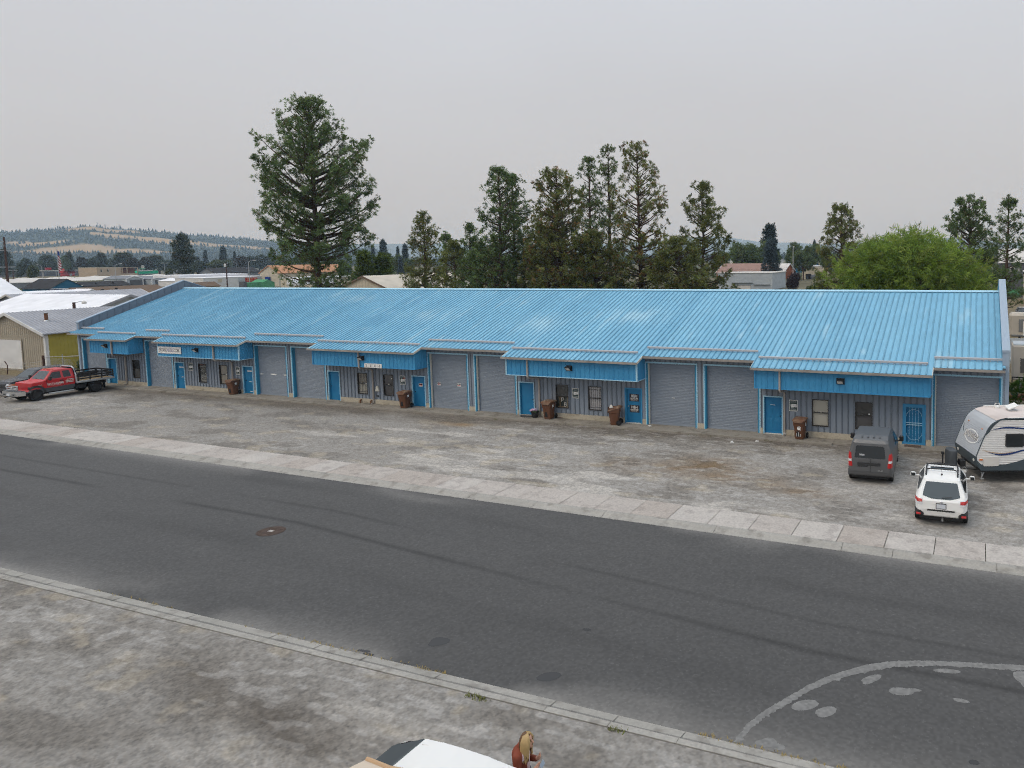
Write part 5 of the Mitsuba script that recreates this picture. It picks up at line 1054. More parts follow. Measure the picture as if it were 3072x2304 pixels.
# beige and yellow workshop next door
A = gable('workshop', 'beige metal workshop with a yellow side wall and ribbed grey roof at the left edge', 'y', -88.0, -77.6, 3.0, 16.0, 3.30, 5.0, 'mat_wall_beige', 'mat_roof_metal', .30, .08, 'mat_wall_white', .305)
part(A, 'yellow_side', cat([box(-77.6, -77.57, 3.02, 15.98, -.1, 3.3)] + [box(-77.572, -77.545, y, y + .05, -.1, 3.3) for y in np.arange(3.2, 16, .305)]), 'mat_wall_yellow')
part(A, 'wall_rib', cat([box(x, x + .05, 2.97, 3.0, -.1, 3.3 + 1.7 * min(1, 1 - abs(x + 82.8) / 5.2) - .05) for x in np.arange(-87.9, -77.7, .305)]), 'mat_wall_beige', kind='stuff')
part(A, 'corner_trim', cat([box(-77.78, -77.53, 2.94, 2.967, -.1, 3.2), box(-77.566, -77.53, 2.967, 3.2, -.1, 3.2)]), 'mat_wall_white')
opening(A, 'roller_door', '-y', -85.2, -81.1, -.05, 2.62, 2.96, 'mat_wall_white', 'mat_wall_beige')
pp = part(A, 'stove_pipe', cyl((-80.25, 4.6, 3.6), (-80.25, 4.6, 5.0), .14, 14), 'mat_rust'); part(pp, 'rain_cap', lathe([(.2, 4.98), (.2, 5.02), (0, 5.08)], 14, (-80.25, 4.6, 0)), 'mat_steel')
part(pp, 'flashing', lathe([(.34, 4.0), (.16, 4.35)], 14, (-80.25, 4.6, 0)), 'mat_steel')
lp = thing('lamp_post', 'short dark wooden post with a round lamp standing before the large white roof', 'lamp post')
part(lp, 'post', cyl((-91.0, 12.9, -.1), (-91.0, 12.9, 5.35), .14, 10), 'mat_wood_pole')
part(lp, 'arm', tube([(-91.0, 12.9, 5.25), (-90.8, 13.3, 5.4), (-90.7, 13.6, 5.4)], .04, 6), 'mat_steel'); part(lp, 'lamp', lathe([(.05, .28), (.2, .15), (.24, 0), (.16, -.06)], 14, (-90.65, 13.7, 5.2)), 'mat_offwhite')
# chain link fence between the workshop and the blue-roofed building
fn = thing('chain_link_fence', 'grey chain link fence with a dark gate post left of the blue-roofed building', 'fence')
part(fn, 'gate_post', cyl((-72.9, .3, -.1), (-72.9, .3, 1.85), .09, 10), 'mat_wood_pole')
for x in (-70.3, -67.9): part(fn, 'post', cyl((x, .3, -.1), (x, .3, 2.05), .035, 8), 'mat_steel')
part(fn, 'rail', tube([(-72.9, .3, 1.72), (-67.7, .3, 2.02)], .025, 6), 'mat_steel')
wr = []
for i in range(52):
    x = -72.8 + i * .1
    for s in (-1, 1):
        x2 = x + s * 1.7
        if -72.9 < x2 < -67.7: wr.append(tube([(x, .3 + .004 * s, .02), (x2, .3 + .004 * s, 1.7)], .004, 3, False))
part(fn, 'wire_mesh', cat(wr), 'mat_steel', kind='stuff')
bf = thing('barbed_fence', 'sagging barbed wire fence with a leaning post before the white roller door', 'fence')
part(bf, 'post', tube([(-79.2, .8, -.1), (-79.1, .8, .7), (-79.35, .75, 1.05)], .04, 6), 'mat_wood_pole')
for z in (.35, .7, 1.0): part(bf, 'wire', tube([(-92, .8, z + .1), (-86, .8, z - .05), (-79.2, .8, z), (-76, .55, z + .05), (-72.9, .3, z + .35)], .008, 4), 'mat_steel')
# roofs behind the workshop
g = gable('warehouse_shed', 'large building with a plain white metal roof behind the grey ribbed workshop roof', 'x', -124.5, -102.2, 17.6, 33.4, 2.5, 5.3, 'mat_wall_palegrey', 'mat_roof_white', .2, .12, 'mat_roof_metal')
g = gable('long_shed', 'low shed with a dark ribbed metal roof behind the large white roof', 'y', -149.5, -138.5, 33.0, 53.0, 2.9, 4.7, 'mat_wall_mid', 'mat_roof_metal', .2, .1, 'mat_roof_pale', .9)
g = gable('long_house', 'long low white roofed building with a small cross gable behind the dark ribbed shed', 'y', -205, -195, 63.5, 76, 2.2, 3.4, 'mat_wall_white', 'mat_roof_white', .3, .12)
part(g, 'cross_gable', extr([(72.6, -.1), (75.4, -.1), (75.4, 2.7), (74.0, 3.5), (72.6, 2.7)], -199, -194.3, 'x'), 'mat_wall_palegrey')
part(g, 'gable_trim', cat([extr([(74.0, 3.45), (72.4, 2.55), (72.4, 2.72), (74.0, 3.66)], -200, -194.2, 'x'), extr([(74.0, 3.45), (74.0, 3.66), (75.6, 2.72), (75.6, 2.55)], -200, -194.2, 'x')]), 'mat_roof_white')
g = gable('fabric_hall', 'white fabric covered hall with a steep pale roof at the left edge', 'y', -186.5, -169.4, 14, 48.7, 3.4, 6.9, 'mat_wall_palegrey', 'mat_roof_white', .2, .1)
g = gable('blue_house', 'blue gabled house with a dark shingle roof and white fascia behind the flagpole', 'x', -277, -263.1, 102.0, 111.6, 2.1, 4.8, 'mat_wall_blue', 'mat_roof_dark', .3, .15)
part(g, 'fascia_band', box(-263.08, -262.9, 101.8, 111.8, 1.95, 2.15), 'mat_roof_white'); part(g, 'lower_wall', box(-263.08, -263.0, 101.9, 111.7, -.1, 1.9), 'mat_wall_navy')
for yy, z in ((109.0, 3.8), (110.6, 2.8)): part(g, 'gable_lamp', box(-262.9, -262.75, yy - .18, yy + .18, z - .1, z + .12), 'mat_white')
g = gable('hip_roof_house', 'low house with a flat dark brown roof right of the blue gabled house', 'y', -300, -289, 125, 141.5, 1.7, 3.1, 'mat_wall_mid', 'mat_roof_dark', .3, .15)
for yy in (131, 136.5): part(g, 'roof_vent', box(-291.2, -290.8, yy - .25, yy + .25, 2.4, 2.85), 'mat_black')
g = gable('brown_roof_house', 'long low house with a worn brown roof beyond the left gable wall', 'y', -230, -218, 86, 108, .9, 3.1, 'mat_wall_mid', 'mat_roof_brown', .3, .15)
for yy, z in ((92, 2.3), (95.5, 2.5)): part(g, 'roof_vent', box(-221.4, -221.0, yy - .25, yy + .25, z - .2, z + .35), 'mat_black')
g = flat('long_white_shed', 'very long low shed with a pale wavy roof beyond the houses on the left', -392, -373.2, 139, 165.0, 1.95, 'mat_wall_mid', 'mat_roof_pale')
yy = np.linspace(139, 216, 40); zz = 3.75 + .22 * np.sin(yy * .45) + .12 * np.sin(yy * 1.1)
part(g, 'sloping_roof', quads([(x, y, z if x < -380 else 2.15) for y, z in zip(yy, zz) for x in (-384, -373.0)], [[2 * i, 2 * i + 1, 2 * i + 3, 2 * i + 2] for i in range(39)]), 'mat_roof_pale')
for i, (y0, y1, ze, zr, lab) in enumerate([(162.4, 168.9, 3.2, 4.3, 'left of two grey gabled open sheds with white trim'), (172.5, 179.7, 2.7, 3.9, 'right of two grey gabled open sheds with white trim'), (183.0, 189.5, 2.4, 3.4, 'far right gabled shed end with white trim partly hidden by the ridge')]):
    g = gable('open_shed', lab, 'x', -340, -325.9, y0, y1, ze, zr, 'mat_wall_palegrey', 'mat_roof_slate', .25, .12, 'mat_roof_white', group='grey gabled sheds')
    opening(g, 'open_front', '+x', y0 + 1.3, y1 - .2, -.05, ze - .4, -325.9, 'mat_wall_dark', 'mat_wall_palegrey')
    for y in (y0, y1): part(g, 'corner_post', box(-325.88, -325.7, y - .12, y + .12, -.1, ze), 'mat_roof_white')
g = flat('grey_link', 'low grey building with a slate roof joining the gabled sheds', -345, -330, 165, 192, 2.7, 'mat_wall_dark', 'mat_roof_slate')
g = flat('beige_office', 'beige flat roofed two storey building with a brown railed deck', -580, -560, 287.8, 303.4, 6.9, 'mat_wall_tan', 'mat_wall_cream')
part(g, 'deck_roof', box(-566, -559.5, 303.4, 314.0, 6.6, 6.9), 'mat_wall_tan'); part(g, 'deck_wall', box(-566, -563, 303.4, 314.0, -.1, 6.6), 'mat_deck_brown'); part(g, 'deck_base', box(-563, -559.5, 303.4, 314, -.1, 2.6), 'mat_wall_tan')
for yy in (303.7, 306.7, 313.8): part(g, 'deck_post', box(-559.6, -559.3, yy - .2, yy + .2, 2.6, 6.6), 'mat_wall_tan')
for yy in (290.0, 294.2): opening(g, 'window', '+x', yy, yy + .9, 4.0, 5.6, -560, 'mat_glass_dark', 'mat_wall_cream')
g = flat('green_kiosk', 'low kiosk under a bright green canopy with a white edge', -606, -600, 338.8, 353.9, 1.2, 'mat_wall_mid', 'mat_roof_white')
part(g, 'canopy', extr([(338.2, 1.5), (353.8, 1.5), (354.6, 3.0), (353.6, 3.8), (339.6, 3.8)], -607, -599.5, 'x'), 'mat_green_bright'); part(g, 'canopy_edge', box(-599.5, -599.3, 339.8, 350.0, 3.5, 4.0), 'mat_white')
g = thing('round_sign', 'round white shop sign on a post above the green canopy', 'sign')
part(g, 'post', cyl((-600, 343, -.1), (-600, 343, 5.6), .2, 8), 'mat_pole_grey'); part(g, 'disc', lathe([(0, -.2), (1.3, -.2), (1.3, .2), (0, .2)], 24, (-600, 343, 6.8), 'x'), 'mat_white'); part(g, 'disc_mark', lathe([(0, .21), (.75, .21), (.75, .25), (0, .25)], 20, (-600, 343.2, 6.8), 'x'), 'mat_wall_cream'); part(g, 'lower_panel', box(-600.2, -599.8, 341.0, 344.8, 5.0, 5.9), 'mat_wall_green')
g = gable('small_house', 'small pale house with grey roof beyond the gabled sheds', 'y', -508, -500, 298, 306, 2.6, 4.8, 'mat_wall_cream', 'mat_roof_slate', .4, .15)
g = gable('red_kiosk', 'red steep roofed kiosk beyond the long pale shed', 'x', -708, -700, 346.1, 352.2, 3.2, 6.6, 'mat_red_paint', 'mat_red_paint', .6, .2)
part(g, 'doorway', box(-699.99, -699.8, 348.4, 350.2, -.1, 1.9), 'mat_wall_palegrey')
g = thing('canopy_beam', 'long thin white roadside canopy on posts beyond the long pale shed', 'canopy')
part(g, 'beam', box(-704, -700, 329.1, 364.1, 4.55, 4.95), 'mat_white')
for yy in (331, 340, 355, 363): part(g, 'post', box(-702.2, -701.8, yy - .2, yy + .2, -.15, 4.55), 'mat_pole_grey')
solo('red_banner', box(-697.2, -697, 329.8, 334.3, 5.4, 7.1), 'mat_red_paint', 'red banner above the left end of the white roadside canopy', 'banner')
solo('red_banner', box(-697.2, -697, 363.0, 365.0, 1.6, 5.6), 'mat_red_paint', 'narrow red banner at the right end of the white roadside canopy', 'banner')
g = thing('white_billboard', 'small white billboard with dark blue marks below the roadside canopy', 'sign')
part(g, 'panel', box(-698.2, -698, 354.2, 358.3, 2.2, 4.6), 'mat_white'); part(g, 'mark', cat([box(-697.99, -697.9, a, a + w, z, z + h) for a, w, z, h in ((354.8, .8, 3.3, .9), (356.3, .9, 3.0, .9), (357.3, .6, 2.7, .8), (355.4, .8, 2.6, .5))]), 'mat_ink_purple', kind='stuff')
part(g, 'leg', box(-698.4, -698.2, 356.0, 356.4, -.15, 2.2), 'mat_pole_grey')
g = flat('dark_store', 'dark low store row behind the roadside canopy', -745, -725, 318, 372, 3.6, 'mat_wall_dark', 'mat_roof_slate')
# between the gable wall and the big pine
g = gable('grey_hall', 'grey hall with a wide dark roof and gable end right of the left gable wall', 'y', -396.4, -383.4, 242.7, 270.0, 3.7, 6.3, 'mat_wall_mid', 'mat_roof_dark', .5, .2)
g = flat('white_depot', 'long white flat depot with a red sign board behind the ridge', -275, -260.0, 148.0, 174.0, 3.75, 'mat_wall_white', 'mat_roof_white')
part(g, 'upper_roof', box(-290, -276, 150, 178, 3.9, 4.9), 'mat_roof_white')
part(g, 'sign_board', box(-259.97, -259.8, 164.4, 169.3, 1.9, 3.45), 'mat_red_paint'); part(g, 'sign_text', cat([box(-259.79, -259.75, a, a + 1.1, z, z + .35) for a in (164.8, 166.3, 167.9) for z in (2.25, 2.85)]), 'mat_roof_orange', kind='stuff')
part(g, 'panel', box(-259.97, -259.85, 161.6, 164.2, 1.8, 3.5), 'mat_wall_palegrey'); part(g, 'panel', box(-259.97, -259.85, 169.5, 172.6, 1.8, 3.5), 'mat_wall_palegrey'); part(g, 'window', box(-259.97, -259.85, 153.4, 155.0, 2.2, 3.3), 'mat_wall_cream')
solo('blue_box', box(-257, -255, 170.4, 172.6, 2.2, 3.6), 'mat_navy_sign', 'blue and white sign box beside the red sign board of the white depot', 'sign')
g = gable('white_garage', 'white garage with a raised roller door just right of the left gable wall', 'x', -318, -303.8, 170.0, 183.0, 2.0, 3.4, 'mat_wall_white', 'mat_roof_white', .2, .1)
opening(g, 'roller_door', '+x', 172.8, 176.6, .9, 1.95, -303.8, 'mat_wall_palegrey', 'mat_wall_mid'); part(g, 'door_gap', box(-303.79, -303.7, 172.8, 176.6, -.1, .78), 'mat_black')
g = flat('white_annexe', 'low white annexe wall between the garage and the depot', -300, -292, 180, 196, 2.9, 'mat_wall_white', 'mat_roof_white')
g = gable('tan_shed', 'small tan shed with a rounded rusty brown roof near the ridge', 'y', -224.0, -219.0, 117.8, 123.8, 2.2, 3.35, 'mat_wall_cream', 'mat_roof_brown', .3, .15)
g = thing('green_container', 'dark green waste container below the white depot sign', 'container')
part(g, 'body', cat([box(-242.5, -240, 149.6, 155.6, .2, 2.2)] + [box(-240, -239.9, a, a + .12, .3, 2.1) for a in np.arange(149.8, 155.5, .6)]), 'mat_wall_green'); part(g, 'cab', box(-242.4, -240.2, 148.2, 149.5, .3, 2.6), 'mat_wall_dark')
g = gable('green_shed', 'pale green gabled shed partly hidden by the big pine', 'x', -246, -240, 155.2, 160.5, 1.7, 2.9, 'mat_wall_green', 'mat_wall_green', .1, .1)
g = gable('orange_roof_house', 'cream house with a faded orange roof behind the big pine', 'y', -260.6, -250.6, 171.2, 206, 5.0, 7.8, 'mat_wall_cream', 'mat_roof_orange', .4, .2)
g = flat('cream_block', 'cream flat building seen right of the big pine trunk', -330, -318, 255, 280, 5.2, 'mat_wall_cream', 'mat_roof_slate')
g = gable('cream_barn', 'cream metal building with a broad cream roof and brown trim behind the ridge', 'y', -97.8, -86.1, 54.5, 77.0, 4.55, 6.85, 'mat_wall_cream', 'mat_roof_cream', .25, .1, 'mat_roof_brown')
part(g, 'wall_rib', cat([box(x, x + .06, 54.46, 54.5, -.1, 4.5 + 2.3 * (1 - abs(x + 91.95) / 5.85)) for x in np.arange(-97.6, -86.2, .6)]), 'mat_wall_cream', kind='stuff')
g = flat('carport', 'open carport with a curved white roof behind the cream barn', -162, -154, 100, 108, 2.2, 'mat_wall_white', 'mat_roof_white'); part(g, 'roof_sheet', tube([(-158, 97, 4.0), (-158, 103, 4.7), (-158, 110, 3.9)], 1.0, 8), 'mat_roof_white'); part(g, 'post', box(-154, -153.7, 103.8, 104.2, -.1, 3.7), 'mat_deck_brown')
g = flat('pale_block', 'low pale building seen between the conifers and the cream barn', -210, -196, 138, 160, 4.0, 'mat_wall_cream', 'mat_roof_white')
# right of the pine group
g = thing('grey_metal_hall', 'pale blue grey ribbed metal hall with a roller door behind the ridge on the right', 'building')
part(g, 'wall', cat([extr([(-68, -.1), (-52.3, -.1), (-52.3, 4.45), (-68, 4.35)], 159.7, 175, 'y')] + [box(x, x + .08, 159.66, 159.7, 1.4, 4.4) for x in np.arange(-67.6, -52.5, .45)]), 'mat_wall_palegrey'); part(g, 'roof', box(-68.2, -52.1, 159.5, 175.2, 4.46, 4.6), 'mat_roof_pale')
opening(g, 'roller_door', '-y', -62.8, -58.4, -.05, 1.05, 159.7, 'mat_roof_pale', 'mat_wall_mid'); part(g, 'canopy', box(-63.8, -57.8, 159.2, 159.7, 1.75, 1.85), 'mat_wall_mid'); part(g, 'canopy', box(-57.5, -52.9, 159.2, 159.7, 1.25, 1.35), 'mat_wall_mid')
g = gable('brown_roof_hall', 'hall with a pinkish brown roof and brown gable behind the pale metal hall', 'x', -84, -66.6, 204.7, 222.6, 3.4, 6.4, 'mat_brick_red', 'mat_roof_pinkish', .4, .15, 'mat_roof_white')
g = gable('brick_house', 'small orange brick gabled house with a pale metal roof', 'x', -80, -70.4, 245.9, 263.4, 2.9, 5.8, 'mat_brick_red', 'mat_roof_pale', .4, .15, 'mat_roof_white')
g = flat('white_hall', 'long white parapet building behind the pinkish brown roof', -104, -84.1, 281.7, 300, 7.3, 'mat_wall_white', 'mat_roof_white'); opening(g, 'window', '-y', -90.6, -90.0, 5.9, 6.7, 281.7, 'mat_glass_dark')
g = flat('cream_garage', 'cream garage with a white roof and dark opening left of the green tree', -63.2, -53.5, 245.6, 258, 4.75, 'mat_wall_cream', 'mat_roof_white'); part(g, 'open_door', box(-61.8, -59.6, 245.55, 245.6, -.1, 1.9), 'mat_black'); part(g, 'tarpaulin', cbox(-59.3, -56.8, 243.8, 245.3, -.1, 1.6, .2), 'mat_roof_slate')
g = gable('slate_house', 'blue grey house with a slate roof behind the cream garage', 'x', -93, -80, 350.7, 362, 3.0, 5.2, 'mat_wall_blue', 'mat_roof_slate', .4, .2)
part(g, 'chimney', box(-88.6, -87.6, 351.5, 352.5, 3, 6.0), 'mat_wall_cream')
g = gable('dark_grey_hall', 'dark grey ribbed hall with a pale metal roof at the right edge', 'x', 4.3, 24, 131.7, 150, 7.1, 9.9, 'mat_wall_dark', 'mat_roof_pale', .3, .15)
opening(g, 'window', '-y', 6.4, 7.15, 5.4, 6.1, 131.7, 'mat_glass_dark', 'mat_roof_pale'); opening(g, 'window', '-y', 7.25, 8.0, 5.4, 6.1, 131.7, 'mat_roof_slate', 'mat_roof_pale')
part(g, 'wall_rib', cat([box(x, x + .08, 131.66, 131.7, -.1, 7.0) for x in np.arange(4.5, 12, .5)]), 'mat_wall_dark', kind='stuff')
solo('yard_gate', box(5.1, 8.3, 127.6, 127.7, .3, 1.7), 'mat_wall_green', 'dark green gate below the dark grey hall', 'gate')
g = flat('beige_store', 'beige block store cut by the right edge beyond the yard', 8.6, 20, 108, 126, 5.4, 'mat_stone_beige', 'mat_roof_white')
# poles, lamps, flag
def utility(x, y, h, label, arms, r=.17, cat_='utility pole', tr=False):
    k = thing('utility_pole', label, cat_, 'utility poles')
    part(k, 'pole', tube([(x, y, -.15), (x, y, h)], [r * 1.25, r * .8], 10), 'mat_wood_pole')
    for z, l in arms:
        part(k, 'crossarm', box(x - .08, x + .08, y - l, y + l, z - .08, z + .08), 'mat_pole_grey')
        part(k, 'insulator', cat([cyl((x, y + s * l * q, z + .08), (x, y + s * l * q, z + .32), .06, 6) for s in (-1, 1) for q in (.5, .92)]), 'mat_black', kind='stuff')
    if tr: part(k, 'transformer', lathe([(0, -.55), (.34, -.55), (.36, .45), (.2, .55), (0, .56)], 14, (x + .25, y - .62, h - 1.0)), 'mat_wall_white')
    return k
utility(-224.0, 72.5, 16.4, 'tall dark utility pole with three crossarms at the left edge', [(15.3, 1.75), (13.1, 1.2), (9.0, 1.9)], .24)
utility(-383.7, 153.0, 7.7, 'short utility pole right of the tall one at the left edge', [(7.3, 1.6)])
utility(-257, 154.8, 9.3, 'dark utility pole with a white transformer before the white depot', [(8.9, .7)], .2, tr=True)
utility(-520, 348, 10.2, 'thin far utility pole with two white drums left of the grey hall', [(8.6, 1.3)], .14)
def street_lamp(x, y, h, label, dy, double=False):
    k = thing('street_lamp', label, 'street lamp', 'grey street lamps')
    part(k, 'pole', tube([(x, y, -.15), (x, y, h - .6)], [.14, .09], 8), 'mat_pole_grey')
    for s in ((-1, 1) if double else (1,)):
        part(k, 'arm', tube([(x, y, h - .7), (x, y + s * dy * .35, h - .15), (x, y + s * dy, h)], .06, 6), 'mat_pole_grey')
        part(k, 'lamp_head', cbox(x - .2, x + .2, y + s * dy - .25, y + s * dy + .45, h - .1, h + .14, .04), 'mat_white')
street_lamp(-331.9, 162.2, 9.4, 'tall grey street lamp in front of the beige office', 2.2)
street_lamp(-620, 373, 9.5, 'double armed street lamp near the green canopy', 2.0, True)
street_lamp(-246.4, 155.5, 10.0, 'tall grey street lamp left of the big pine', 2.4)
street_lamp(-500, 380, 9.6, 'smaller street lamp behind the lamp left of the big pine', 2.2)
street_lamp(-510, 352, 9.6, 'faint street lamp before the brown round tree', -2.0)
street_lamp(-480, 214, 9.4, 'thin white street lamp right of the flag', -2.0)
street_lamp(-58.1, 209, 12.0, 'single street lamp on a dark pole left of the cream garage', .9)
fl = thing('flagpole', 'grey flagpole in front of the blue gabled house', 'flagpole')
part(fl, 'pole', tube([(-310, 130, -.15), (-310, 130, 15.2)], [.13, .06], 8), 'mat_pole_grey'); part(fl, 'ball', ellips((-310, 130, 15.3), (.14, .14, .14), 1), 'mat_steel')
F_ = thing('flag', 'limp red, white and blue striped flag hanging on the flagpole', 'flag')
def fold(u): return .22 * math.sin(u * 5), .25 * math.sin(u * 7 + 1)
for i in range(11):
    u0, u1 = i / 11, (i + 1) / 11; V = []
    for u in (u0, u1):
        for w in (0, .33, .66, 1):
            z = 12.7 - 6.0 * (.12 * w + .88 * u) - .25 * w; V.append((-309.9 + .25 * math.sin(4 * w + 6 * u), 130.1 + w * (.75 + .2 * math.sin(5 * u)), z))
    part(F_, 'stripe', quads(V, [[j, j + 1, j + 5, j + 4] for j in range(3)]), 'mat_red_paint' if i % 2 == 0 else 'mat_white')
part(F_, 'canton', quads([(-309.86, 130.08, 14.6), (-309.8, 130.55, 14.2), (-309.8, 130.75, 12.6), (-309.86, 130.08, 12.75)], [[0, 1, 2, 3]]), 'mat_navy_sign')
for i, (z0, z1, zs) in enumerate([(7.4, 6.85, 6.6), (7.05, 6.75, 6.6)]):
    solo('power_line', tube([(-140, 30, 11.5 - .2 * i), (-60.1, 30, 9.0 - .22 * i), (-44, 30, 8.05 - .15 * i), (-29.5, 30, 7.75 - .15 * i), (40, 30, 10.2 - .2 * i)], .007, 4), 'mat_wood_pole', ('upper' if i == 0 else 'lower') + ' of two thin power lines crossing in front of the pines', 'power line')
# yard along the right end
g = thing('flatbed_trailer', 'pale grey equipment trailer with a red end panel in the right side yard', 'trailer')
part(g, 'deck', box(2.6, 7.5, 25.2, 28.4, .55, .75), 'mat_wall_palegrey'); part(g, 'side_panel', box(2.6, 4.25, 28.42, 28.5, .75, 2.35), 'mat_wall_palegrey'); part(g, 'red_panel', box(4.3, 6.5, 28.42, 28.5, .75, 2.4), 'mat_red_paint'); part(g, 'load', cat([cbox(2.7 + .5 * i, 3.15 + .5 * i, 26.2, 27.6, .76, 1.1 + .12 * (i % 3), .05) for i in range(6)]), 'mat_deck_brown', kind='stuff')
wheel(g, np.eye(4), 3.3, 25.3, .33, .2, sx=-1)
g = thing('box_trailer', 'pale beige box trailer with two grey windows in the right side yard', 'trailer')
part(g, 'body', cbox(2.4, 8.0, 18.6, 21.2, .45, 2.9, .08), 'mat_stone_beige'); part(g, 'window', box(2.9, 3.55, 18.56, 18.6, 1.0, 2.0), 'mat_blind_grey'); part(g, 'window', box(3.85, 4.6, 18.56, 18.6, 1.0, 2.0), 'mat_blind_grey'); part(g, 'roof', box(2.45, 7.9, 18.7, 21.1, 2.9, 2.96), 'mat_wall_palegrey'); wheel(g, np.eye(4), 3.6, 18.75, .33, .2, sx=-1)
g = thing('caravan', 'grey beige caravan with a white door panel in the right side yard', 'caravan')
part(g, 'body', cbox(3.2, 9.5, 46.5, 49.0, .5, 3.0, .25), 'mat_stone_beige'); part(g, 'window_surround', cbox(4.1, 6.2, 46.42, 46.5, 1.1, 2.4, .02), 'mat_wall_mid'); part(g, 'door_panel', box(4.5, 5.7, 46.38, 46.415, .7, 2.2), 'mat_white'); part(g, 'stripe', box(3.4, 9.3, 46.46, 46.5, .62, .78), 'mat_wall_mid')
wheel(g, np.eye(4), 4.2, 46.6, .33, .2, sx=-1)
g = thing('pallet_rack', 'dark metal rack of pallets and scrap beside the box trailer', 'rack')
part(g, 'frame', cat([box(2.2, 5.2, 14.9, 15.0, z, z + .07) for z in (.35, 1.2)] + [box(x, x + .07, 14.9, 15.0, 0, 1.25) for x in (2.2, 3.2, 4.2, 5.15)]), 'mat_black')
for i in range(7): part(g, 'leaning_board', xf(box(-.05, .05, -.03, .03, 0, 1.0), place(2.5 + .33 * i, 14.8, .02) @ trimesh.transformations.rotation_matrix(.25 - .1 * (i % 4), [0, 1, 0])), 'mat_wood' if i % 3 else 'mat_wall_palegrey')
part(g, 'scrap', cat([cbox(2.0 + .4 * i, 2.35 + .4 * i, 13.9 + .1 * (i % 2), 14.5, -.1, .15 + .08 * (i % 3), .03) for i in range(7)]), 'mat_deck_brown', kind='stuff')
k = thing('parked_car', 'dark car seen from behind in the dry right side yard', 'car')
M = place(6.1, 78.6, -.1, 0)
side = rr([(-.8, .4), (-.84, .9), (-.2, 1.48), (1.3, 1.5), (2.3, 1.0), (3.4, .85), (3.5, .35), (-.5, .28)], .06)
plan = rr([(-.80, -.86), (.80, -.86), (.9, 0), (.88, 2.6), (.68, 3.5), (-.68, 3.5), (-.88, 2.6), (-.9, 0)], .1); front = rr([(-.88, .2), (.88, .2), (.9, .8), (.62, 1.45), (.55, 1.55), (-.55, 1.55), (-.62, 1.45), (-.9, .8)], .06)
b = car_body(side, plan, front, .14, 4, [(0, .33, .4), (2.6, .33, .4)]); part(k, 'body', xf(b, M), 'mat_suv_black', smooth=40)
on_body(k, M, 'rear_window', swell(b, .01), region([(-.6, 1.0), (.6, 1.0), (.5, 1.4), (-.5, 1.4)], 'y', -1.2, .1), 'mat_glass_cabin')
part(k, 'roof_sheet', xf(cbox(-.5, .5, -.1, 1.3, 1.5, 1.54, .02), M), 'mat_roof_pale'); part(k, 'number_plate', xf(box(-.2, .2, -.87, -.82, .75, .88), M), 'mat_plate')
for s_ in (-1, 1): wheel(k, M, s_ * .78, 0, .33, .2); wheel(k, M, s_ * .78, 2.6, .33, .2)
# ------------------------------------------------------------------ trees
scene['mat_ground_mix'] = ts({'type': 'diffuse', 'reflectance': {'type': 'mesh_attribute', 'name': 'vertex_color'}})
scene['mat_leaf'] = {'type': 'principledthin', 'base_color': {'type': 'mesh_attribute', 'name': 'vertex_color'}, 'roughness': .8, 'diff_trans': .9, 'spec_trans': 0.0, 'eta': 1.3}
D_('bark', proc(lambda p, n, uv: mix((.055, .040, .032), (.12, .080, .058), fbm(p.x * 3, p.y * 3, p.z * 1.2, 3))))
def tufts(P, Dv, n, L, w, cols, r, spread=.9):
    """Sprays of n thin blades at the points P (N x 3), thrown about the directions Dv; one colour per spray."""
    N = len(P); d = Dv[:, None] + r.normal(0, spread, (N, n, 3)); d /= np.linalg.norm(d, axis=2, keepdims=True) + 1e-9
    l = (L * r.uniform(.6, 1.15, (N, n)))[..., None]; s = np.cross(d, r.normal(0, 1, (N, n, 3))); s /= np.linalg.norm(s, axis=2, keepdims=True) + 1e-9
    p = P[:, None] + r.normal(0, L * .12, (N, n, 3)); w = (w * r.uniform(.7, 1.3, (N, n)))[..., None]
    V = np.stack([p - s * w * .6, p + d * l * .55 + s * w, p + d * l, ], 2).reshape(-1, 3)
    C = np.repeat(cols[:, None], n, 1)[:, :, None] * r.uniform(.8, 1.2, (N, n, 1, 1)); C = np.repeat(C, 3, 2).reshape(-1, 3)
    return V, C
def leafmesh(parts_):
    V = np.vstack([p[0] for p in parts_]); C = np.vstack([p[1] for p in parts_])
    return trimesh.Trimesh(V, np.arange(len(V)).reshape(-1, 3), process=False), np.clip(C, 0, .5)
def pal(r, n, cols, p):
    c = np.array(cols)[r.choice(len(cols), n, p=np.array(p) / np.sum(p))]
    return c * r.uniform(.75, 1.25, (n, 1))
def limb(p, r0, r1, n=5): return tube(p, np.linspace(r0, r1, len(p)), n, False)
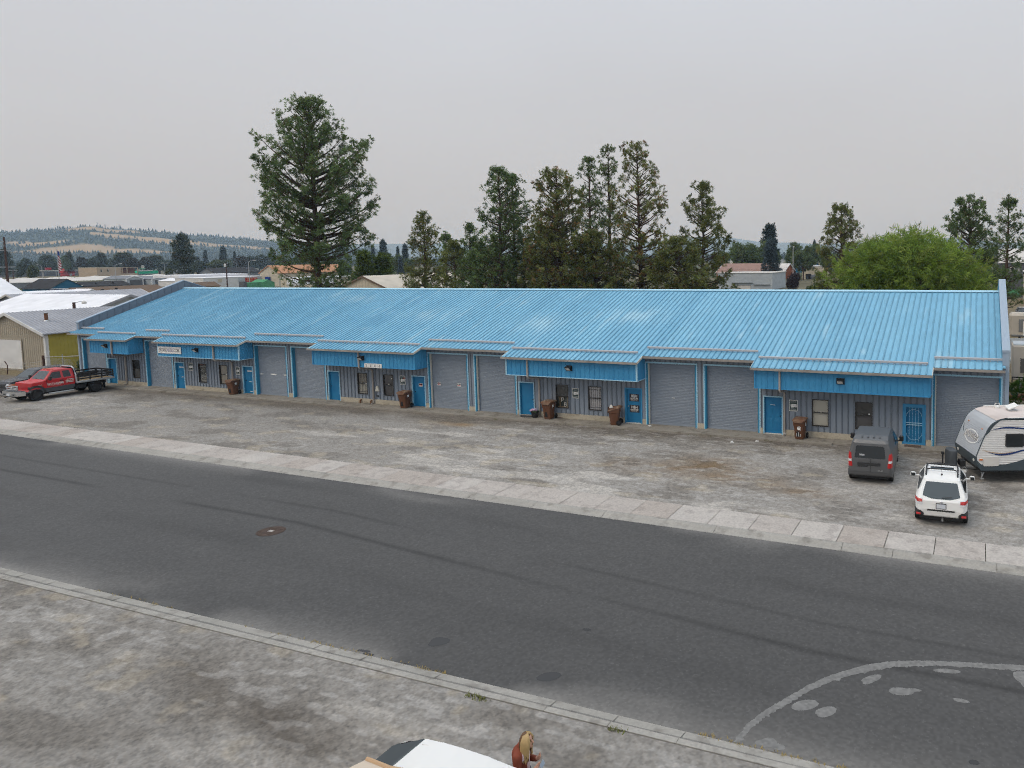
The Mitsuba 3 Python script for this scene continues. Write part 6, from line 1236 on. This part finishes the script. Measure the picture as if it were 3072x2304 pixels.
def pine(H, prof, seed, nb, dens, cols, p, base=3.0, L=.26, nbl=14, trunk=.42, lean=(0, 0), bare=0.0, wt=.035):
    """A long needled pine: trunk, whorled limbs and sprays of needles. prof: (height, radius) of the crown."""
    r = np.random.default_rng(seed); prof = np.array(sorted(prof)); R = lambda z: np.interp(z, prof[:, 0], prof[:, 1])
    tz = np.linspace(-.15, H - .3, 12); wob = np.cumsum(r.normal(0, .05, (12, 2)), 0); tp = np.stack([lean[0] * tz / H + wob[:, 0], lean[1] * tz / H + wob[:, 1], tz], 1)
    ax = lambda z: np.array([np.interp(z, tz, tp[:, 0]), np.interp(z, tz, tp[:, 1])])
    wood = [tube(tp, np.linspace(trunk, .05, 12) * np.r_[1.25, np.ones(11)], 9, False)]; PT, DT, CT = [], [], []
    zb = base + (H - .6 - base) * (np.sort(r.uniform(0, 1, nb)) ** .92)
    for i, z in enumerate(zb):
        a = i * 2.4 + r.normal(0, .5); t = (z - base) / (H - base)
        rise = .75 * t + .12 + r.normal(0, .10)                # upper limbs climb, lower ones sag
        Lb = R(min(z + .5, H)) * r.choice([r.uniform(.70, 1.0), r.uniform(.95, 1.16), r.uniform(.4, .7)], p=[.55, .25, .2])
        if Lb < .25: Lb = .25
        u = np.linspace(0, 1, 7); o = ax(z)
        hx, hy = math.cos(a), math.sin(a); bend = r.normal(0, .10)
        px = o[0] + Lb * (u * hx - bend * u * u * hy); py = o[1] + Lb * (u * hy + bend * u * u * hx)
        pz = z + Lb * (rise * u - (.30 - .2 * t) * u * (1 - u) * 1.2 + .14 * u ** 3)
        q = np.stack([px, py, pz], 1); wood.append(limb(q, .035 + .022 * Lb, .012, 4))
        mc = max(2, int(dens * (.5 * Lb + .17 * Lb * Lb) / 6)); ut = np.clip(1 - np.abs(r.normal(0, .38, mc)), .14 + bare, 1); ut[:1] = 1
        c = np.stack([np.interp(ut, u, q[:, j]) for j in range(3)], 1)
        off = r.normal(0, 1, (mc, 3)) * np.array([1, 1, .6]) * (.07 + .17 * Lb * (1.15 - ut))[:, None]; off[:1] *= .2
        c2 = c + off + np.array([hx, hy, .35]) * .10; d = off * .8 + np.array([hx, hy, .5]) * .45
        PT.append((c2[:, None] + r.normal(0, L * .62, (mc, 6, 3))).reshape(-1, 3)); DT.append(np.repeat(d, 6, 0)); CT.append(np.repeat(r.uniform(.62, 1.38, mc), 6))
        for k in range(0, mc): wood.append(tube([c[k] - (q[-1] - q[0]) * .03, (c[k] + c2[k]) / 2 - [0, 0, .03], c2[k]], [.014, .011, .006], 3, False))
    PT.append(np.c_[np.repeat(ax(H - .3)[None], 8, 0) + r.normal(0, .13, (8, 2)), r.uniform(H - .8, H, 8)]); DT.append(np.tile([0, 0, 1.0], (8, 1))); CT.append(np.ones(8))
    PT, DT = np.vstack(PT), np.vstack(DT); DT /= np.linalg.norm(DT, axis=1, keepdims=True) + 1e-9
    g = meshkit.fbm(PT * .55, 3, seed)[:, None]              # clumps of older and younger needles
    col = pal(r, len(PT), cols, p) * (.6 + .8 * g) * np.concatenate(CT)[:, None]
    m, C = leafmesh([tufts(PT, DT, nbl, L, wt, col, r, .75)])
    return cat(wood), m, C
def plant(name, label, x, y, wood, leaf, C, z=-.15, group=None, rz=0.0, cat_='tree', bark='mat_bark'):
    k = thing(name, label, cat_, group); M = place(x, y, z, rz)
    part(k, 'trunk', xf(wood, M), bark, smooth=40); part(k, 'crown', xf(leaf, M), 'mat_leaf', color=C); return k
GRN = [(.110, .165, .070), (.145, .205, .080), (.185, .250, .095), (.190, .170, .090)]
OLV = [(.145, .175, .062), (.185, .210, .072), (.225, .240, .085), (.240, .180, .080), (.33, .18, .08)]
w, m, C = pine(28.0, [(2.5, 2.6), (6, 3.6), (8, 4.6), (10, 5.6), (12.5, 6.1), (15.2, 6.3), (18, 6.2), (20, 5.2), (21.5, 4.2), (23, 3.2), (25, 2.3), (26.6, 1.5), (28, .3)], 4, 230, 9.5, GRN, [.25, .38, .27, .10], 4.0, .32, 12, .48, wt=.05)
plant('pine_tree', 'tallest broad dark green pine standing alone behind the ridge left of centre', -70.4, 26.3, w, m, C, group='pines behind the blue roof')
def cone(H, R, base=2.0, top=.3, belly=.22): return [(base, R * .8), (base + (H - base) * belly, R), (base + (H - base) * .5, R * .84), (base + (H - base) * .75, R * .58), (H - 1.2, R * .30), (H, top)]
for (x, y, H, R, sd, nb, dn, cl, pr, bare, lab) in [
    (-81.8, 57.1, 17.1, 3.0, 11, 120, 10, OLV, [.3, .35, .25, .1, 0], 0, 'bushy pointed pine behind the cream barn roof'),
    (-88.8, 70.8, 14.6, 1.9, 12, 60, 9, GRN, [.3, .4, .3, 0], 0, 'small pine just right of the bushy pointed pine'),
    (-72.2, 55.9, 15.0, 2.0, 13, 70, 8, GRN, [.3, .4, .3, 0], .1, 'slim pine left of the twin topped pine'),
    (-69.5, 49.0, 12.2, 2.6, 14, 80, 10, OLV, [.3, .4, .3, 0, 0], 0, 'low bushy pine at the foot of the twin topped pine'),
    (-58.0, 44.0, 21.3, 3.5, 15, 130, 7, GRN, [.4, .35, .15, .1], .1, 'left top of the twin topped dark pine'),
    (-58.9, 48.3, 21.0, 2.9, 16, 110, 7, GRN, [.4, .35, .15, .1], .1, 'right top of the twin topped dark pine'),
    (-49.1, 43.9, 20.7, 4.5, 17, 165, 8, OLV, [.25, .33, .24, .12, .06], .05, 'broad olive pine with many tops in the middle of the group'),
    (-53.2, 58.9, 24.1, 2.9, 18, 115, 8, GRN, [.35, .4, .15, .1], .05, 'dark pine rising behind the broad olive pine'),
    (-52.3, 63.8, 26.4, 3.2, 19, 85, 5.5, GRN, [.3, .3, .2, .2], .25, 'thin open pine with a bare trunk between the two tallest of the group'),
    (-41.0, 50.5, 24.2, 4.6, 20, 120, 6.5, OLV, [.3, .3, .2, .12, .08], .12, 'tall open pine with level limbs at the right of the group'),
    (-34.5, 47.8, 12.0, 3.6, 21, 110, 10, OLV, [.25, .4, .3, .05, 0], 0, 'low round olive pine right of the tall open pine'),
    (-34.5, 56.4, 19.3, 3.8, 22, 125, 7, OLV, [.4, .35, .2, .05, 0], .05, 'single pointed pine at the right end of the group'),
    (-16.8, 61.1, 16.0, 3.6, 23, 110, 8, OLV, [.35, .35, .2, .1, 0], .08, 'round topped pine left of the bright green tree'),
    (-1.1, 60.5, 16.5, 3.8, 24, 135, 8, GRN, [.4, .38, .15, .07], .05, 'dense dark pine right of the bright green tree'),
    (-45.5, 46.5, 13.0, 4.2, 26, 110, 9, OLV, [.25, .38, .25, .08, .04], 0, 'low spreading olive pine before the broad one with many tops'),
    (-54.5, 49.5, 13.5, 4.2, 27, 110, 9, OLV, [.3, .38, .25, .07, 0], 0, 'low dense pine between the twin topped pine and the broad olive pine'),
    (-63.0, 46.5, 11.5, 3.4, 28, 90, 9, GRN, [.3, .4, .25, .05], 0, 'low dark pine just left of the twin topped pine'),
    (3.8, 80.5, 17.7, 2.6, 25, 90, 8, GRN, [.45, .38, .12, .05], .05, 'slim dark pine at the right edge')]:
    w, m, C = pine(H, cone(H, R, 1.5 if H < 20 else 2.2, .35, .25), sd, int(nb * 1.25), dn * 1.35, cl, pr, 1.2, .33, 11, .16 + H * .009, bare=bare, wt=.06)
    plant('pine_tree', lab, x, y, w, m, C, group='pines behind the blue roof')
def leafy(H, R, seed, n, cols, p, L=.45, nbl=14, squash=.8, droop=.35, trunk=.25, lobes=9, zc=.56, wt=.06):
    """A broadleaved tree: forked limbs and sprays of leaves through lobes of the crown."""
    r = np.random.default_rng(seed); c0 = np.array([0, 0, H * zc]); wood = [tube([(0, 0, -.2), (.05, .03, H * .2), (0, .1, H * .36)], [trunk * 1.2, trunk, trunk * .8], 8, False)]
    P, Dv = [], []; rr_ = np.array([R, R, H * (1 - zc)])
    for i in range(lobes):
        v = r.normal(0, 1, 3); v /= np.linalg.norm(v); v[2] = abs(v[2]) * 1.1 - .30
        c = c0 + v * rr_ * np.array([.55, .55, .62]); s = r.uniform(.36, .52) * R
        wood.append(tube([(0, .1, H * .30), c * [.4, .4, .72], c], [trunk * .6, trunk * .35, .03], 5, False))
        for _ in range(4):
            v2 = r.normal(0, .6, 3) * s; wood.append(tube([c * [.4, .4, .75], c + v2 * .5, c + v2], [trunk * .28, .04, .015], 4, False))
        m = n // lobes; u = r.normal(0, 1, (m, 3)); u /= np.linalg.norm(u, axis=1, keepdims=True)
        q = c + u * s * np.array([1, 1, squash]) * (r.uniform(.25, 1.0, (m, 1)) ** .45) * r.uniform(.85, 1.18, (m, 1))
        P.append(q); Dv.append(u * .8 + np.array([0, 0, -droop]))
    P, Dv = np.vstack(P), np.vstack(Dv); k = P[:, 2] > .3; P, Dv = P[k], Dv[k]
    g = meshkit.fbm(P * (1.6 / R ** .5), 3, seed)[:, None]; col = pal(r, len(P), cols, p) * (.55 + .9 * g)
    m, C = leafmesh([tufts(P, Dv, nbl, L, wt, col, r, .55)])
    return cat(wood), m, C
BRT = [(.200, .290, .055), (.250, .335, .072), (.155, .235, .055), (.275, .330, .090)]
w, m, C = leafy(12.3, 7.9, 31, 5200, BRT, [.3, .35, .2, .15], .60, 14, .85, .25, .3, 17, .50, .055)
plant('green_tree', 'broad bright green feathery tree behind the ridge on the right', -5.8, 34.3, w, m, C)
w, m, C = leafy(2.4, 2.2, 33, 900, [(.060, .125, .018), (.10, .17, .03), (.045, .09, .018)], [.4, .35, .25], .30, 12, .9, -.2, .06, 8, .5, .05)
plant('green_shrub', 'rank bright green bushes at the right corner of the building', 3.9, 10.2, w, m, C, -.1, cat_='shrub')
w, m, C = leafy(1.7, .8, 34, 300, [(.05, .09, .022), (.07, .12, .03)], [.5, .5], .22, 10, 1.2, -.2, .04, 5, .55, .035)
plant('green_shrub', 'dark green bush behind the chain link fence at the left', -69.2, 1.5, w, m, C, -.1, cat_='shrub')
# distant trees: a few forms, each copied where one stands
FORMS = {}
def form(kd, wood, m, C, H):
    FORMS[kd] = (mikit.ply(wood, 'mat_bark'), mikit.ply(m, 'mat_leaf', color=C), H)
DRK = [(.055, .072, .045), (.070, .090, .052), (.085, .100, .058)]; MID = [(.100, .145, .055), (.130, .175, .065), (.150, .180, .075)]
for i in range(3):
    w, m, C = leafy(10, 5.0, 60 + i, 520, DRK, [.4, .35, .25], 1.1, 9, .85, .1, .3, 8, .52, .22); form(f'dr{i}', w, m, C, 10)
    w, m, C = leafy(10, 5.0, 70 + i, 620, MID, [.4, .35, .25], 1.0, 10, .85, .1, .3, 8, .52, .20); form(f'dg{i}', w, m, C, 10)
w, m, C = leafy(10, 5, 80, 520, [(.070, .062, .042), (.055, .052, .040), (.085, .066, .045)], [.4, .4, .2], 1.0, 9, .85, .1, .3, 8, .52, .2); form('db0', w, m, C, 10)
w, m, C = leafy(10, 5, 81, 620, [(.085, .105, .040), (.11, .125, .048)], [.5, .5], 1.0, 10, .85, .1, .3, 8, .52, .2); form('dl0', w, m, C, 10)
w, m, C = leafy(10, 5, 82, 800, [(.060, .042, .050), (.045, .034, .042), (.075, .055, .06)], [.4, .4, .2], .8, 10, .95, .1, .25, 8, .52, .16); form('dp0', w, m, C, 10)
w, m, C = leafy(10, 5, 83, 800, [(.065, .095, .030), (.09, .115, .035)], [.5, .5], .8, 10, .95, .0, .2, 8, .48, .15); form('sh0', w, m, C, 10)
for kd, cl, R, bl in (('cd0', [(.034, .050, .036), (.045, .062, .040)], 2.0, .12), ('cd1', [(.030, .046, .038), (.042, .060, .044)], 2.3, .12), ('cb0', [(.075, .100, .105), (.060, .085, .090)], 2.4, .12), ('ar0', [(.085, .125, .028), (.11, .15, .035)], 1.5, .3)):
    w, m, C = pine(10, [(.3, R * .9), (.3 + 9.7 * bl, R), (5, R * .60), (8, R * .25), (10, .1)], hash_ := sum(map(ord, kd)), 110, 11, cl, [.5, .5], .5, .55, 9, .22, wt=.10); form(kd, w, m, C, 10)
for kd in ('cp0', 'pn0'):
    w, m, C = pine(10, [(1.5, 1.4), (3.5, 2.3), (6, 2.1), (8.5, 1.2), (10, .2)], sum(map(ord, kd)), 95, 10, DRK, [.3, .4, .3], 1.5, .55, 9, .28, wt=.10); form(kd, w, m, C, 10)
W0_ = dict(dr=5.2, dg=5.2, db=5.2, dl=5.2, dp=5.2, sh=5.2, cd=2.2, cb=2.4, ar=1.6, cp=2.3, pn=2.3)
WORDS = dict(dr='dark round tree', dg='mid green round tree', db='brownish round tree', dl='light green round tree', dp='small purple leaved tree', sh='low green bush', cd='dark pointed conifer', cb='blue grey spruce', ar='narrow yellow green conifer', cp='far dark pine', pn='lone tall pine')
FAR = [('dr', -751.3, 360.0, 20.1, 18.5), ('dr', -713.0, 325.3, 16.1, 10.0), ('cp', -628.6, 270.5, 20.0, 7.6), ('dr', -536.1, 232.1, 12.1, 5.9), ('dg', -701.5, 347.2, 18.6, 9.5), ('cp', -700.4, 349.1, 19.1, 5.1), ('db', -662.0, 335.9, 17.0, 10.2), ('dr', -693.1, 362.0, 16.2, 9.8), ('cp', -655.8, 346.7, 18.0, 7.1), ('dr', -683.1, 378.9, 21.1, 23.8), ('db', -594.1, 332.8, 15.1, 14.1), ('db', -641.2, 370.5, 16.1, 11.1), ('dr', -669.2, 401.0, 18.1, 21.4), ('pn', -346.1, 200.5, 22.2, 7.5), ('dr', -530.1, 321.1, 12.7, 9.7), ('dr', -522.9, 331.6, 11.8, 12.0), ('cd', -734.9, 482.1, 15.5, 5.1), ('cd', -730.9, 487.7, 21.5, 5.7), ('cd', -609.7, 416.3, 22.7, 7.8), ('dl', -515.1, 342.3, 12.9, 18.5), ('cd', -716.0, 507.8, 20.2, 4.1), ('db', -554.2, 390.2, 15.9, 12.7), ('dr', -708.4, 517.8, 16.7, 14.9), ('dr', -702.7, 524.9, 17.6, 18.1), ('dr', -695.6, 533.6, 18.2, 18.4), ('dg', -382.3, 284.8, 13.8, 12.1), ('dg', -376.6, 291.5, 14.9, 12.3), ('dg', -329.8, 268.7, 13.5, 9.8), ('dg', -238.2, 191.0, 10.4, 6.1), ('cd', -488.8, 463.6, 21.8, 5.3), ('cd', -427.7, 411.4, 24.9, 8.1), ('dr', -384.8, 369.4, 16.4, 11.8), ('dg', -285.1, 271.0, 13.4, 8.2), ('cd', -406.5, 403.9, 18.9, 3.7), ('cd', -375.9, 377.6, 20.3, 6.1), ('cb', -256.7, 242.7, 10.7, 3.3), ('dg', -280.3, 275.3, 11.4, 6.6), ('ar', -106.1, 68.6, 10.9, 4.2), ('ar', -104.3, 71.4, 10.3, 4.6), ('dg', -88.6, 249.2, 16.1, 16.0), ('dg', -81.6, 261.6, 16.4, 12.3), ('cd', -89.6, 295.7, 22.8, 10.1), ('cb', -60.7, 189.6, 13.8, 6.2), ('dg', -74.9, 283.9, 16.1, 10.1), ('dg', -60.6, 235.9, 12.0, 9.8), ('dg', -67.2, 285.6, 15.3, 10.1), ('cd', -84.9, 373.9, 16.9, 3.3), ('dg', -89.8, 227.8, 12.1, 7.5), ('dp', -40.9, 137.9, 5.3, 4.6), ('sh', -26.4, 89.8, 5.6, 3.4), ('sh', -22.6, 80.4, 6.3, 3.1), ('dl', -426.5, 182.7, 10.5, 5.3), ('dl', -391.0, 223.4, 7.4, 4.3), ('dg', -48.5, 218.0, 12.5, 6.8), ('sh', -29.7, 99.4, 4.2, 2.5)]
def zone(x, y): return 'in the far left tree line' if x < -500 else 'right of the pine group' if x > -95 and y > 70 else 'behind the cream barn' if -110 < x < -95 else 'beyond the houses behind the ridge'
ORD = ['leftmost', 'second', 'third', 'fourth', 'fifth', 'sixth', 'seventh', 'eighth', 'ninth', 'tenth', 'eleventh', 'twelfth', 'thirteenth', 'fourteenth']
seq = {}
for i in sorted(range(len(FAR)), key=lambda i: math.atan2(FAR[i][1], FAR[i][2] + 37.4)): seq.setdefault((FAR[i][0], zone(*FAR[i][1:3])), []).append(i)
FARLAB = {i: (f'{WORDS[kd]} {z}' if len(v) == 1 else f'{ORD[n]}{"" if n == 0 else " from the left"} of the {WORDS[kd]}s {z}') for (kd, z), v in seq.items() for n, i in enumerate(v)}
r_ = np.random.default_rng(9)
for i, (kd, x, y, z, wd) in enumerate(FAR):
    n = len([f for f in FORMS if f.startswith(kd)]); pw, pl, H = FORMS[f'{kd}{i % n}']
    where = zone(x, y)
    nm = 'conifer_tree' if kd in ('cd', 'cb', 'ar') else 'pine_tree' if kd in ('cp', 'pn') else 'shrub' if kd == 'sh' else 'round_tree'
    grp = f'{WORDS[kd]}s {where}'
    lab = FARLAB[i]
    k = thing(nm, lab, 'shrub' if kd == 'sh' else 'tree', grp)
    sz = (z + .3) / H; sx = wd / 2 / W0_[kd]; a = r_.uniform(0, 2 * PI); c, s = math.cos(a), math.sin(a)
    if kd in ('dr', 'dg', 'db', 'dl', 'dp', 'sh'): sz *= .96
    mm = mt([[c * sx, -s * sx, 0, x], [s * sx, c * sx, 0, y], [0, 0, sz, -.15], [0, 0, 0, 1]])
    for nm_, d in (('trunk', pw), ('crown', pl)):
        q = uniq(f'{k}__{nm_}'); ROOTS.add(q); scene[q] = {**d, 'to_world': mm}
# the unbroken belt of trees at the foot of the hills
r_ = np.random.default_rng(12); P = []
for i in range(900):
    a = math.radians(r_.uniform(-68, 8)); d = r_.uniform(900, 2300); P.append((math.sin(a) * d, math.cos(a) * d - 37, r_.uniform(5, 13)))
P = np.array(P); V = []; Cc = []
for x, y, h in P:
    m = 26; u = r_.normal(0, 1, (m, 3)); u /= np.linalg.norm(u, axis=1, keepdims=True); con = r_.random() < .3
    q = np.array([x, y, h * .5]) + u * np.array([h * (.25 if con else .55), h * (.25 if con else .55), h * .5]); V.append(q); Cc.append(np.array([.045, .06, .038]) * r_.uniform(.7, 1.4) * np.ones((m, 3)))
V, Cc = np.vstack(V), np.vstack(Cc); m, C = leafmesh([tufts(V, np.tile([0, 0, .4], (len(V), 1)), 3, 4.5, 1.6, Cc, r_, .8)])
setting('tree_belt', m, 'mat_leaf', 'far belt of mixed trees at the foot of the hills', kind='stuff', color=C)
labels['tree_belt']['category'] = 'trees'

# ------------------------------------------------------------------ hills
SKY = np.array([(-69.1, 0.02), (-66.7, 0.0263), (-64.0, 0.0331), (-63.2, 0.033), (-62.0, 0.0352), (-61.1, 0.0374), (-60.0, 0.0401), (-59.2, 0.0375), (-57.9, 0.0367), (-56.8, 0.0347), (-55.2, 0.0312), (-53.8, 0.0295), (-52.3, 0.0272), (-50.2, 0.0237), (-47.8, 0.018), (-45.7, 0.0137)]); RID = np.array([(-52.7, 0.0147), (-48.8, 0.0166), (-46.2, 0.0191), (-44.7, 0.0205), (-42.5, 0.0203), (-40.7, 0.0188), (-39.5, 0.022), (-37.9, 0.018), (-30.6, 0.0167), (-24.2, 0.0198), (-21.4, 0.0249), (-19.1, 0.0262), (-17.8, 0.0232), (-15.3, 0.0163), (-13.0, 0.0161), (-11.5, 0.013), (-5.4, 0.0159), (-1.9, 0.0186), (0.3, 0.014), (3.6, 0.0096), (11.5, 0.0049)])
def ridge(tab, r0, r1, r2, az0, az1, na, nr, rough):
    az = np.linspace(az0, az1, na); rr__ = np.linspace(r0, r2, nr); A, Rr = np.meshgrid(az, rr__, indexing='ij')
    H = (np.interp(A, tab[:, 0], tab[:, 1]) * r1 + 9.4)
    t = np.clip((Rr - r0) / (r1 - r0), 0, 1); f = np.where(Rr < r1, t ** 1.25 * (1 - .0 * t), 1 - .6 * np.clip((Rr - r1) / (r2 - r1), 0, 1) ** 1.2)
    X, Y = np.sin(np.radians(A)) * Rr, np.cos(np.radians(A)) * Rr - 37
    nz = meshkit.fbm(np.stack([X / 420, Y / 420, X * 0], -1), 4, 5) - .5
    Z = H * f * (1 + rough * nz * np.sin(np.pi * np.clip(t, 0, 1)) * 2.2) - .3
    i, j = np.meshgrid(np.arange(na - 1), np.arange(nr - 1), indexing='ij')
    q = np.stack([i * nr + j, i * nr + j + 1, (i + 1) * nr + j + 1, (i + 1) * nr + j], -1).reshape(-1, 4)
    m = quads(np.stack([X, Y, Z], -1).reshape(-1, 3), q); return m, A, Rr, X, Y, Z
hm, A, Rr, X, Y, Z = ridge(SKY, 2350, 3700, 4700, -76, -44, 260, 70, .35)
EL = (Z - 9.43) / Rr
def hill_at(a, e):
    i = np.argmin(np.abs(A[:, 0] - a)); j = np.argmin(np.abs(EL[i, :50] - e)); return X[i, j], Y[i, j]
TAN = [(hill_at(a, e), ra * .62, rb * .62) for a, e, ra, rb in ((-59.9, .0375, 230, 90), (-60.6, .0335, 280, 60), (-61.4, .030, 220, 45), (-58.6, .0345, 150, 60), (-59.0, .030, 170, 70), (-62.2, .0215, 170, 55), (-61.2, .0165, 260, 60), (-59.9, .015, 330, 60), (-57.8, .0125, 420, 55), (-56.6, .025, 210, 90), (-55.6, .022, 120, 70), (-52.9, .018, 260, 55), (-51.7, .016, 160, 40), (-63.3, .0215, 60, 40))]
def tan_mask(x, y):
    s = 0
    for (cx, cy), ra, rb in TAN:
        L = math.hypot(cx, cy); ux, uy = -cy / L, cx / L
        u = (x - cx) * ux + (y - cy) * uy; v = -(x - cx) * uy + (y - cy) * ux; s = np.maximum(s, np.exp(-((u / ra) ** 2 + (v / (rb * 2.2)) ** 2)))
    return s
hv = hm.vertices; tmv = tan_mask(hv[:, 0], hv[:, 1]) * (.55 + .9 * meshkit.fbm(hv / 90.0, 3, 2))
tv = np.clip((tmv - .50) / .16, 0, 1)[:, None]
hc = (1 - tv) * np.array([.050, .062, .044]) * (.7 + .6 * meshkit.fbm(hv / 140.0, 3, 8))[:, None] + tv * np.array([.36, .27, .17])
setting('hill', hm, 'mat_ground_mix', 'wooded hill ridge with tan grassy clearings on the left horizon', smooth=True, color=hc)
fm2, *_ = ridge(RID, 7200, 9000, 10200, -62, 14, 160, 24, .2)
setting('hill', fm2, 'mat_ground_mix', 'faint distant blue hills behind the trees', smooth=True, color=np.tile([.05, .065, .06], (len(fm2.vertices), 1)))
r_ = np.random.default_rng(14); V, F, Cc = [], [], []
ia = r_.integers(0, A.shape[0], 26000); ja = r_.integers(4, 54, 26000); n_ = 0
crest = np.argmin(np.abs(Rr[0] - 3700))
ex = r_.integers(0, A.shape[0], 900); ia = np.r_[ia, ex]; ja = np.r_[ja, np.full(900, crest) - r_.integers(0, 2, 900)]
for i, j in zip(ia, ja):
    x, y = X[i, j] + r_.normal(0, 9), Y[i, j] + r_.normal(0, 9)
    if tan_mask(x, y) > .55 + .2 * r_.random(): continue
    if n_ > 9000: break
    if j >= crest - 2 and meshkit.noise(np.array([[A[i, 0] * 1.7, 3, 0]]))[0] < .38 and r_.random() < .8: continue
    n_ += 1; h = r_.uniform(7, 17); w = h * r_.uniform(.18, .32); z = Z[i, j] - 2; k = len(V)
    for q in range(5): V.append((x + w * math.cos(q * 1.257), y + w * math.sin(q * 1.257), z + h * .25))
    V += [(x, y, z + h), (x, y, z)]
    for q in range(5): F += [(k + q, k + (q + 1) % 5, k + 5), (k + (q + 1) % 5, k + q, k + 6)]
    Cc += [np.array([.036, .050, .040]) * r_.uniform(.7, 1.3)] * 7
setting('hill_forest', trimesh.Trimesh(np.array(V), np.array(F), process=False), 'mat_ground_mix', 'conifer forest covering the left hill', kind='stuff', color=np.array(Cc))
labels['hill_forest']['category'] = 'forest'
for i, a in enumerate((-59.65, -59.3, -58.62)):
    d = 3650; x, y = math.sin(math.radians(a)) * d, math.cos(math.radians(a)) * d - 37; z0 = float(np.interp(a, SKY[:, 0], SKY[:, 1])) * 3650 + 2
    k = thing('pylon', ('left', 'middle', 'right')[i] + ' of three thin power pylons on the crest of the left hill', 'pylon', 'power pylons on the hill crest')
    part(k, 'mast', cat([tube([(x + sx * 1.8, y + sy * 1.8, z0), (x, y, z0 + 25)], [.35, .25], 4) for sx in (-1, 1) for sy in (-1, 1)]), 'mat_wall_mid'); part(k, 'arm', cat([box(x - .3, x + .3, y - 4, y + 4, z0 + q, z0 + q + .5) for q in (14, 18, 22)]), 'mat_wall_mid')
# ------------------------------------------------------------------ haze: the smoky air between the camera and the hills
SIGMA = 1.25e-4
scene['haze_air'] = {'type': 'homogeneous', 'albedo': {'type': 'rgb', 'value': [.92, .945, .97]}, 'sigma_t': {'type': 'rgb', 'value': [SIGMA * .75, SIGMA, SIGMA * 1.28]}}
scene['haze'] = {'type': 'cube', 'to_world': T().translate([0, 0, 210]).scale([10500, 10500, 211.5]), 'bsdf': {'type': 'null'}, 'interior': {'type': 'ref', 'id': 'haze_air'}}
labels['haze'] = {'label': 'thin smoky haze fading the distant hills', 'category': 'haze', 'kind': 'stuff'}
